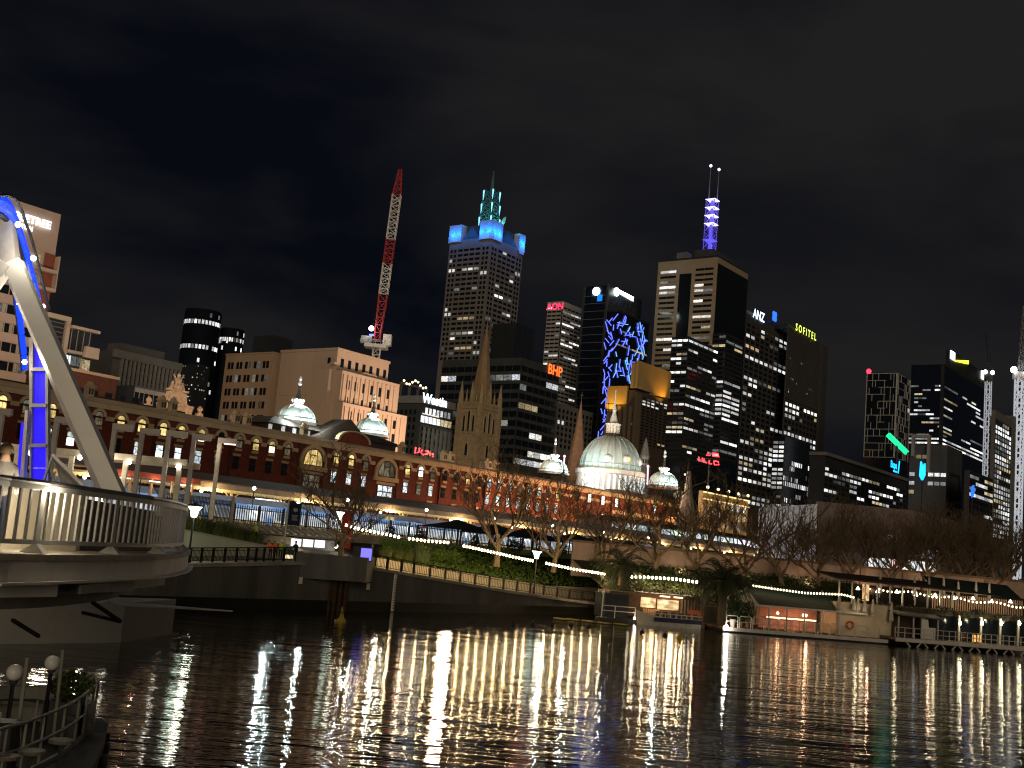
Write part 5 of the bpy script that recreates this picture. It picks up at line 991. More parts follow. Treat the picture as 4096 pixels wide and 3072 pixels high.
# ------------------------------------------------------------------ kiosk, banner, purple booth
ki=sthing('riverside_kiosk','dark kiosk with ribbed awning, three white posters and glowing doorway','kiosk',SP(985,2150,98)[0],98,prof(-65)); K0=prof(-65); s0=SP(985,2150,98)[0]
X=lambda px,y:SP(px,y,98)[0]-s0; Z=lambda px,y:SP(px,y,98)[1]-K0
xe=X(1345,2180); zt=Z(1200,2152)
MB().box(0,xe,.1,4,0,zt).build('wall',mat('kiosk_dark_wall',(.07,.065,.06)),ki)
for a,b in ((1163,1205),(1211,1253),(1258,1300)): x0_,x1_=X(a,2172),X(b,2175); piece('poster',emit('poster_white',(.92,.95,1),1.25),ki,((x0_+x1_)/2,0,Z(230+a,2180) if False else Z((a+b)/2,2170+(a-1163)*.06)),((x1_-x0_)*.9,.08,Z(a,2156)-Z(a,2186)))
x0_,x1_=X(1122,2220),X(1172,2225); piece('lit_doorway',lit('doorway_yellow',(1,.86,.50),(1,.86,.5),1.4,1.5,2.5),ki,((x0_+x1_)/2,0,Z(1145,2218)),(x1_-x0_,.1,Z(1145,2190)-Z(1145,2246)))
for k in range(15):
    x=X(950,2100)+k*(xe+.9-X(950,2100))/15; MB().add([(x,-1.1,zt+.3),(x+.3,-1.1,zt+.3),(x+.75,1.0,zt+.85),(x+.45,1.0,zt+.85),(x,-1.1,zt+.23),(x+.3,-1.1,zt+.23),(x+.75,1.0,zt+.78),(x+.45,1.0,zt+.78)],[(0,1,2,3),(7,6,5,4),(0,4,5,1),(1,5,6,2),(2,6,7,3),(3,7,4,0)]).build('awning_slat',mat('awning_pale',(.34,.31,.27)),ki)
MB().box(X(950,2100),xe+.8,-1.15,1.0,zt+.10,zt+.2).build('awning_frame',M_dsteel,ki); piece('purple_counter',emit('counter_purple',(.30,.26,1),2.2),ki,(X(1250,2210),-.1,Z(1250,2208)),(X(1300,2212)-X(1205,2205),.2,.22))
MB().sphere((xe-.3,-.3,zt-.4),.14,8,6).build('wall_lamp',emit('globe_white',(1,.93,.8),14),ki); point(ki,(xe-.3,-.8,zt-.5),45,(1,.95,.9),.1); point(ki,(X(1150,2220),-1.0,1.0),60,(1,.82,.45),.2)
uw=sthing('undercroft_wall','dark undercroft wall with small wall lamp below the railway fence','wall',xe+s0+.3,93,2.6); MB().box(0,13,0,.4,0,2.3).build('wall_face',M_conc,uw)
x_=SP(1428,2187,92.7); MB().sphere((x_[0]-(xe+s0+.3),-.2,x_[1]-2.6),.13,8,6).build('wall_lamp',emit('globe_white',(1,.93,.8),14),uw); point(uw,(x_[0]-(xe+s0+.3),-.7,x_[1]-2.8),40,(1,.95,.85),.1)
for px,y,w,hh,mm,nm,lb in ((1450,2215,.95,.75,emit('booth_screen_purple',(.20,.18,.95),1.4),'purple_screen_booth','small booth with a purple lit screen on the lookout wall'),):
    s_,z=SP(px,y,111); o=sthing(nm,lb,'booth',s_,111,z-hh/2-.1); MB().box(-w/2-.08,w/2+.08,-.3,.3,0,hh+.16).build('cabinet',M_dsteel,o); piece('screen',mm,o,(0,-.32,hh/2+.08),(w,.04,hh))
    MB().tube([(w*.9,0,0),(w*.9,0,1.1)],.06,5).build('pipe_stand',M_steel,o)
ba=sthing('banner_pole','navy street banner with pale shield emblem on a grey pole','banner',SP(1130,2235,107)[0],107,prof(-68)); s0=SP(1130,2235,107)[0]; z0=prof(-68); zz=lambda y:SP(1148,y,107)[1]-z0; xx=lambda px:SP(px,2050,107)[0]-s0
MB().tube([(0,0,0),(0,0,zz(1995))],.06,7).build('pole',M_steel,ba); wB=1.02
bn=MB().box(.08,.08+wB,-.03,.03,zz(2100),zz(2008)).build('banner_cloth',mat('banner_navy',(.012,.022,.06),.7),ba); MB().box(.08,.08+wB,-.03,.03,zz(2114),zz(2101)).build('banner_foot',mat('banner_grey',(.20,.20,.19)),ba)
MB().slab([(.42,zz(2030)),(.78,zz(2030)),(.78,zz(2040)),(.60,zz(2046)),(.42,zz(2040))],'y',-.05,-.035).build('shield_emblem',mat('emblem_pale',(.40,.42,.45)),bn)
for k,w in enumerate((.5,.4,.5)): MB().box(.36,.36+w,-.05,-.035,zz(2060+k*8)-.05,zz(2060+k*8)+.05).build('text_line',mat('text_grey',(.22,.23,.28)),bn)
# ------------------------------------------------------------------ festoon lights
M_bulb=emit('festoon_bulb',(1,.74,.38),32); M_bulb2=emit('festoon_bulb_bright',(1,.86,.58),36)
bm=MB().sphere((0,0,0),.075,8,6,1.25).mesh('bulb',M_bulb); bm2=MB().sphere((0,0,0),.085,8,6,1.3).mesh('bulb',M_bulb2)
bmd=MB().sphere((0,0,0),.07,8,6,1.25).mesh('bulb',emit('festoon_bulb_soft',(1,.86,.55),4.5))
def festoon(label,pts,n,bright=False,skip=(),watts=26,soft=False):
    P3=[Vector(P(*p)) for p in pts]; L_=[0]
    for a,b in zip(P3,P3[1:]): L_.append(L_[-1]+(b-a).length)
    def at(q):
        q*=L_[-1]
        for i in range(len(P3)-1):
            if q<=L_[i+1]+1e-6: k=(q-L_[i])/(L_[i+1]-L_[i]); return P3[i].lerp(P3[i+1],k)-Vector((0,0,.0))
    o=thing('festoon_string',label,'string lights',tuple(P3[0])); b=P3[0]
    MB().tube([tuple(at(k/40)-b) for k in range(41)],.015,4).build('cable',M_black,o)
    for k in range(n):
        if k in skip: continue
        q=at((k+.5)/n)-b; inst('bulb',bmd if soft else (bm2 if bright else bm),o,q-Vector((0,0,.12)))
        if k%3==1: point(o,tuple(q-Vector((0,.25,.2))),watts*2.3,(1,.68,.34),.09)
    return o
festoon('string of round warm bulbs from the first plane tree to the shrubs',[(1378,2092,80),(1450,2112,81),(1520,2125,82),(1604,2144,83)],14)
festoon('string of round warm bulbs over the flax and grasses',[(1630,2147,83),(1715,2158,84),(1800,2164,85)],11)
festoon('string of round warm bulbs in front of the timber terrace',[(1850,2176,86),(1960,2200,88),(2092,2230,90),(2136,2238,91)],24)
festoon('string of round warm bulbs over the green ground cover',[(2180,2246,92),(2300,2272,94),(2424,2291,96)],20)
festoon('string of large warm bulbs between the two palm trees',[(2520,2301,97),(2600,2304,97),(2700,2310,97),(2795,2324,97)],17,True,watts=30)
festoon('string of dense white bulbs above the green tent roof',[(3008,2336,93),(3100,2350,93),(3220,2366,93),(3370,2372,93),(3420,2385,93)],34,False,watts=2,soft=True)
# ------------------------------------------------------------------ dark marquees above the bank
for mi,(px,py,wp,t) in enumerate(((1832,2078,115,88),(1985,2096,110,88),(2112,2112,105,88),(2297,2133,100,87),(2400,2143,90,87),(2512,2160,95,87))):
    s_,z=SP(px,py,t); r=wp*(S(s_,t,0)[1])/F; o=sthing('dark_marquee',('first','second','third','fourth','fifth','last')[mi]+' black pyramid roofed marquee counted from the yellow train cab','marquee',s_,t,4.46,'black pyramid marquees in a row')
    H=z-4.46; MB().add([(-r,-r,H-.95),(r,-r,H-.95),(r,r,H-.95),(-r,r,H-.95),(-r*.5,-r*.5,H-.55),(r*.5,-r*.5,H-.55),(r*.5,r*.5,H-.55),(-r*.5,r*.5,H-.55),(0,0,H)],[(0,1,5,4),(1,2,6,5),(2,3,7,6),(3,0,4,7),(4,5,8),(5,6,8),(6,7,8),(7,4,8),(3,2,1,0)]).build('roof',mat('marquee_black',(.012,.016,.015),.8),o)
    MB().box(-r,r,-r-.03,-r+.02,H-1.2,H-.96).build('valance',mat('marquee_black',(.012,.016,.015)),o)
    for a in (-1,1):
        for b in (-1,1): MB().box(a*r*.96-.05,a*r*.96+.05,b*r*.96-.05,b*r*.96+.05,0,H-.96).build('post',M_dsteel,o)
tt=sthing('timber_terrace','low timber clad terrace building below the marquees','building',SP(1720,2215,90)[0],90,3.0)
MB().box(0,13.5,0,3,0,1.5).build('wall',mat('terrace_timber',(.14,.10,.055),.85,var=.35,scale=2),tt)
for k in range(8): piece('board',mat('terrace_board',(.20,.15,.08),.85),tt,(8.5+(k%4)*0,-.1,.12+.17*k),(3.6,.06,.13))
for k in range(5): piece('window',M_win_d if k!=1 else emit('menu_pink',(1,.5,.3),.8),tt,(1+k*1.5,-.05,.95),(.8,.06,.75))
# ------------------------------------------------------------------ bare plane trees
M_bark=mat('plane_bark',(.20,.145,.085),.9,var=.35,scale=2.5); M_twig=mat('plane_twig',(.12,.085,.05),.9,var=.3,scale=2)
def grow(seed,H=9.0,lean=0.0,top=6):
    r=random.Random(seed); trunk=MB(); tw=MB()
    def branch(p,d,l,rad,lev):
        n=4 if lev<3 else 3; pts=[p]; q=p.copy(); dd=d.copy()
        for i in range(n):
            dd=(dd+Vector((r.uniform(-1,1),r.uniform(-1,1),r.uniform(-.4,.9)))*(.10+.05*lev)).normalized(); q=q+dd*l/n; pts.append(q.copy())
        e=rad*(.62 if lev<2 else .5); rs=[rad+(e-rad)*i/n for i in range(n+1)]
        (trunk if lev<2 else tw).tube(pts,rs,6 if lev<2 else (4 if lev<4 else 3),False)
        if lev>=top or l<.28: return
        kids=(5,3,3,3,3,2)[lev] if lev<6 else 2
        for k in range(kids):
            f=1.0 if k==0 else r.uniform(.35,.98); i=min(n-1,int(f*n)); b=pts[i].lerp(pts[i+1],f*n-i if f<1 else 1)
            ax=Vector((r.uniform(-1,1),r.uniform(-1,1),r.uniform(-.1,.5))).normalized(); sp=(.75,.62,.6,.62,.7,.8)[lev]
            if lev==0: a=2*math.pi*(k+r.uniform(-.3,.3))/kids; nd=Vector((math.cos(a)*.75,math.sin(a)*.75,r.uniform(.55,1.15))).normalized()
            else: nd=(dd+ax*sp*1.1+Vector((0,0,.02))).normalized()
            branch(b,nd,l*r.uniform(.60,.86)*(1.5 if lev==0 else 1),rad*(.62 if k else .72)*(.8 if lev==0 else 1),lev+1)
    branch(Vector((0,0,-.1)),Vector((lean,0,1)).normalized(),H*.24,H*.024,0)
    return trunk.mesh('trunk',M_bark),tw.mesh('crown',M_twig)
TV=[grow(s,9.0,l) for s,l in ((3,.05),(11,-.05),(24,.0),(37,.1))]
TF=[grow(s,9.0,0,5) for s in (5,16,29)]
TL=[(1361,2228,1775,78,'bare plane tree with wide limbs beside the kiosk and red pillar'),(1985,2262,1795,92,'bare plane tree above the middle of the festoon bulbs'),(2213,2285,1850,98,'bare plane tree behind the red capped promenade lamp'),
(2412,2310,1880,101,'bare plane tree behind the first palm crown'),(2618,2320,1850,102,'bare plane tree standing between the two palms before the orange pavilion'),(2792,2330,1900,104,'bare plane tree just left of the second palm'),
(2972,2345,1905,103,'bare plane tree before the gold lit pub'),(3130,2350,1960,103,'bare plane tree before the pale lit gallery wall'),(3272,2358,1990,104,'bare plane tree at the edge of the pale gallery wall'),(3402,2365,2000,106,'bare plane tree before the brown gallery block'),
(3562,2372,2020,107,'bare plane tree before the glass pavilion'),(3690,2380,2000,108,'bare plane tree with slanting limbs beside the glass pavilion'),(3835,2395,1990,110,'bare plane tree behind the closed terrace umbrellas'),(3975,2400,2020,110,'bare plane tree below the lit apartment grid')]
for i,(px,yb,yt,d,lab) in enumerate(TL):
    b=P(px,yb,d); z0=b[2]; H=P(px,yt,d)[2]-z0; k=H/9.6; tr=thing('plane_tree',lab,'tree',(b[0],b[1],z0),rnd.uniform(0,6.28)); tr.scale=(k*1.28,k*1.28,k)
    me=TV[i%4]; inst('trunk',me[0],tr,(0,0,0)); inst('crown',me[1],tr,(0,0,0))
# darker trees further back in the square
M_bark2=mat('far_bark',(.10,.07,.045),.9)
for i in range(13):
    px=3240+i*68+rnd.uniform(-20,20); d=rnd.uniform(150,235); yb=2255+(px-2700)*.085; yt=rnd.uniform(1930,2010)+(px-2700)*.02; b=P(px,yb,d); H=P(px,yt,d)[2]-4.4; k=H/9.6
    tr=thing('far_plane_tree','tall dark bare tree in the grove beyond the railway','tree',(b[0],b[1],4.4),rnd.uniform(0,6.28),'dark bare trees in the grove'); tr.scale=(k*1.15,k*1.15,k)
    me=TF[i%3]; inst('trunk',me[0],tr,(0,0,0)); inst('crown',me[1],tr,(0,0,0))
pi=sthing('red_pillar','dark red painted iron pillar behind the first plane tree','pillar',SP(1378,2210,96)[0],96,2.9); MB().box(-.3,.3,-.3,.3,0,3.6).build('shaft',M_red,pi); MB().box(-.4,.4,-.4,.4,3.6,3.8).build('cap',M_red,pi)
# ------------------------------------------------------------------ palms
M_frond=mat('palm_frond',(.030,.042,.016),.6,var=.3,scale=2); M_ptrunk=mat('palm_trunk',(.13,.10,.065),.9,var=.5,scale=6,bump=.8)
def palm_mesh(seed):
    r=random.Random(seed); mb=MB()
    for k in range(46):
        a=r.uniform(0,2*math.pi); el=r.uniform(-.25,1.25); L_=r.uniform(1.9,2.5); p=Vector((0,0,0)); d=Vector((math.cos(a)*math.cos(el),math.sin(a)*math.cos(el),math.sin(el))); pts=[p.copy()]
        for i in range(9): d=(d+Vector((0,0,-.10-.035*i))).normalized(); p=p+d*L_/9; pts.append(p.copy())
        mb.tube(pts,[.035-.003*i for i in range(10)],3,False)
        for i in range(1,10):
            for h in (0,.5):
                q=pts[i-1].lerp(pts[i],h+.25); t=(pts[i]-pts[i-1]).normalized(); sd=t.cross(Vector((0,0,1))); sd=sd.normalized() if sd.length>.05 else Vector((1,0,0)); l=.52*math.sin(math.pi*(i+h)/10.6)**.6
                for sg in (-1,1):
                    e=q+(sd*sg*.75+t*.6+Vector((0,0,-.25))).normalized()*l; w=t*.035; mb.add([q-w,q+w,e],[(0,1,2)])
    return mb.mesh('fronds',M_frond)
PM=palm_mesh(4)
for px,yc,yb,d,sc,lab in ((2492,2262,2420,96,1.3,'palm tree rising behind the black floating box'),(2896,2322,2500,88.5,1.4,'larger palm tree beside the lit floating bar')):
    c=P(px,yc,d); zb=P(px,yb,d)[2]; o=thing('palm_tree',lab,'palm tree',(c[0],c[1],zb)); H=c[2]-zb
    tk=MB(); N=9
    tk.lathe([(.30+.05*(k%2)+.16*max(0,(k-6)/2),H*k/N) for k in range(N+1)],9); tk.build('trunk',M_ptrunk,o)
    f=inst('fronds',PM,o,(0,0,H)); f.scale=(sc,sc,sc); f.rotation_euler=(0,0,px)
# ------------------------------------------------------------------ shrubs, flax and ground cover
M_leafg=mat('ground_cover_leaf',(.12,.20,.032),.7,var=.45,scale=3); M_grass=mat('ornamental_grass',(.10,.12,.030),.8,var=.4,scale=3); M_flax=mat('flax_leaf',(.13,.17,.06),.6,var=.4,scale=2); M_shrubd=mat('dark_shrub_leaf',(.030,.045,.014),.7,var=.5,scale=3)
def leaves(mb,c,rx,ry,rz,n,sz,r):
    for _ in range(n):
        while True:
            v=Vector((r.uniform(-1,1),r.uniform(-1,1),r.uniform(-1,1)))
            if v.length<1: break
        p=Vector(c)+Vector((v.x*rx,v.y*ry,v.z*rz)); a=Vector((r.gauss(0,1),r.gauss(0,1),r.gauss(0,.7))).normalized(); b=a.cross(Vector((r.gauss(0,1),r.gauss(0,1),r.gauss(0,1)))).normalized(); s=sz*r.uniform(.6,1.4)
        mb.add([p-a*s,p+b*s*.45,p+a*s,p-b*s*.45],[(0,1,2,3)])
def blades(mb,c,rad,h,n,r,w=.02):
    for _ in range(n):
        a=r.uniform(0,6.28); q=rad*math.sqrt(r.random()); p=Vector(c)+Vector((q*math.cos(a),q*math.sin(a),0)); o=Vector((math.cos(a),math.sin(a),0)); hh=h*r.uniform(.6,1.1); bnd=r.uniform(.3,.9)*hh; sd=Vector((-math.sin(a),math.cos(a),0))*w
        p1=p+o*bnd*.3+Vector((0,0,hh*.65)); p2=p+o*bnd+Vector((0,0,hh*r.uniform(.55,1.0))); mb.add([p-sd,p+sd,p1+sd,p1-sd,p2],[(0,1,2,3),(3,2,4)])
gc=MB(); r_=random.Random(8)
for k in range(15000):
    px=r_.uniform(1500,2990); f=r_.random(); s_=SP(px,2240+(px-1499)*.07,103-10*f)[0]; t=104.3-11*f; z=prof(s_)+.95+(4.46-prof(s_)-.95)*min(1,f*1.1); p=S(s_,t,z+r_.uniform(0,.3))
    a=Vector((r_.gauss(0,1),r_.gauss(0,1),r_.gauss(0,.8))).normalized(); b=a.cross(Vector((r_.gauss(0,1),r_.gauss(0,1),r_.gauss(0,1)))).normalized(); sz=r_.uniform(.07,.17); gc.add([p-a*sz,p+b*sz*.5,p+a*sz,p-b*sz*.5],[(0,1,2,3)])
o=gc.build('ground_cover',M_leafg); tag(o,'dense leafy ground cover on the garden bank below the bulbs','ground cover'); stuff(o)
for i,(px,y,lab) in enumerate(((780,2105,'arching ornamental grass clump directly above the pale green wall end'),(850,2120,'arching ornamental grass clump in the middle of the pale green wall top'),(920,2135,'bushy arching grass clump above the low part of the pale green wall'),(985,2150,'last arching grass clump beside the kiosk awning'))):
    s_,z=SP(px,y+22,103.5); o=sthing('ornamental_grass',lab,'grass clump',s_,103.5,z-.5); mb=MB(); blades(mb,(0,0,0),.9,1.7,700,random.Random(i),.018); mb.build('blades',M_grass,o)
for i,(px,y) in enumerate(((1545,2205),(1590,2208),(1625,2212))):
    s_,z=SP(px,y+15,103.5); o=sthing('tussock_grass','round tussock of fine yellow green grass at the fence end','grass clump',s_,103.5,z-.3,'tussocks at the fence end'); mb=MB(); blades(mb,(0,0,0),.45,.95,380,random.Random(i+20),.012); mb.build('blades',M_grass,o)
s_,z=SP(1688,2230,102.5); o=sthing('flax_bush','large flax bush with long pale strap leaves','shrub',s_,102.5,z-.5); mb=MB(); blades(mb,(0,0,0),.55,2.0,150,random.Random(31),.05); mb.build('strap_leaves',M_flax,o)
for i,(px,y,lab) in enumerate(((1750,2215,'low yellow green shrub beside the flax bush'),(1815,2226,'low yellow green shrub below the bulbs by the terrace'))):
    s_,z=SP(px,y,102.5); o=sthing('low_shrub',lab,'shrub',s_,102.5,z-.5); mb=MB(); leaves(mb,(0,0,.4),1.0,.6,.5,700,.09,random.Random(50+i)); mb.build('foliage',M_leafg,o)
for i,(px,y) in enumerate(((1560,2130),(1680,2150),(1900,2165),(1990,2180),(2050,2185),(2080,2195),(2250,2205),(2340,2215),(2440,2220))):
    s_,z=SP(px,y+10,82); o=sthing('terrace_shrub','dark leafy shrub in front of the picket fence','shrub',s_,82,4.46,'dark shrubs along the picket fence'); mb=MB(); leaves(mb,(0,0,1.0),.8,.5,.8,260,.13,random.Random(70+i)); mb.build('foliage',M_shrubd,o); MB().tube([(0,0,0),(0,0,1.0)],.05,5).build('stem',M_bark,o)
# ------------------------------------------------------------------ people
M_skin=mat('skin',(.45,.28,.20),.6,var=.05); M_hair=mat('dark_hair',(.10,.065,.035),.7)
def person(name_label,loc,h,top,legs,rz=0,lean=0.0,arm=.35,hat=None):
    o=thing('person',name_label,'person',loc,rz); k=h/1.75
    v=[(0,0,.95),(0,-.02-lean*.3,1.2),(0,-.02-lean*.7,1.42),(0,-lean*.9,1.52),(0,-.02-lean*1.0,1.66),
       (.09,0,.90),(.11,.02,.5),(.10,.04,.07),(.10,-.10,.03),(-.09,0,.90),(-.11,.02,.5),(-.10,.0,.07),(-.10,-.14,.03),
       (.19,-lean*.7,1.40),(.25,-.02-lean*.8,1.12),(.22,-arm*.7-lean*.6,.98),(.20,-arm*.95-lean*.6,.96),(-.19,-lean*.7,1.40),(-.25,-.02-lean*.8,1.12),(-.22,-arm*.7-lean*.6,.98),(-.20,-arm*.95-lean*.6,.96)]
    e=[(0,1),(1,2),(2,3),(3,4),(0,5),(5,6),(6,7),(7,8),(0,9),(9,10),(10,11),(11,12),(2,13),(13,14),(14,15),(15,16),(2,17),(17,18),(18,19),(19,20)]
    rad=[.15,.15,.16,.06,.10,.10,.075,.05,.045,.10,.075,.05,.045,.075,.055,.045,.04,.075,.055,.045,.04]
    me=bpy.data.meshes.new('body'); me.from_pydata([(a*k,b*k,c*k) for a,b,c in v],e,[]); ob=bpy.data.objects.new('body',me); col.objects.link(ob)
    m=ob.modifiers.new('s','SKIN'); 
    for i,sv in enumerate(me.skin_vertices[0].data): sv.radius=(rad[i]*k,rad[i]*k*.8); sv.use_root=(i==0)
    sb=ob.modifiers.new('d','SUBSURF'); sb.levels=1; sb.render_levels=1; bpy.context.view_layer.update()
    nm=bpy.data.meshes.new_from_object(ob.evaluated_get(bpy.context.evaluated_depsgraph_get())); bpy.data.objects.remove(ob); nm.materials.clear()
    for mm in (legs,top,M_skin): nm.materials.append(mm)
    for p in nm.polygons:
        z=p.center.z/k; y=p.center.y/k; p.material_index=2 if z>1.49 or (abs(p.center.x/k)>.15 and z<1.03 and y<-.12) else (1 if z>.93 else 0); p.use_smooth=True
    b=bpy.data.objects.new('body',nm); col.objects.link(b); b.parent=o
    MB().sphere((0,(.015-lean)*k,1.70*k),.115*k,10,8,1.0).build('hair' if not hat else 'helmet',hat or M_hair,o,smooth=True); return o
M_hi=mat('hi_vis_yellow',(.45,.65,.03),.6,var=.1); M_or=mat('hi_vis_orange',(.85,.14,.04),.6,var=.1); M_navy=mat('navy_cloth',(.012,.015,.03),.8); M_whel=mat('white_helmet',(.7,.7,.68),.4); M_tan=mat('tan_cloth',(.30,.24,.17),.8)
for px,y,t,top,legs,hat,ln,lab in ((1022,2150,104.2,M_hi,M_navy,M_hi,.15,'worker in yellow hi-vis jacket at the end of the pale green wall'),(1085,2178,107.5,M_or,M_navy,M_hair,.45,'worker in orange vest bending over beside a colleague'),(1106,2182,107.3,M_or,M_navy,M_hair,.4,'second worker in orange vest bending near the banner pole'),(1128,2168,107.2,M_hi,M_navy,M_whel,.05,'worker in yellow vest and white helmet by the glowing doorway'),(1186,2172,108.5,M_navy,M_tan,M_hair,.1,'man in dark jacket and pale trousers before the white posters')):
    s_,zh=SP(px,y,t); zb=prof(s_) if t>105 else prof(s_)+1.0; person(lab,S(s_,t,zb),max(1.1,(zh-zb+.08)/(1-.12*ln)),top,legs,rnd.uniform(-.5,.5),ln,.3,hat)
# ------------------------------------------------------------------ floating bars and decks on the right
rnd = random.Random(12)
DO=np.array([15.7,88.4]); DU=np.array([26.5,4.9])/math.hypot(26.5,4.9); DV=np.array([-DU[1],DU[0]]); DROT=math.atan2(DU[1],DU[0])
def D(u,v,z): return Vector((DO[0]+DU[0]*u+DV[0]*v,DO[1]+DU[1]*u+DV[1]*v,z))
def DP(px,py,v=0):                                       # pixel on the upright plane v behind the deck edge
    r=ray(px,py); o=DO+DV*v; k=(o[0]*DV[0]+o[1]*DV[1])/(r[0]*DV[0]+r[1]*DV[1]); p=r*k
    return float((p[0]-o[0])*DU[0]+(p[1]-o[1])*DU[1]), float(p[2]+EYE)
def dthing(name,label,cat,u,v,z,group=None): return thing(name,label,cat,D(u,v,z),DROT,group)
M_deckw=mat('deck_white_paint',(.50,.48,.44),.6,var=.15,scale=1.5); M_deckt=mat('deck_timber',(.17,.12,.075),.85,var=.3,scale=2); M_umb=mat('umbrella_canvas',(.50,.44,.38),.85,var=.12,scale=2); M_hull=mat('dark_hull',(.03,.03,.028),.6)
def rail_run(parent,u0,u1,v,z,h,n,m=M_deckw,r=.035):
    for k in range(n+1): x=u0+(u1-u0)*k/n; MB().tube([(x,v,z),(x,v,z+h)],r,6).build('rail_post',m,parent)
    for f in (.52,1.0): MB().tube([(u0,v,z+h*f),(u1,v,z+h*f)],r*.85,6).build('rail',m,parent)
# -- planted bank behind the decks
M_soil2=mat('garden_soil',(.035,.030,.016))
struct(MB().quad(D(-5.2,6.2,1.7),D(75,6.2,1.7),D(75,15,4.39),D(-6.5,15,4.39)).build('east_garden_bank',M_soil2)); struct(MB().quad(D(-9,15,4.392),D(75,15,4.392),S(70,91,4.392),S(-34,91,4.392)).build('upper_lawn',mat('upper_lawn',(.05,.045,.03),.9)))
ew=dthing('deckside_wall','pale stained concrete wall along the planted bank behind the floating bar','wall',-5.3,6.0,0); MB().box(0,80,0,.3,-1,1.6).build('wall_face',mat('deckside_concrete',(.16,.14,.10),.85,var=.25,scale=.8),ew); MB().box(-.05,84,-.06,.36,1.601,1.68).build('coping',M_paleconc,ew)
pw=dthing('lit_railway_wall','long pinkish lit retaining wall behind the palms and plane trees','wall',-6.5,15.2,3.0); MB().box(0,44,0,.4,0,2.9).build('wall_face',mat('pinkish_masonry',(.40,.29,.22),.85,var=.22,scale=.9),pw); MB().box(-.1,44.1,-.08,.48,2.901,3.1).build('coping',M_can,pw)
for k in range(10): MB().box(2+k*4.2,2.5+k*4.2,-.18,-.01,0,2.9).build('pier',mat('masonry_pier',(.30,.21,.15)),pw)
for k in range(7): MB().lathe([(.12,0),(.16,.2)],8,(3.5+k*6,-1.3,.9)).build('added_wall_light',emit('added_light_peach',(1,.66,.42),6),pw); point(pw,(3.5+k*6,-1.5,1.3),42,(1,.64,.40),.1)  # lamps added along the foot to brighten the wall
gc=MB(); r_=random.Random(18)
for k in range(9000):
    u_=r_.uniform(-5.2,20); f=r_.random(); p=D(u_,6.3+8.6*f,1.75+2.65*f+r_.uniform(0,.35)); a=Vector((r_.gauss(0,1),r_.gauss(0,1),r_.gauss(0,.8))).normalized(); b=a.cross(Vector((r_.gauss(0,1),r_.gauss(0,1),r_.gauss(0,1)))).normalized(); sz=r_.uniform(.07,.17); gc.add([p-a*sz,p+b*sz*.5,p+a*sz,p-b*sz*.5],[(0,1,2,3)])
o=gc.build('bank_foliage',mat('bank_leaf',(.055,.075,.022),.7,var=.5,scale=3)); tag(o,'leafy planting on the bank behind the two palms','ground cover'); stuff(o)
# -- main floating deck
ux=lambda px,y,v=0:DP(px,y,v)[0]
u0=ux(2890,2535); u1=ux(3550,2560); zt=DP(3200,2545)[1]; zt=max(zt,.35)
fd=dthing('floating_deck','white edged floating deck with pipe railing below the green tent roof','pontoon',u0,0,0); L_=u1-u0
MB().box(0,L_,0,7,zt-.16,zt).build('deck',M_deckt,fd); MB().box(-.02,L_+.02,-.08,-.005,zt-.24,zt+.02).build('deck_edge',M_deckw,fd); MB().box(.2,L_-.2,.25,6.5,-.6,zt-.17).build('float',M_hull,fd)
for k in range(12): x=.3+k*(L_-.8)/12; w=(L_-.8)/12*.86; MB().tube([(x,.1,zt),(x,.1,zt+.82),(x+.07,.1,zt+.9),(x+w-.07,.1,zt+.9),(x+w,.1,zt+.82),(x+w,.1,zt)],.03,6).build('hoop_rail',M_deckw,fd); MB().tube([(x,.1,zt+.48),(x+w,.1,zt+.48)],.022,5).build('mid_rail',M_deckw,fd)
# -- tent-roofed pavilion on it
tp=dthing('green_tent_pavilion','pavilion with dark green pitched canvas roof and pink lit interior','pavilion',ux(2995,2415,1.5),1.5,zt); b0=ux(2995,2415,1.5)
a=[DP(2992,2414,1.5),DP(3346,2443,1.5),DP(3322,2379,4.2),DP(3036,2353,4.2)]
q=[(a[0][0]-b0,0,a[0][1]-zt),(a[1][0]-b0,0,a[1][1]-zt),(a[2][0]-b0,2.7,a[2][1]-zt),(a[3][0]-b0,2.7,a[3][1]-zt)]
zr=(q[2][2]+q[3][2])/2; ze=(q[0][2]+q[1][2])/2; xl,xr=q[0][0],q[1][0]; rl,rr=xl+.25,q[2][0]
MB().add([(xl+.9,0,ze),(xr,0,ze),(rr,2.7,zr),(rl+.6,2.7,zr),(xl+.9,5.4,ze),(xr,5.4,ze)],[(0,1,2,3),(3,2,5,4),(1,5,2)]).build('roof',mat('green_canvas',(.014,.026,.021),.8,var=.2,scale=1),tp)
MB().add([(xl,-.02,ze),(xl+.9,-.02,ze),(rl+.6,2.7,zr),(xl,5.4,ze)],[(0,1,2),(0,2,3)]).build('gable_canvas',mat('cream_canvas',(.55,.50,.40),.8),tp); MB().box(xl,xr+2.6,-.12,.1,ze-.14,ze-.01).build('eave_beam',M_deckw,tp)
for k in range(6): x=xl+.3+(xr-xl)*k/5; MB().box(x-.05,x+.05,-.05,.05,0,ze-.14).build('post',M_deckw,tp)
MB().box(xl+2.2,xr-.2,3.0,3.2,0,ze).build('back_wall',mat('wall_pink_light_paint',(.42,.20,.16),.8),tp)  # pink light of the interior is put into this wall's colour
for k in range(5): x=xl+.05+k*.22; piece('slat_screen',mat('slat_pine',(.55,.36,.16)),tp,(x,.3,ze*.55),(.14,.05,ze*.8))
MB().box(xl+2.6,xr-.6,2.2,2.32,.82,.92).build('bar_light',emit('bar_light_warm',(1,.62,.30),4),tp)
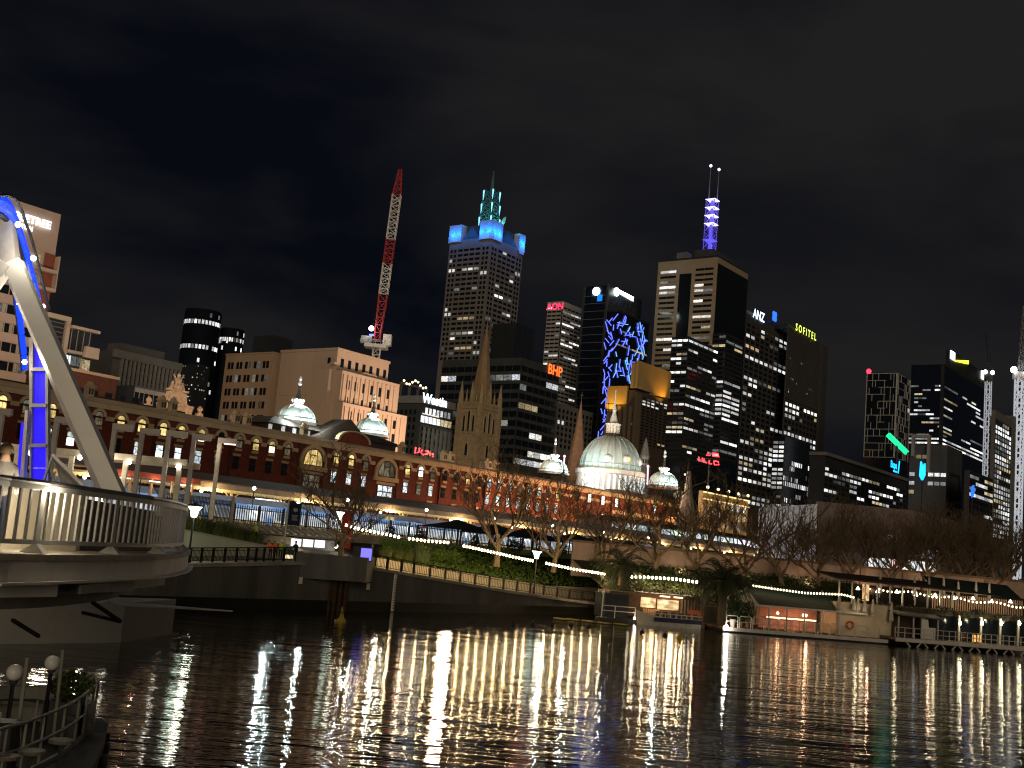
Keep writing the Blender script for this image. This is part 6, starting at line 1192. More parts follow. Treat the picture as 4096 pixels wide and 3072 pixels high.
for k in range(7): x=xl+2.4+k*(xr-xl-3)/7; MB().tube([(x,1.2,0),(x,1.2,.75),(x,1.2,.78)],[.03,.03,.25],6).build('bar_table',M_deckw,tp)
for x,w in ((xl+3.2,14),(xl+5.6,26),(xr-2,26)): MB().sphere((x,1.6,ze-.6),.11,6,5).build('lamp',emit('lamp_orange',(1,.5,.2),14),tp); point(tp,(x,1.3,ze-.9),w,(1,.55,.30),.1)
for k in range(24): x=xl+2.4+k*(xr-xl-3)/24; MB().sphere((x,.06,ze-.35-.15*math.sin(k*.8)),.035,5,4).build('pennant',M_umb,tp)
# -- cream wall block and upper terrace
cw=dthing('cream_wall_block','cream rendered wall block supporting the planted upper terrace','building',ux(3345,2470,2.0),2.0,zt); b1=ux(3345,2470,2.0)
zT=DP(3420,2412,2)[1]-zt; w1=ux(3566,2480,2)-b1; MB().box(0,w1,0,4,0,zT).build('wall',mat('cream_wall',(.55,.46,.32),.85,var=.2,scale=.8),cw)
lb=MB().tube([(.28*math.cos(i*math.pi/8),0,.28*math.sin(i*math.pi/8)) for i in range(17)],.07,6,False).build('lifebuoy',mat('lifebuoy_red',(.5,.08,.05)),None); tag(lb,'red and white lifebuoy hanging on the cream wall block','lifebuoy'); lb.location=D(ux(3402,2500,1.8),1.85,DP(3402,2500,1.8)[1]); lb.rotation_euler=(0,0,DROT)
point(cw,(1.5,-1.5,zT-.6),16,(1,.80,.50),.2); 
te=dthing('upper_terrace','planted upper terrace with pergola roof and hanging bulbs','terrace',b1,2.6,zt+zT); Z0=zt+zT
xe=ux(4096,2480,2.6)-b1+3
MB().box(0,xe,0,5,-.25,0).build('floor',M_deckt,te)
TX=lambda px,y:DP(px,y,2.6)[0]-b1; TZ=lambda px,y:DP(px,y,2.6)[1]-Z0
zp=TZ(3500,2330); xp0,xp1=TX(3350,2325),TX(3822,2360)
MB().add([(xp0,0,zp),(xp1,0,zp-.15),(xp1,3.6,zp+.35),(xp0,3.6,zp+.45),(xp0,0,zp+.12),(xp1,0,zp-.03),(xp1,3.6,zp+.47),(xp0,3.6,zp+.57)],[(0,3,2,1),(4,5,6,7),(0,1,5,4),(1,2,6,5),(2,3,7,6),(3,0,4,7)]).build('pergola_roof',mat('pergola_dark',(.05,.035,.025),.8),te)
for k in range(10): x=xp0+.2+(xp1-xp0-.4)*k/9; MB().box(x-.05,x+.05,0,.1,0,zp-.16).build('pergola_post',M_deckw,te)
piece('lit_screen',lit('screen_amber',(1,.55,.22),(1,.55,.22),1.0,1.2,3),te,(TX(3475,2380),.5,zp*.5),(TX(3488,2380)-TX(3462,2380),.06,zp*.75))
xr0=TX(3770,2400); MB().add([(xr0,1.5,zp-.1),(xe-2.2,1.5,zp-.3),(xe-2.6,3,zp+.75),(xr0,3,zp+.9)],[(0,1,2,3)]).build('green_awning',mat('green_canvas',(.045,.085,.07)),te)
for k in range(40): x=xr0+.1+k*(xe-xr0-2)/40; piece('timber_slat',mat('slat_pink_timber',(.42,.27,.19),.8),te,(x,1.6,zp*.38),(.10,.04,zp*.72))
for k in range(9): x=TX(3440,2390)+k*1.7; lp=MB().lathe([(.03,.12),(.16,-.12),(.16,-.14)],8,(x,.4,zp-.55-.1*(k%2))).build('pendant_lamp',emit('pendant_white',(1,.88,.62),9),te); point(te,(x,.2,zp-1.0),15,(1,.78,.45),.1) if k%2==0 else None
tb=[]; 
for k in range(44): x=TX(3520,2380)+k*(xe-TX(3520,2380))/44; inst('bulb',bmd,te,(x,.15,zp-.5-.10*math.sin(k*.6)-.012*k))
pm=MB(); r_=random.Random(3)
for k in range(26): leaves(pm,(xp0+.6+k*(xe-xp0)/26,-.2,-.15+r_.uniform(-.15,.15)),.55,.35,.38,110,.10,r_)
o=pm.build('planter_foliage',M_shrubd,te); MB().box(xp0,xe,-.35,-.02,-.42,-.02).build('planter_box',mat('planter_dark',(.06,.045,.03)),te)
def umbrella(px,yt,yb,v,lab,grp):
    u_,zb_=DP(px,yb,v); _,zh=DP(px,yt,v); o=dthing('closed_umbrella',lab,'umbrella',u_,v,zb_,grp); H=zh-zb_
    MB().lathe([(.03,0),(.03,H*.18)],6).build('pole',M_deckw,o); mb=MB()
    mb.lathe([(.10,H*.15),(.19,H*.2),(.15,H*.45),(.12,H*.6),(.08,H*.9),(.01,H)],8); 
    mb.build('folded_canopy',M_umb,o); return o
for px,yt,yb in ((3518,2280,2390),(3656,2300,2400),(3714,2305,2400),(3772,2305,2405),(3831,2322,2410),(3902,2322,2425),(3955,2328,2430)): umbrella(px,yt,yb,4.5,'folded pale canvas umbrella on the upper terrace','umbrellas on the upper terrace')
for px,yt,yb in ((3415,2390,2450),(3430,2390,2450),(3458,2390,2460),(3490,2395,2465),(3564,2405,2500),(3356,2382,2450)): umbrella(px,yt,yb,1.4,'folded grey umbrella against the cream wall block','umbrellas by the cream wall')
for px,yt,yb in ((2805,2340,2450),(2925,2350,2420),(2985,2345,2420),(3081,2340,2425),(3285,2360,2440)): umbrella(px,yt,yb,5.8,'tall folded pale umbrella near the second palm','umbrellas near the second palm')
# -- right-hand deck under the terrace, with uplights and railing
zr_=DP(3900,2577)[1]; zr_=max(.6,zr_); ra=ux(3566,2560,0); 
rd=dthing('terrace_pontoon','long pontoon with baluster rail and four upright wall lights under the terrace','pontoon',ra,-.6,0); Lr=ux(4096,2585)-ra+3
MB().box(0,Lr,0,6,zr_-.18,zr_).build('deck',M_deckt,rd); MB().box(-.02,Lr,-.08,-.01,zr_-.26,zr_+.03).build('deck_edge',M_deckw,rd)
for k in range(9): x=1+k*(Lr-1)/9; MB().bar((x,.3,zr_-.2),(x+.7,.3,-.3),.09).bar((x+1.4,.3,zr_-.2),(x+.7,.3,-.3),.09).build('brace',M_deckw,rd)
x0_=ux(3758,2560)-ra; rail_run(rd,x0_,Lr,.1,zr_,.8,20); rail_run(rd,0,x0_,.1,zr_,.8,5)
MB().box(x0_,Lr,3.0,3.15,zr_,zt+zT-.26).build('dark_glazing',M_glassd,rd)
for px in (3835,3923,4000,4072):
    x=ux(px,2500,1.6)-ra; MB().box(x-.07,x+.07,2.1,2.24,zr_,zt+zT-.27).build('column',mat('column_white',(.62,.58,.48)),rd); z_=DP(px,2492,1.6)[1]; MB().lathe([(.06,-.14),(.10,0),(.05,.12)],8,(x,1.98,z_)).build('wall_light',emit('uplight_warm',(1,.92,.62),20),rd); point(rd,(x,1.75,z_+.1),26,(1,.88,.55),.06)
for px in (3888,3908): x=ux(px,2552,1.6)-ra; piece('orange_panel',lit('panel_orange_%d'%px,(1,.42,.10),(1,.5,.14),1.3,1.5,6),rd,(x,1.9,DP(px,2552,1.6)[1]),(.30,.05,.55))
sh=dthing('deck_shelter','small white posted shelter with low dark roof on the pontoon','shelter',ux(3590,2540,.8),.8,zr_); ws=ux(3752,2560,.8)-ux(3590,2540,.8); hs=DP(3660,2465,.8)[1]-zr_
MB().add([(-.2,-.4,hs),(ws+.3,-.4,hs-.12),(ws+.3,2.2,hs+.25),(-.2,2.2,hs+.4),(-.2,-.4,hs+.1),(ws+.3,-.4,hs-.02),(ws+.3,2.2,hs+.35),(-.2,2.2,hs+.5)],[(0,3,2,1),(4,5,6,7),(0,1,5,4),(1,2,6,5),(2,3,7,6),(3,0,4,7)]).build('roof',mat('shelter_roof',(.12,.10,.08)),sh)
for x in (0.05,ws*.38,ws*.58,ws-.05): MB().box(x-.05,x+.05,-.05,.05,0,hs-.12).build('post',M_deckw,sh)
MB().box(ws*.60,ws*.95,.1,.2,0,.9).build('white_panel',M_white,sh); MB().slab([(ws*.60,.9),(ws*.78,.9),(ws*.76,1.5),(ws*.62,1.6)],'y',.1,.2).build('white_panel',M_white,sh); MB().box(0,ws,2.0,2.1,0,hs).build('back_wall',mat('shelter_back',(.05,.03,.02)),sh)
# -- black box, gantry, floats
bx=dthing('floating_box','plain black floating service box behind a white pipe barrier','pontoon',ux(2418,2440,4),4.0,.2); wb=ux(2512,2440,4)-ux(2418,2440,4); hb=DP(2450,2376,4)[1]-.2; MB().box(0,wb,0,3,0,hb).build('box',mat('box_black',(.018,.022,.024),.6),bx); MB().box(-.05,wb+.05,-.05,3.05,hb,hb+.06).build('lid',M_dsteel,bx)
gp=dthing('gangway_barrier','white pipe barrier with tall bracket post on a low black float','barrier',ux(2404,2480,2.6),2.6,.25); wg=ux(2512,2500,2.6)-ux(2404,2480,2.6)+.6; hg=DP(2408,2360,2.6)[1]-.25
MB().box(-.15,wg,-.2,1.2,-.7,0).build('float',M_hull,gp); MB().tube([(0,0,0),(.06,0,hg)],.05,6).tube([(.05,0,hg-.35),(-.2,0,hg-.05)],.03,5).build('tall_post',M_white,gp); MB().tube([(-.22,0,hg),(.1,0,hg)],.03,5).build('bracket',M_white,gp)
for f in (.42,.72): MB().tube([(.03,0,hg*f*.62),(wg-.1,0,hg*f*.62)],.032,6).build('rail',M_white,gp)
for x in (wg*.38,wg-.1): MB().tube([(x,0,0),(x,0,hg*.45)],.03,6).build('rail_post',M_white,gp)
MB().sphere((wg-.15,-.1,.12),.09,8,6).build('marker_lamp',emit('marker_white',(1,.85,.7),16),gp); point(gp,(wg-.1,-.4,.3),12,(1,.8,.6),.05)
for i,(p0,p1,y) in enumerate(((2220,2265,2470),(2268,2315,2473),(2330,2380,2480),(2395,2442,2487),(2458,2510,2492))):
    a=G(p0,y,.12); b=G(p1,y+6,.12); o=thing('yellow_float','low yellow topped mooring float off the river wall','float',(a[0],a[1],0),math.atan2(b[1]-a[1],b[0]-a[0]),'yellow mooring floats'); w=math.hypot(b[0]-a[0],b[1]-a[1]); MB().box(0,w,-.2,.2,-.25,.06).build('float_body',M_hull,o); MB().box(0,w,-.2,.2,.061,.14).build('float_top',mat('float_yellow',(.36,.30,.06),.7),o)
# -- lit floating bar
ba_=dthing('floating_bar','floating timber bar with two glowing orange serving windows','kiosk',ux(2562,2440,5),5.0,.4); c0=ux(2562,2440,5); BX=lambda px:DP(px,2420,5)[0]-c0; BZ=lambda y:DP(2650,y,5)[1]-.4
MB().box(-2.6,BX(2795),.1,3.5,0,BZ(2380)).build('wall',mat('bar_timber',(.10,.065,.04),.85,var=.3,scale=2),ba_); MB().box(-.2,BX(2790),-.5,3.6,BZ(2380),BZ(2376)).build('roof',M_dsteel,ba_)
M_barw=lit('bar_window',(1,.58,.24),(1,.66,.32),1.3,1.6,2.2)
piece('serving_window',M_barw,ba_,((BX(2563)+BX(2622))/2,.02,BZ(2415)),(BX(2622)-BX(2563),.08,BZ(2392)-BZ(2432))); w_=piece('serving_window',M_barw,ba_,((BX(2630)+BX(2714))/2,.02,BZ(2418)),(BX(2714)-BX(2630),.08,BZ(2398)-BZ(2438)))
for a,b in ((2636,2676),(2692,2728)): piece('neon_strip',emit('neon_strip_orange',(1,.55,.30),5),ba_,((BX(a)+BX(b))/2,-.1,BZ(2385)),(BX(b)-BX(a),.06,.09))
for k in range(7): piece('counter_slat',mat('counter_pine',(.40,.26,.13)),ba_,(BX(2575)+k*.2,-.08,BZ(2452)),(.15,.05,.5))
for k in range(8): MB().box(BX(2725)+k*.26,BX(2725)+k*.26+.12,-.03,.09,.3,BZ(2392)).build('wall_slat',mat('bar_slat_grey',(.20,.17,.14)),ba_)
for k in range(10): MB().tube([(BX(2566)+k*.14,.0,BZ(2424)),(BX(2566)+k*.14,0,BZ(2418))],[.035,.015],5).build('bottle',mat('bottle_brown',(.06,.03,.01)),ba_)
point(ba_,(BX(2600),-.9,BZ(2410)),40,(1,.60,.28),.2); point(ba_,(BX(2675),-.9,BZ(2410)),55,(1,.62,.30),.2)
MB().box(-.3,BX(2795),-1.6,.09,-.6,0).build('deck',M_deckt,ba_)
for k in range(4):
    cs_=dthing('orange_chair','orange slatted deck chair stacked beside the floating bar','chair',ux(2765+k*9,2490,3),3.0-.1*k,.45,'orange deck chairs'); m_=mat('chair_orange',(.55,.16,.06),.7)
    MB().box(-.2,.2,-.2,.2,.38,.42).build('seat',m_,cs_); MB().box(-.2,.2,.18,.22,.42,.85).build('backrest',m_,cs_)
    for a in (-.17,.17):
        for b in (-.17,.17): MB().box(a-.02,a+.02,b-.02,b+.02,0,.38).build('leg',m_,cs_)
# -- moored ferry boat
bt=dthing('moored_boat','long white low boat with dark open deck moored at the floating bar','boat',ux(2540,2500,1.2),1.2,0); bu=ux(2790,2535,1.2)-ux(2540,2500,1.2)
zB=.75; sec=[(0,.0,zB+.35),(.6,.55,zB+.15),(1.6,.85,zB),(bu*.5,.9,zB-.05),(bu,.85,zB-.05)]; mb=MB(); k=len(sec)
for x,w,z in sec: mb.v += [(x,-w,z),(x+.15 if x<.1 else x,-w*.55,-.2),(x+.15 if x<.1 else x,w*.55,-.2),(x,w,z)]
for i in range(k-1):
    for j in range(3): mb.f.append((i*4+j,(i+1)*4+j,(i+1)*4+j+1,i*4+j+1))
mb.f.append(((k-1)*4,(k-1)*4+3,(k-1)*4+2,(k-1)*4+1)); mb.build('hull',mat('boat_white',(.48,.45,.38),.5,var=.15,scale=2),bt); MB().box(1.2,bu-.1,-.78,.78,zB-.25,zB-.18).build('deck',M_hull,bt); MB().box(1.2,bu,-.92,-.86,zB-.38,zB-.08).build('blue_stripe',mat('boat_navy',(.02,.025,.06)),bt)
MB().tube([(.8,-.6,zB+.2),(1.2,-.82,zB+.22),(bu,-.84,zB+.18)],.03,5).build('gunwale_rail',M_white,bt)
for i in range(7): MB().box(1.6+i*(bu-2)/7,1.65+i*(bu-2)/7,-.86,-.80,zB-.2,zB+.18).build('rail_post',M_white,bt)
for i in range(6): piece('seat_back',mat('seat_black_white',(.06,.06,.06)),bt,(1.8+i*.6,.2,zB+.12),(.35,.08,.4))
# -- potted plants, bollard lamp on the deck's left end
pl_=dthing('deck_post_lamp','tall timber post with one glaring white lamp at the deck corner','lamp post',ux(2895,2530,.2),.2,zt); MB().tube([(0,0,-.6),(.08,0,DP(2900,2415,.2)[1]-zt)],.09,6).build('post',mat('post_pale',(.30,.27,.22)),pl_); zq=DP(2902,2506,.2)[1]-zt; MB().sphere((.12,-.14,zq),.14,10,8).build('lamp',emit('glare_white',(1,.95,.84),40),pl_); point(pl_,(.12,-.4,zq),70,(1,.92,.78),.08)
for px,lab in ((2928,'tall pale conical plant pot on the deck'),(2958,'round brown plant pot on the deck'),(2990,'second round brown plant pot on the deck')):
    o=dthing('plant_pot',lab,'plant pot',ux(px,2535,.8),.8,zt); MB().lathe([(.16,0),(.24,.55),(.26,.6)] if px<2950 else [(.14,0),(.27,.2),(.26,.42)],10).build('pot',M_umb if px<2950 else mat('pot_brown',(.16,.09,.05)),o); mb=MB(); leaves(mb,(0,0,1.3),.6,.45,.8,420,.10,random.Random(px)); mb.build('foliage',M_shrubd,o)
mb=MB(); o=dthing('dark_bush','large dark bush beside the trunk of the second palm','shrub',ux(2955,2480,4),4.0,.6); leaves(mb,(0,0,1.1),1.1,.8,1.3,1500,.12,random.Random(90)); mb.build('foliage',M_shrubd,o); MB().tube([(0,0,0),(0,0,1.2)],.08,5).build('stem',M_bark,o)
# ------------------------------------------------------------------ buoys
def buoy(px,yb,yt,lab,num):
    b=G(px,yb,0); d=b[1]; H=P(px,yt,d)[2]; o=thing('channel_buoy',lab,'buoy',(b[0],b[1],0)); k=H/2.0; m_=mat('buoy_yellow',(.36,.27,.03),.6,var=.2,scale=2)
    MB().lathe([(.66*k,-.3),(.70*k,.10*k),(.60*k,.30*k),(.32*k,.55*k),(.20*k,1.1*k),(.13*k,1.75*k),(.10*k,1.9*k),(.02,2.0*k)],14).build('body',m_,o,smooth=True); MB().sphere((-.75*k,-.1,.10*k),.16*k,8,6).build('fender_ball',M_umb,o)
    if num: text(num,.55*k,M_black,o,(0,-.24*k,1.15*k),(math.radians(84),0,0),'number',.004,bold=.012)
    return o
buoy(1364,2486,2426,'yellow tapered channel buoy with a black number on the dark water','5'); buoy(2722,2556,2510,'small yellow buoy in front of the moored boat','')
for i,(px,y) in enumerate(((2054,2497),(2132,2500),(2208,2503),(2283,2505),(2356,2510),(2568,2533),(2660,2545))):
    b=G(px,y,0); o=thing('mooring_ball','small dark mooring ball floating in a line on the river','buoy',(b[0],b[1],0),0,'mooring balls'); MB().sphere((0,0,.05),.17,8,6).build('ball',M_hull,o); MB().tube([(0,0,.2),(0,0,.3)],.03,5).build('ring',M_dsteel,o)
# ------------------------------------------------------------------ footbridge with lit arch
fb=thing('footbridge','white steel footbridge with blue lit arch, leaning struts and picket railing','bridge',(-9.5,24,3.4)); FO=np.array([-9.5,24,3.4])
def fl(p): return tuple(np.array(p)-FO)
ED=[(-60,21.0),(0,21.6),(140,22.7),(282,24.2),(430,26.2),(582,28.6),(650,30.6),(700,33.2),(724,36.2),(728,38.5)]
def ytop(px): return float(np.interp(px,[-60,0,300,580,725,735],[1893,1904,1946,1989,2033,2040]))
def ybot(px): return float(np.interp(px,[-60,0,280,582,725,735],[2156,2161,2175,2184,2186,2187]))
TOPZ=float(np.mean([P(px,ytop(px),d)[2] for px,d in ED[1:6]])); BOTZ=float(np.mean([P(px,ybot(px),d)[2] for px,d in ED[1:6]]))
edge=[]; 
for px,d in ED:
    p=P(px,ybot(px),d); edge.append(Vector((p[0],p[1],0)))
# smooth, evenly spaced points along the deck edge
fine=[]
for a,b in zip(edge,edge[1:]):
    for k in range(8): fine.append(a.lerp(b,k/8))
fine.append(edge[-1]); cum=[0]
for a,b in zip(fine,fine[1:]): cum.append(cum[-1]+(b-a).length)
def along(s_):
    for i in range(len(fine)-1):
        if s_<=cum[i+1]: return fine[i].lerp(fine[i+1],(s_-cum[i])/(cum[i+1]-cum[i]))
    return fine[-1]
LT=cum[-1]; M_rail=mat('rail_grey',(.27,.265,.25),.5,var=.08); M_deckst=mat('girder_grey',(.72,.69,.63),.6,var=.12,scale=.8,streak=True)
h=TOPZ-BOTZ; pkm=MB().box(-.022,.022,-.03,.03,0,h-.16).mesh('picket',M_rail); N=52
for k in range(N+1):
    p=along(LT*k/N); q=along(min(LT,LT*k/N+.1))-p; o=inst('picket',pkm,fb,fl((p.x,p.y,BOTZ+.05))); o.rotation_euler=(0,0,math.atan2(q.y,q.x)+math.pi/2 if q.length>1e-6 else 0)
pt=[fl((q.x,q.y,TOPZ-.02)) for q in fine[::2]+[fine[-1]]]; MB().tube(pt,.055,8).build('handrail',mat('handrail_dark',(.06,.055,.06),.4),fb)
def ribbon(pts,z0,z1,out,th,name,m):                       # plate following the deck edge; out pushes it towards the camera side
    mb=MB(); k=0; vs=[]
    for i,p in enumerate(pts):
        t=(pts[min(i+1,len(pts)-1)]-pts[max(i-1,0)]).normalized(); n=Vector((t.y,-t.x,0)); a=p+n*out; b=p+n*(out-th); vs+= [fl((a.x,a.y,z0)),fl((a.x,a.y,z1)),fl((b.x,b.y,z1)),fl((b.x,b.y,z0))]
    mb.v=[tuple(map(float,v)) for v in vs]
    for i in range(len(pts)-1):
        for j in range(4): mb.f.append((i*4+j,i*4+(j+1)%4,(i+1)*4+(j+1)%4,(i+1)*4+j))
    e=(len(pts)-1)*4; mb.f+=[(0,1,2,3),(e+3,e+2,e+1,e)]; return mb.build(name,m,fb)
pts=fine[::2]+[fine[-1]]
ribbon(pts,TOPZ-.17,TOPZ-.06,.03,.06,'top_rail',M_rail); ribbon(pts,BOTZ-.04,BOTZ+.05,.04,.08,'bottom_rail',M_rail)
gz1=P(290,2236,24.2)[2]; gz0=P(290,2318,24.2)[2]
ribbon(pts,gz1-.02,gz1+.10,.30,1.6,'deck_plate',mat('deck_plate_lit',(.45,.40,.32),.7)); ribbon(pts,gz0,gz1-.021,.25,.5,'edge_girder',M_deckst); ribbon(pts,gz0-.05,gz0-.001,.42,.9,'girder_flange',M_deckst)
for k in range(5):
    p=along(LT*(.10+.21*k)); q=(along(min(LT,LT*(.10+.21*k)+.1))-p).normalized(); n=Vector((q.y,-q.x,0)); a=p+n*.02; b=p+n*.22
    MB().add([fl(a+q*.09+Vector((0,0,BOTZ))),fl(a-q*.09+Vector((0,0,BOTZ))),fl(b-q*.09+Vector((0,0,gz1+.1))),fl(b+q*.09+Vector((0,0,gz1+.1))),fl(a+q*.09+Vector((0,0,TOPZ-.1))),fl(a-q*.09+Vector((0,0,TOPZ-.1))),fl(a-n*.3-q*.09+Vector((0,0,gz1+.1))),fl(a-n*.3+q*.09+Vector((0,0,gz1+.1)))],[(0,1,5,4),(0,3,2,1),(1,2,6),(0,7,3)]).build('rail_post',M_rail,fb)
# stepped plates hanging below the girder
for px0,px1,y0,y1,d0,d1 in ((-60,235,2330,2388,21.5,23.4),(-60,538,2322,2366,22.2,28.0),(330,662,2316,2341,25,31.5)):
    a,b=P(px0,y0,d0),P(px1,y0,d1); za,zb_=P(px1,y0,d1)[2]+.03,P(px1,y1,d1)[2]; v=np.array([b[1]-a[1],-(b[0]-a[0]),0]); v=v/np.linalg.norm(v)*.06
    MB().add([fl((a[0],a[1],zb_)),fl((b[0],b[1],zb_)),fl((b[0]-v[0],b[1]-v[1],zb_)),fl((a[0]-v[0],a[1]-v[1],zb_)),fl((a[0],a[1],za)),fl((b[0],b[1],za)),fl((b[0]-v[0],b[1]-v[1],za)),fl((a[0]-v[0],a[1]-v[1],za))],[(0,3,2,1),(4,5,6,7),(0,1,5,4),(1,2,6,5),(2,3,7,6),(3,0,4,7)]).build('haunch_plate',M_deckst,fb)
a,b=P(-60,2440,23),P(448,2390,27.5); z1=P(200,2375,25)[2]; mb=MB(); vs=[]
for i in range(9):
    f=i/8; x,y=a[0]+(b[0]-a[0])*f,a[1]+(b[1]-a[1])*f+.5*math.sin(math.pi*f); zz=a[2]+(b[2]-a[2])*f-.08*math.sin(math.pi*f); vs+=[fl((x,y,zz)),fl((x,y,z1+.2)),fl((x,y+.5,z1+.2)),fl((x,y+.5,zz))]
mb.v=[tuple(map(float,v)) for v in vs]
for i in range(8):
    for j in range(4): mb.f.append((i*4+j,i*4+(j+1)%4,(i+1)*4+(j+1)%4,(i+1)*4+j))
mb.f+=[(0,1,2,3),(35,34,33,32)]; mb.build('under_girder',mat('under_girder',(.30,.27,.23),.6),fb)
for (x0,y0,d0),(x1,y1,d1) in (((370,2410,26),(482,2485,27)),((50,2480,24),(155,2545,25)),((330,2450,27.5),(482,2487,27))): MB().bar(fl(P(x0,y0,d0)),fl(P(x1,y1,d1)),.07).build('stay_rod',M_black,fb)
# deck surface behind the railing, lit inner wall
dk=MB(); far=[]
for p in pts: dk.v.append(tuple(map(float,fl((p.x,p.y,gz1+.08))))); 
n=len(pts)
for p in pts: dk.v.append(tuple(map(float,fl((p.x-6.5,p.y+3.5,gz1+.08)))))
for i in range(n-1): dk.f.append((i,i+1,n+i+1,n+i))
dk.build('walkway',mat('walkway_planks',(.30,.26,.20),.8,var=.2,scale=2),fb)
a,b=P(-80,2160,23.6),P(305,2172,26.4); m_=mat('parapet_cream',(.68,.60,.46),.75,var=.08,scale=2)
MB().add([fl((a[0],a[1],gz1+.09)),fl((b[0],b[1],gz1+.09)),fl((b[0],b[1]+.25,gz1+.09)),fl((a[0],a[1]+.25,gz1+.09)),fl((a[0],a[1],TOPZ-.12)),fl((b[0],b[1],TOPZ-.12)),fl((b[0],b[1]+.25,TOPZ-.12)),fl((a[0],a[1]+.25,TOPZ-.12))],[(0,3,2,1),(4,5,6,7),(0,1,5,4),(1,2,6,5),(2,3,7,6),(3,0,4,7)]).build('inner_parapet',m_,fb)
a,b=P(312,2165,26.6),P(600,2175,32)
MB().add([fl((a[0],a[1],gz1+.09)),fl((b[0],b[1],gz1+.09)),fl((b[0],b[1]+.2,gz1+.09)),fl((a[0],a[1]+.2,gz1+.09)),fl((a[0],a[1],TOPZ-.2)),fl((b[0],b[1],TOPZ-.3)),fl((b[0],b[1]+.2,TOPZ-.3)),fl((a[0],a[1]+.2,TOPZ-.2))],[(0,3,2,1),(4,5,6,7),(0,1,5,4),(1,2,6,5),(2,3,7,6),(3,0,4,7)]).build('inner_parapet',mat('parapet_dark',(.12,.115,.11),.7),fb)
for px,w in ((20,26),(110,70),(230,45)): p=P(px,2060,23.2); point(fb,fl((p[0]+.1,p[1]-.1,TOPZ-.25)),w,(1,.86,.62),.1)
# struts, mast blade
def beam(p0,p1,w0,w1,th,name,m):
    a,b=Vector(fl(p0)),Vector(fl(p1)); d=(b-a).normalized(); x=d.cross(Vector((0,1,0))).normalized(); y=Vector((0,1,0)); mb=MB(); mb.add([a-x*w0/2-y*th/2,a+x*w0/2-y*th/2,a+x*w0/2+y*th/2,a-x*w0/2+y*th/2,b-x*w1/2-y*th/2,b+x*w1/2-y*th/2,b+x*w1/2+y*th/2,b-x*w1/2+y*th/2],[(0,1,2,3),(7,6,5,4),(0,4,5,1),(1,5,6,2),(2,6,7,3),(3,7,4,0)]); return mb.build(name,m,fb)
M_strut=mat('strut_cream',(.72,.70,.64),.55,var=.06,scale=1)
beam(P(52,1050,27),P(466,1985,28.5),.40,.42,.35,'strut',M_strut); beam(P(20,1050,27),P(-180,1330,27.2),.42,.42,.35,'strut',M_strut)
beam(P(18,1000,28.3),P(437,1985,29.8),.20,.24,.9,'strut_flange',mat('strut_shade_tone',(.40,.37,.36),.6)); beam(P(30,868,27.2),P(40,1085,27.05),.30,.40,.3,'mast_blade',mat('mast_grey',(.50,.47,.42),.6))  # flange colour is darkened as the shadow side of the strut
beam(P(-30,880,27.4),P(30,1010,27.2),.5,.45,.25,'mast_web',mat('mast_grey',(.50,.47,.42)))
# arch rib with blue light panels
A_=[(-180,835,24.5),(-110,805,25),(-45,796,25.5),(0,806,26),(36,836,26.6),(68,892,27.3),(96,970,28.1),(120,1065,29),(144,1160,30),(164,1240,31)]
M_blue=emit('arch_blue',(.005,.045,1),1.6,True); M_blue2=emit('arch_blue_cyan',(.01,.16,1),1.7,True); M_blued=emit('column_blue',(.020,.006,1),1.05,True); M_archd=mat('arch_dark',(.045,.045,.05),.5)
kx=np.arange(len(A_)); fx=np.linspace(0,len(A_)-1,46); sm=[np.interp(fx,kx,[q[c] for q in A_]) for c in range(3)]
for c in range(3):
    v=sm[c].copy()
    for _ in range(6): v[1:-1]=(v[:-2]+2*v[1:-1]+v[2:])/4
    sm[c]=v
ap=[Vector(fl(P(*q))) for q in zip(*sm)]
wd=[max(.15,.50-.42*max(0,(k-10)/18)) for k in range(46)]
for k in range(0,45,2):
    a,b,c=ap[k],ap[k+1],ap[min(45,k+2)]; e=c.lerp(b,.08)
    MB().tube([a,b,e],[wd[k]*.5,wd[k+1]*.5,wd[k+1]*.5],8).build('arch_light_panel',M_blue2 if k<10 else M_blue,fb)
MB().tube([p+Vector((.10+wd[i]*.45,.12,wd[i]*.35)) for i,p in enumerate(ap)],[.035+.03*w for w in wd],6).build('arch_rib',M_archd,fb)
MB().tube([p+Vector((-.10-wd[i]*.40,.2,-wd[i]*.45)) for i,p in enumerate(ap)],[.05+.08*w for w in wd],6).build('arch_rib',M_archd,fb)
# second, farther rib
B_=[(-10,1290,31.5),(-2,1130,31),(0,1000,30.4),(-30,900,30)]; bp=[Vector(fl(P(*q))) for q in ((62,1130,31),(70,1200,31.3),(80,1270,31.6),(88,1340,31.9),(97,1420,32.2),(100,1480,32.4))]
for a,b in zip(bp,bp[1:]): MB().bar(a.lerp(b,.04),b.lerp(a,.04),.10,.14).build('arch_light_panel',M_blue,fb); MB().bar(a+Vector((-.1,.1,0)),b+Vector((-.1,.1,0)),.05,.18).build('arch_rib',M_archd,fb)
bp=[Vector(fl(P(*q))) for q in ((-30,960,29.5),(0,930,29.6),(14,955,29.7),(28,995,29.8))]
for a,b in zip(bp,bp[1:]): MB().bar(a,b,.14,.2).build('arch_light_panel',M_blue,fb)
for px,y,d,w in ((72,898,26.7,18),(134,1033,27.6,22),(170,1226,29,26),(77,1213,30.5,26),(98,1448,31,30),(186,1458,29.5,20)):
    q=fl(P(px,y,d)); MB().sphere(q,.065,10,8).build('spotlight',emit('spotlight_white',(1,.96,.86),30),fb); point(fb,(q[0]+.25,q[1]-1.1,q[2]-.1),w*1.5,(1,.90,.70),.06)
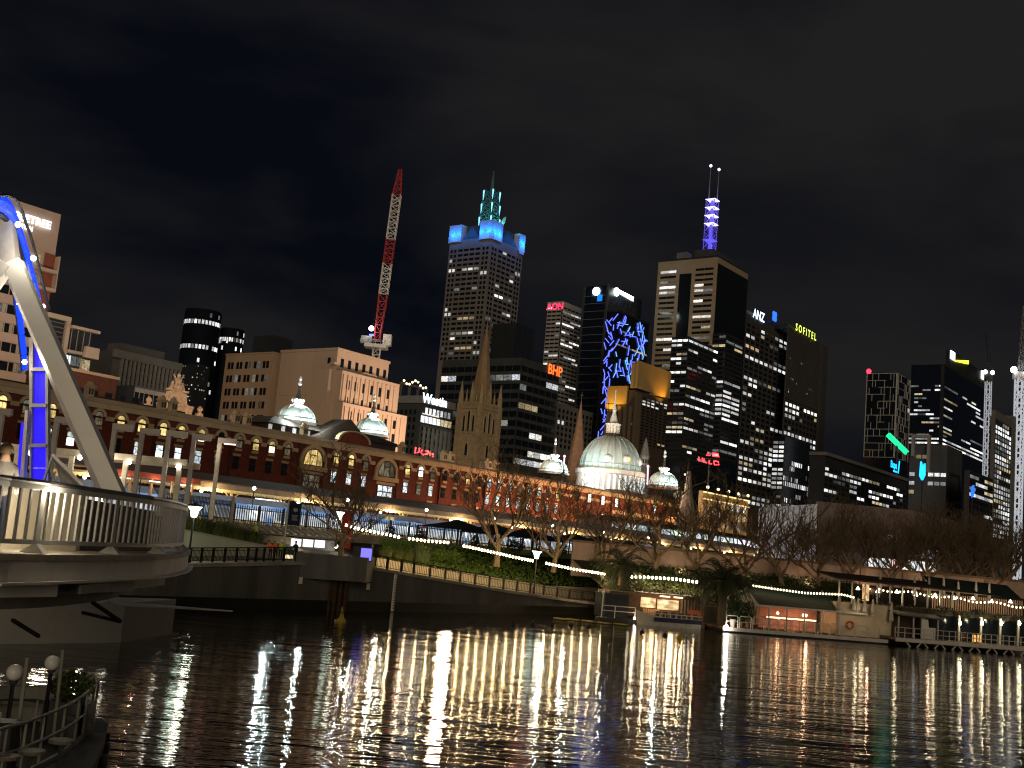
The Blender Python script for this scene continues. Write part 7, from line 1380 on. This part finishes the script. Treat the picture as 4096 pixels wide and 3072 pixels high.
# glowing blue column and its posts
def quadbar(x0a,x1a,ya,x0b,x1b,yb,d,th,name,m):              # upright panel between two pixel spans
    a,b,c,e=P(x0a,ya,d),P(x1a,ya,d),P(x1b,yb,d),P(x0b,yb,d); q=[fl(v) for v in (e,c,b,a)]; bk=[(x,y+th,z) for x,y,z in q]; return MB().add(q+bk,[(0,1,2,3),(7,6,5,4),(0,4,5,1),(1,5,6,2),(2,6,7,3),(3,7,4,0)]).build(name,m,fb)
rows=[(1355,1470),(1484,1612),(1630,1772),(1790,1870),(1874,2010)]
for i,(ya,yb) in enumerate(rows):
    xa=lambda y:np.interp(y,[1355,1500,1600,2010],[140,132,126,119]); xb=lambda y:np.interp(y,[1355,1480,2010],[150,180,182])
    for f0,f1 in ((0,.44),(.47,1.0)):
        quadbar(xa(ya)+(xb(ya)-xa(ya))*f0,xa(ya)+(xb(ya)-xa(ya))*f1,ya,xa(yb)+(xb(yb)-xa(yb))*f0,xa(yb)+(xb(yb)-xa(yb))*f1,yb,31.5,.08,'column_light_panel',M_blued)
M_colf=mat('column_frame',(.34,.32,.30),.6)
quadbar(180,191,1460,184,193,2015,31.3,.2,'column_post',M_colf); quadbar(116,132,1350,118,122,2015,31.3,.15,'column_post',M_colf); quadbar(100,112,1640,72,88,2010,31.0,.2,'column_leg',mat('leg_cream',(.55,.48,.36))); quadbar(84,90,1690,60,78,2000,32.5,.1,'column_light_panel',M_blued)
for y in (1477,1621,1781): quadbar(118,184,y-7,118,184,y+7,31.2,.15,'column_crossbar',M_colf)
p=P(160,1950,30.6); point(fb,fl((p[0],p[1],p[2])),25,(.05,.10,1),.2); p=P(300,1500,27.0)
# sloping ramp balustrade
a=[P(211,1822,29.5),P(335,1945,28.2),P(250,1935,29),P(205,1990,29.4)]
MB().tube([fl(P(211,1822,29.5)),fl(P(338,1950,28.2))],.05,6).build('ramp_handrail',mat('ramp_rail_pale',(.6,.55,.5),.4),fb); MB().add([fl(P(213,1828,29.6)),fl(P(332,1946,28.4)),fl(P(290,1950,28.6)),fl(P(245,1940,29))]+[(x,y+.03,z) for x,y,z in (fl(P(213,1828,29.6)),fl(P(332,1946,28.4)),fl(P(290,1950,28.6)),fl(P(245,1940,29)))],[(0,3,2,1),(4,5,6,7),(0,1,5,4),(1,2,6,5),(2,3,7,6),(3,0,4,7)]).build('ramp_panel',mat('ramp_mesh_panel',(.28,.26,.23)),fb)
for (x0,y0),(x1,y1) in (((211,1824),(170,1935)),((196,1868),(232,1938)),((176,1930),(200,1945))): MB().bar(fl(P(x0,y0,29.5)),fl(P(x1,y1,29.2)),.05).build('ramp_stay',M_colf,fb)
p=P(22,1810,23.6); person('person in grey jacket leaning on the footbridge railing',(p[0],p[1],gz1+.1),P(22,1805,23.6)[2]-gz1,mat('grey_jacket',(.14,.13,.12),.8),M_navy,.5,.12,.55)
# pier base under the bridge
pb_=thing('pier_base','white concrete pier base with flat ledge under the footbridge','bridge pier',(-14.5,41,0)); po=np.array([-14.5,41,0])
def pq(p): return tuple(np.array(p)-po)
a,b=G(-80,2578,0.0),G(482,2570,0.0); z1=P(490,2412,b[1])[2]
MB().add([pq((a[0],a[1],-.5)),pq((b[0],b[1],-.5)),pq((b[0]+.5,b[1]+5,-.5)),pq((a[0],a[1]+5,-.5)),pq((a[0],a[1],z1)),pq((b[0],b[1],z1)),pq((b[0]+.5,b[1]+5,z1)),pq((a[0],a[1]+5,z1))],[(0,3,2,1),(4,5,6,7),(0,1,5,4),(1,2,6,5),(2,3,7,6),(3,0,4,7)]).build('pier_wall',mat('pier_white',(.42,.41,.38),.7,var=.08),pb_)
c=[G(440,2397,z1+.02),G(935,2416,z1+.02),G(480,2416,z1+.02)]; c=[P(430,2400,43.5),P(935,2410,44),P(470,2409,42)]
zz=z1+.06; MB().prism([pq(c[0])[:2],pq(c[2])[:2],pq(c[1])[:2]],zz-.05,zz).build('ledge',mat('pier_white',(.42,.41,.38)),pb_); MB().box(-3,13,-.4,-.05,-.4,.12).build('footing',M_conc,pb_) if False else None
# ------------------------------------------------------------------ bar boat in the lower left corner
zb=.55; bo=thing('bar_pontoon','dark moored bar pontoon with curved white pipe railing','pontoon',(-8.4,18.5,0)); bO=np.array([-8.4,18.5,0])
def bl(p): return tuple(np.array(p)-bO)
rt=[(-60,2935),(30,2908),(107,2888),(180,2860),(263,2825),(320,2790),(352,2768),(380,2735),(396,2716)]; zR=zb+.82
rp=[G(x,y,zR) for x,y in rt]
M_rw2=mat('rail_white_weathered',(.30,.30,.27),.6,var=.2,scale=3)
MB().tube([bl(p) for p in rp],.028,7).build('top_rail',M_rw2,bo); MB().tube([bl((p[0],p[1],zR-.38)) for p in rp],.022,6).build('mid_rail',M_rw2,bo)
for i,p in enumerate(rp):
    MB().tube([bl((p[0],p[1],zb)),bl((p[0],p[1],zR))],.022,6).build('stanchion',M_rw2,bo)
    if i<7: q=(p+rp[i+1])/2; MB().tube([bl((q[0]-.9,q[1]+1.6,zb)),bl((q[0]-.9,q[1]+1.6,zb+.7))],.02,6).build('stanchion',M_rw2,bo)
back=[(p[0]-9,p[1]+1.5,p[2]) for p in rp]
eg=[G(x,y,zb) for x,y in ((-80,3200),(180,3180),(300,3130),(372,3068),(418,2970),(432,2895),(405,2872),(372,2868))]; poly=[(p[0],p[1]) for p in eg]+[(rp[-1][0]-5,rp[-1][1]+4.0),(rp[0][0]-5,rp[-1][1]+4)]
poly=[(x-bO[0],y-bO[1]) for x,y in poly]
MB().prism(poly,zb-.16,zb).build('deck',mat('pontoon_deck',(.045,.042,.036),.8,var=.3,scale=2),bo); MB().prism([(x*.99-.03,y+.05) for x,y in poly],-.4,zb-.17).build('hull',mat('pontoon_hull',(.06,.054,.042),.8,var=.4,scale=1.5),bo)
toe=MB()
for a,b in zip(rp,rp[1:]): toe.bar(bl((a[0],a[1],zb+.04)),bl((b[0],b[1],zb+.04)),.05,.08)
toe.build('toe_board',M_rw2,bo)
pil=mat('pile_pale',(.22,.20,.16),.85,var=.3,scale=3)
for i in range(9):
    k=1+i*.6; a_=eg[int(k)]; b_=eg[int(k)+1]; p=a_+(b_-a_)*(k-int(k)); MB().tube([bl((p[0]+.05,p[1]-.06,-.5)),bl((p[0]+.05,p[1]-.06,zb-.2))],.07,7).build('pile',pil,bo)
def globe(px,y,d,lab,yb):
    c=P(px,y,d); o=thing('globe_lamp',lab,'lamp post',(c[0],c[1],zb)); H=c[2]-zb; MB().sphere((0,0,H),.135,16,12).build('globe',mat('globe_opal',(.75,.75,.72),.25),o,smooth=True); MB().tube([(0,0,0),(0,0,H-.12)],.035,6).build('stem',M_black,o); MB().lathe([(.06,-.18),(.08,-.12)],8,(0,0,H)).build('collar',M_dsteel,o); return o
globe(59,2690,19.5,'unlit white globe lamp at the end of the bar pontoon',2990); globe(209,2652,21.5,'unlit white globe lamp farther along the bar pontoon',2900)
for px0,y0,px1,y1,d in ((110,2632,78,2890,18.6),(252,2600,233,2815,21)): 
    c=P(px1,y1,d); t=P(px0,y0,d); o=thing('pale_awning_pole','pale bare awning pole standing on the bar pontoon','pole',(c[0],c[1],zb),0,'awning poles'); MB().tube([(0,0,0),(t[0]-c[0],t[1]-c[1],t[2]-zb)],.03,6).build('pole',mat('pole_olive',(.26,.27,.20),.6),o); MB().lathe([(.07,0),(.06,.05)],8).build('foot',M_dsteel,o)
cv=[(-60,2752),(60,2746),(150,2748),(230,2760),(290,2785),(325,2822)]; zc_=zb+.62; cp=[G(x,y,zc_) for x,y in cv]; c=cp[2]; o=thing('curved_bench','curved grey bench wall around the bar pontoon end','bench',(c[0],c[1],zb)); mb=MB(); vs=[]
for p in cp: x,y=p[0]-c[0],p[1]-c[1]; vs+=[(x,y,0),(x,y,.62),(x-.04,y+.14,.62),(x-.04,y+.14,0)]
mb.v=vs
for i in range(5):
    for j in range(4): mb.f.append((i*4+j,i*4+(j+1)%4,(i+1)*4+(j+1)%4,(i+1)*4+j))
mb.f+=[(0,1,2,3),(23,22,21,20)]; mb.build('backrest',mat('bench_grey',(.17,.17,.15),.8),o)
st_=MB(); vs=[]
for p in cp: x,y=p[0]-c[0],p[1]-c[1]; vs+=[(x-.03,y-.4,.34),(x-.03,y-.4,.40),(x,y-.02,.40),(x,y-.02,.34)]
st_.v=vs
for i in range(5):
    for j in range(4): st_.f.append((i*4+j,i*4+(j+1)%4,(i+1)*4+(j+1)%4,(i+1)*4+j))
st_.f+=[(0,1,2,3),(23,22,21,20)]; st_.build('seat',mat('bench_seat',(.10,.10,.085)),o)
c=P(290,2745,21.8); o=thing('deck_planter','dark leafy planter at the end of the bar pontoon','planter',(c[0],c[1],zb)); mb=MB(); leaves(mb,(0,0,.85),.42,.3,.28,420,.07,random.Random(6)); mb.build('foliage',mat('planter_leaf',(.05,.075,.018),.7,var=.4,scale=4),o); MB().box(-.4,.4,-.25,.25,0,.6).build('box',M_dsteel,o)
for px,y,d in ((140,2910,17.5),(35,2960,17),(250,2930,18.5)):
    c=P(px,y,d); o=thing('bar_stool','round topped bar stool on the bar pontoon','stool',(c[0],c[1],zb),0,'round stools on the bar pontoon'); MB().lathe([(.02,.46),(.19,.47),(.19,.52),(.05,.53)],14).build('seat',mat('stool_seat',(.16,.14,.11),.6),o); MB().tube([(0,0,.02),(0,0,.46)],.025,6).build('stem',M_dsteel,o); MB().lathe([(.15,0),(.14,.03)],12).build('foot',M_dsteel,o)
c=P(45,2790,18.2); o=thing('dark_urn','dark round urn standing below a globe lamp','urn',(c[0],c[1],zb)); MB().lathe([(.12,0),(.2,.1),(.24,.4),(.2,.7),(.22,.78)],14).build('body',mat('urn_dark',(.03,.028,.025),.4),o); MB().tube([(.0,-.2,.1),(0,-.24,.7)],.02,5).build('tap_pipe',M_steel,o)
# ------------------------------------------------------------------ river
m=bpy.data.materials.new('river_water'); m.use_nodes=True; n=m.node_tree; b=n.nodes['Principled BSDF']
b.inputs['Base Color'].default_value=(.010,.008,.004,1); b.inputs['Roughness'].default_value=.012; b.inputs['IOR'].default_value=1.333; b.inputs['Specular IOR Level'].default_value=.75
tc=n.nodes.new('ShaderNodeTexCoord'); 
def layer(scale,rot,sx,sy,det,dist):
    mp=n.nodes.new('ShaderNodeMapping'); mp.inputs['Rotation'].default_value=(0,0,math.radians(rot)); mp.inputs['Scale'].default_value=(sx,sy,1)
    z=n.nodes.new('ShaderNodeTexNoise'); z.inputs['Scale'].default_value=scale; z.inputs['Detail'].default_value=det; z.inputs['Roughness'].default_value=.55; z.inputs['Distortion'].default_value=dist
    n.links.new(tc.outputs['Object'],mp.inputs[0]); n.links.new(mp.outputs[0],z.inputs['Vector']); return z
l1=layer(.42,6,.32,1.3,2,.3); l2=layer(2.4,-6,.30,1.35,2,.5); l3=layer(8.0,8,.33,1.25,2,.3)
h1=n.nodes.new('ShaderNodeMath'); h1.operation='MULTIPLY'; h1.inputs[1].default_value=.055; n.links.new(l1.outputs['Fac'],h1.inputs[0])
h2=n.nodes.new('ShaderNodeMath'); h2.operation='MULTIPLY_ADD'; h2.inputs[1].default_value=.016; n.links.new(l2.outputs['Fac'],h2.inputs[0]); n.links.new(h1.outputs[0],h2.inputs[2])
h3=n.nodes.new('ShaderNodeMath'); h3.operation='MULTIPLY_ADD'; h3.inputs[1].default_value=.0034; n.links.new(l3.outputs['Fac'],h3.inputs[0]); n.links.new(h2.outputs[0],h3.inputs[2])
bp=n.nodes.new('ShaderNodeBump'); bp.inputs['Strength'].default_value=1.0; bp.inputs['Distance'].default_value=1.0
n.links.new(h3.outputs[0],bp.inputs['Height']); n.links.new(bp.outputs[0],b.inputs['Normal'])
w=MB().quad((-600,-60,0),(700,-60,0),(700,900,0),(-600,900,0)).build('water',m); struct(w)
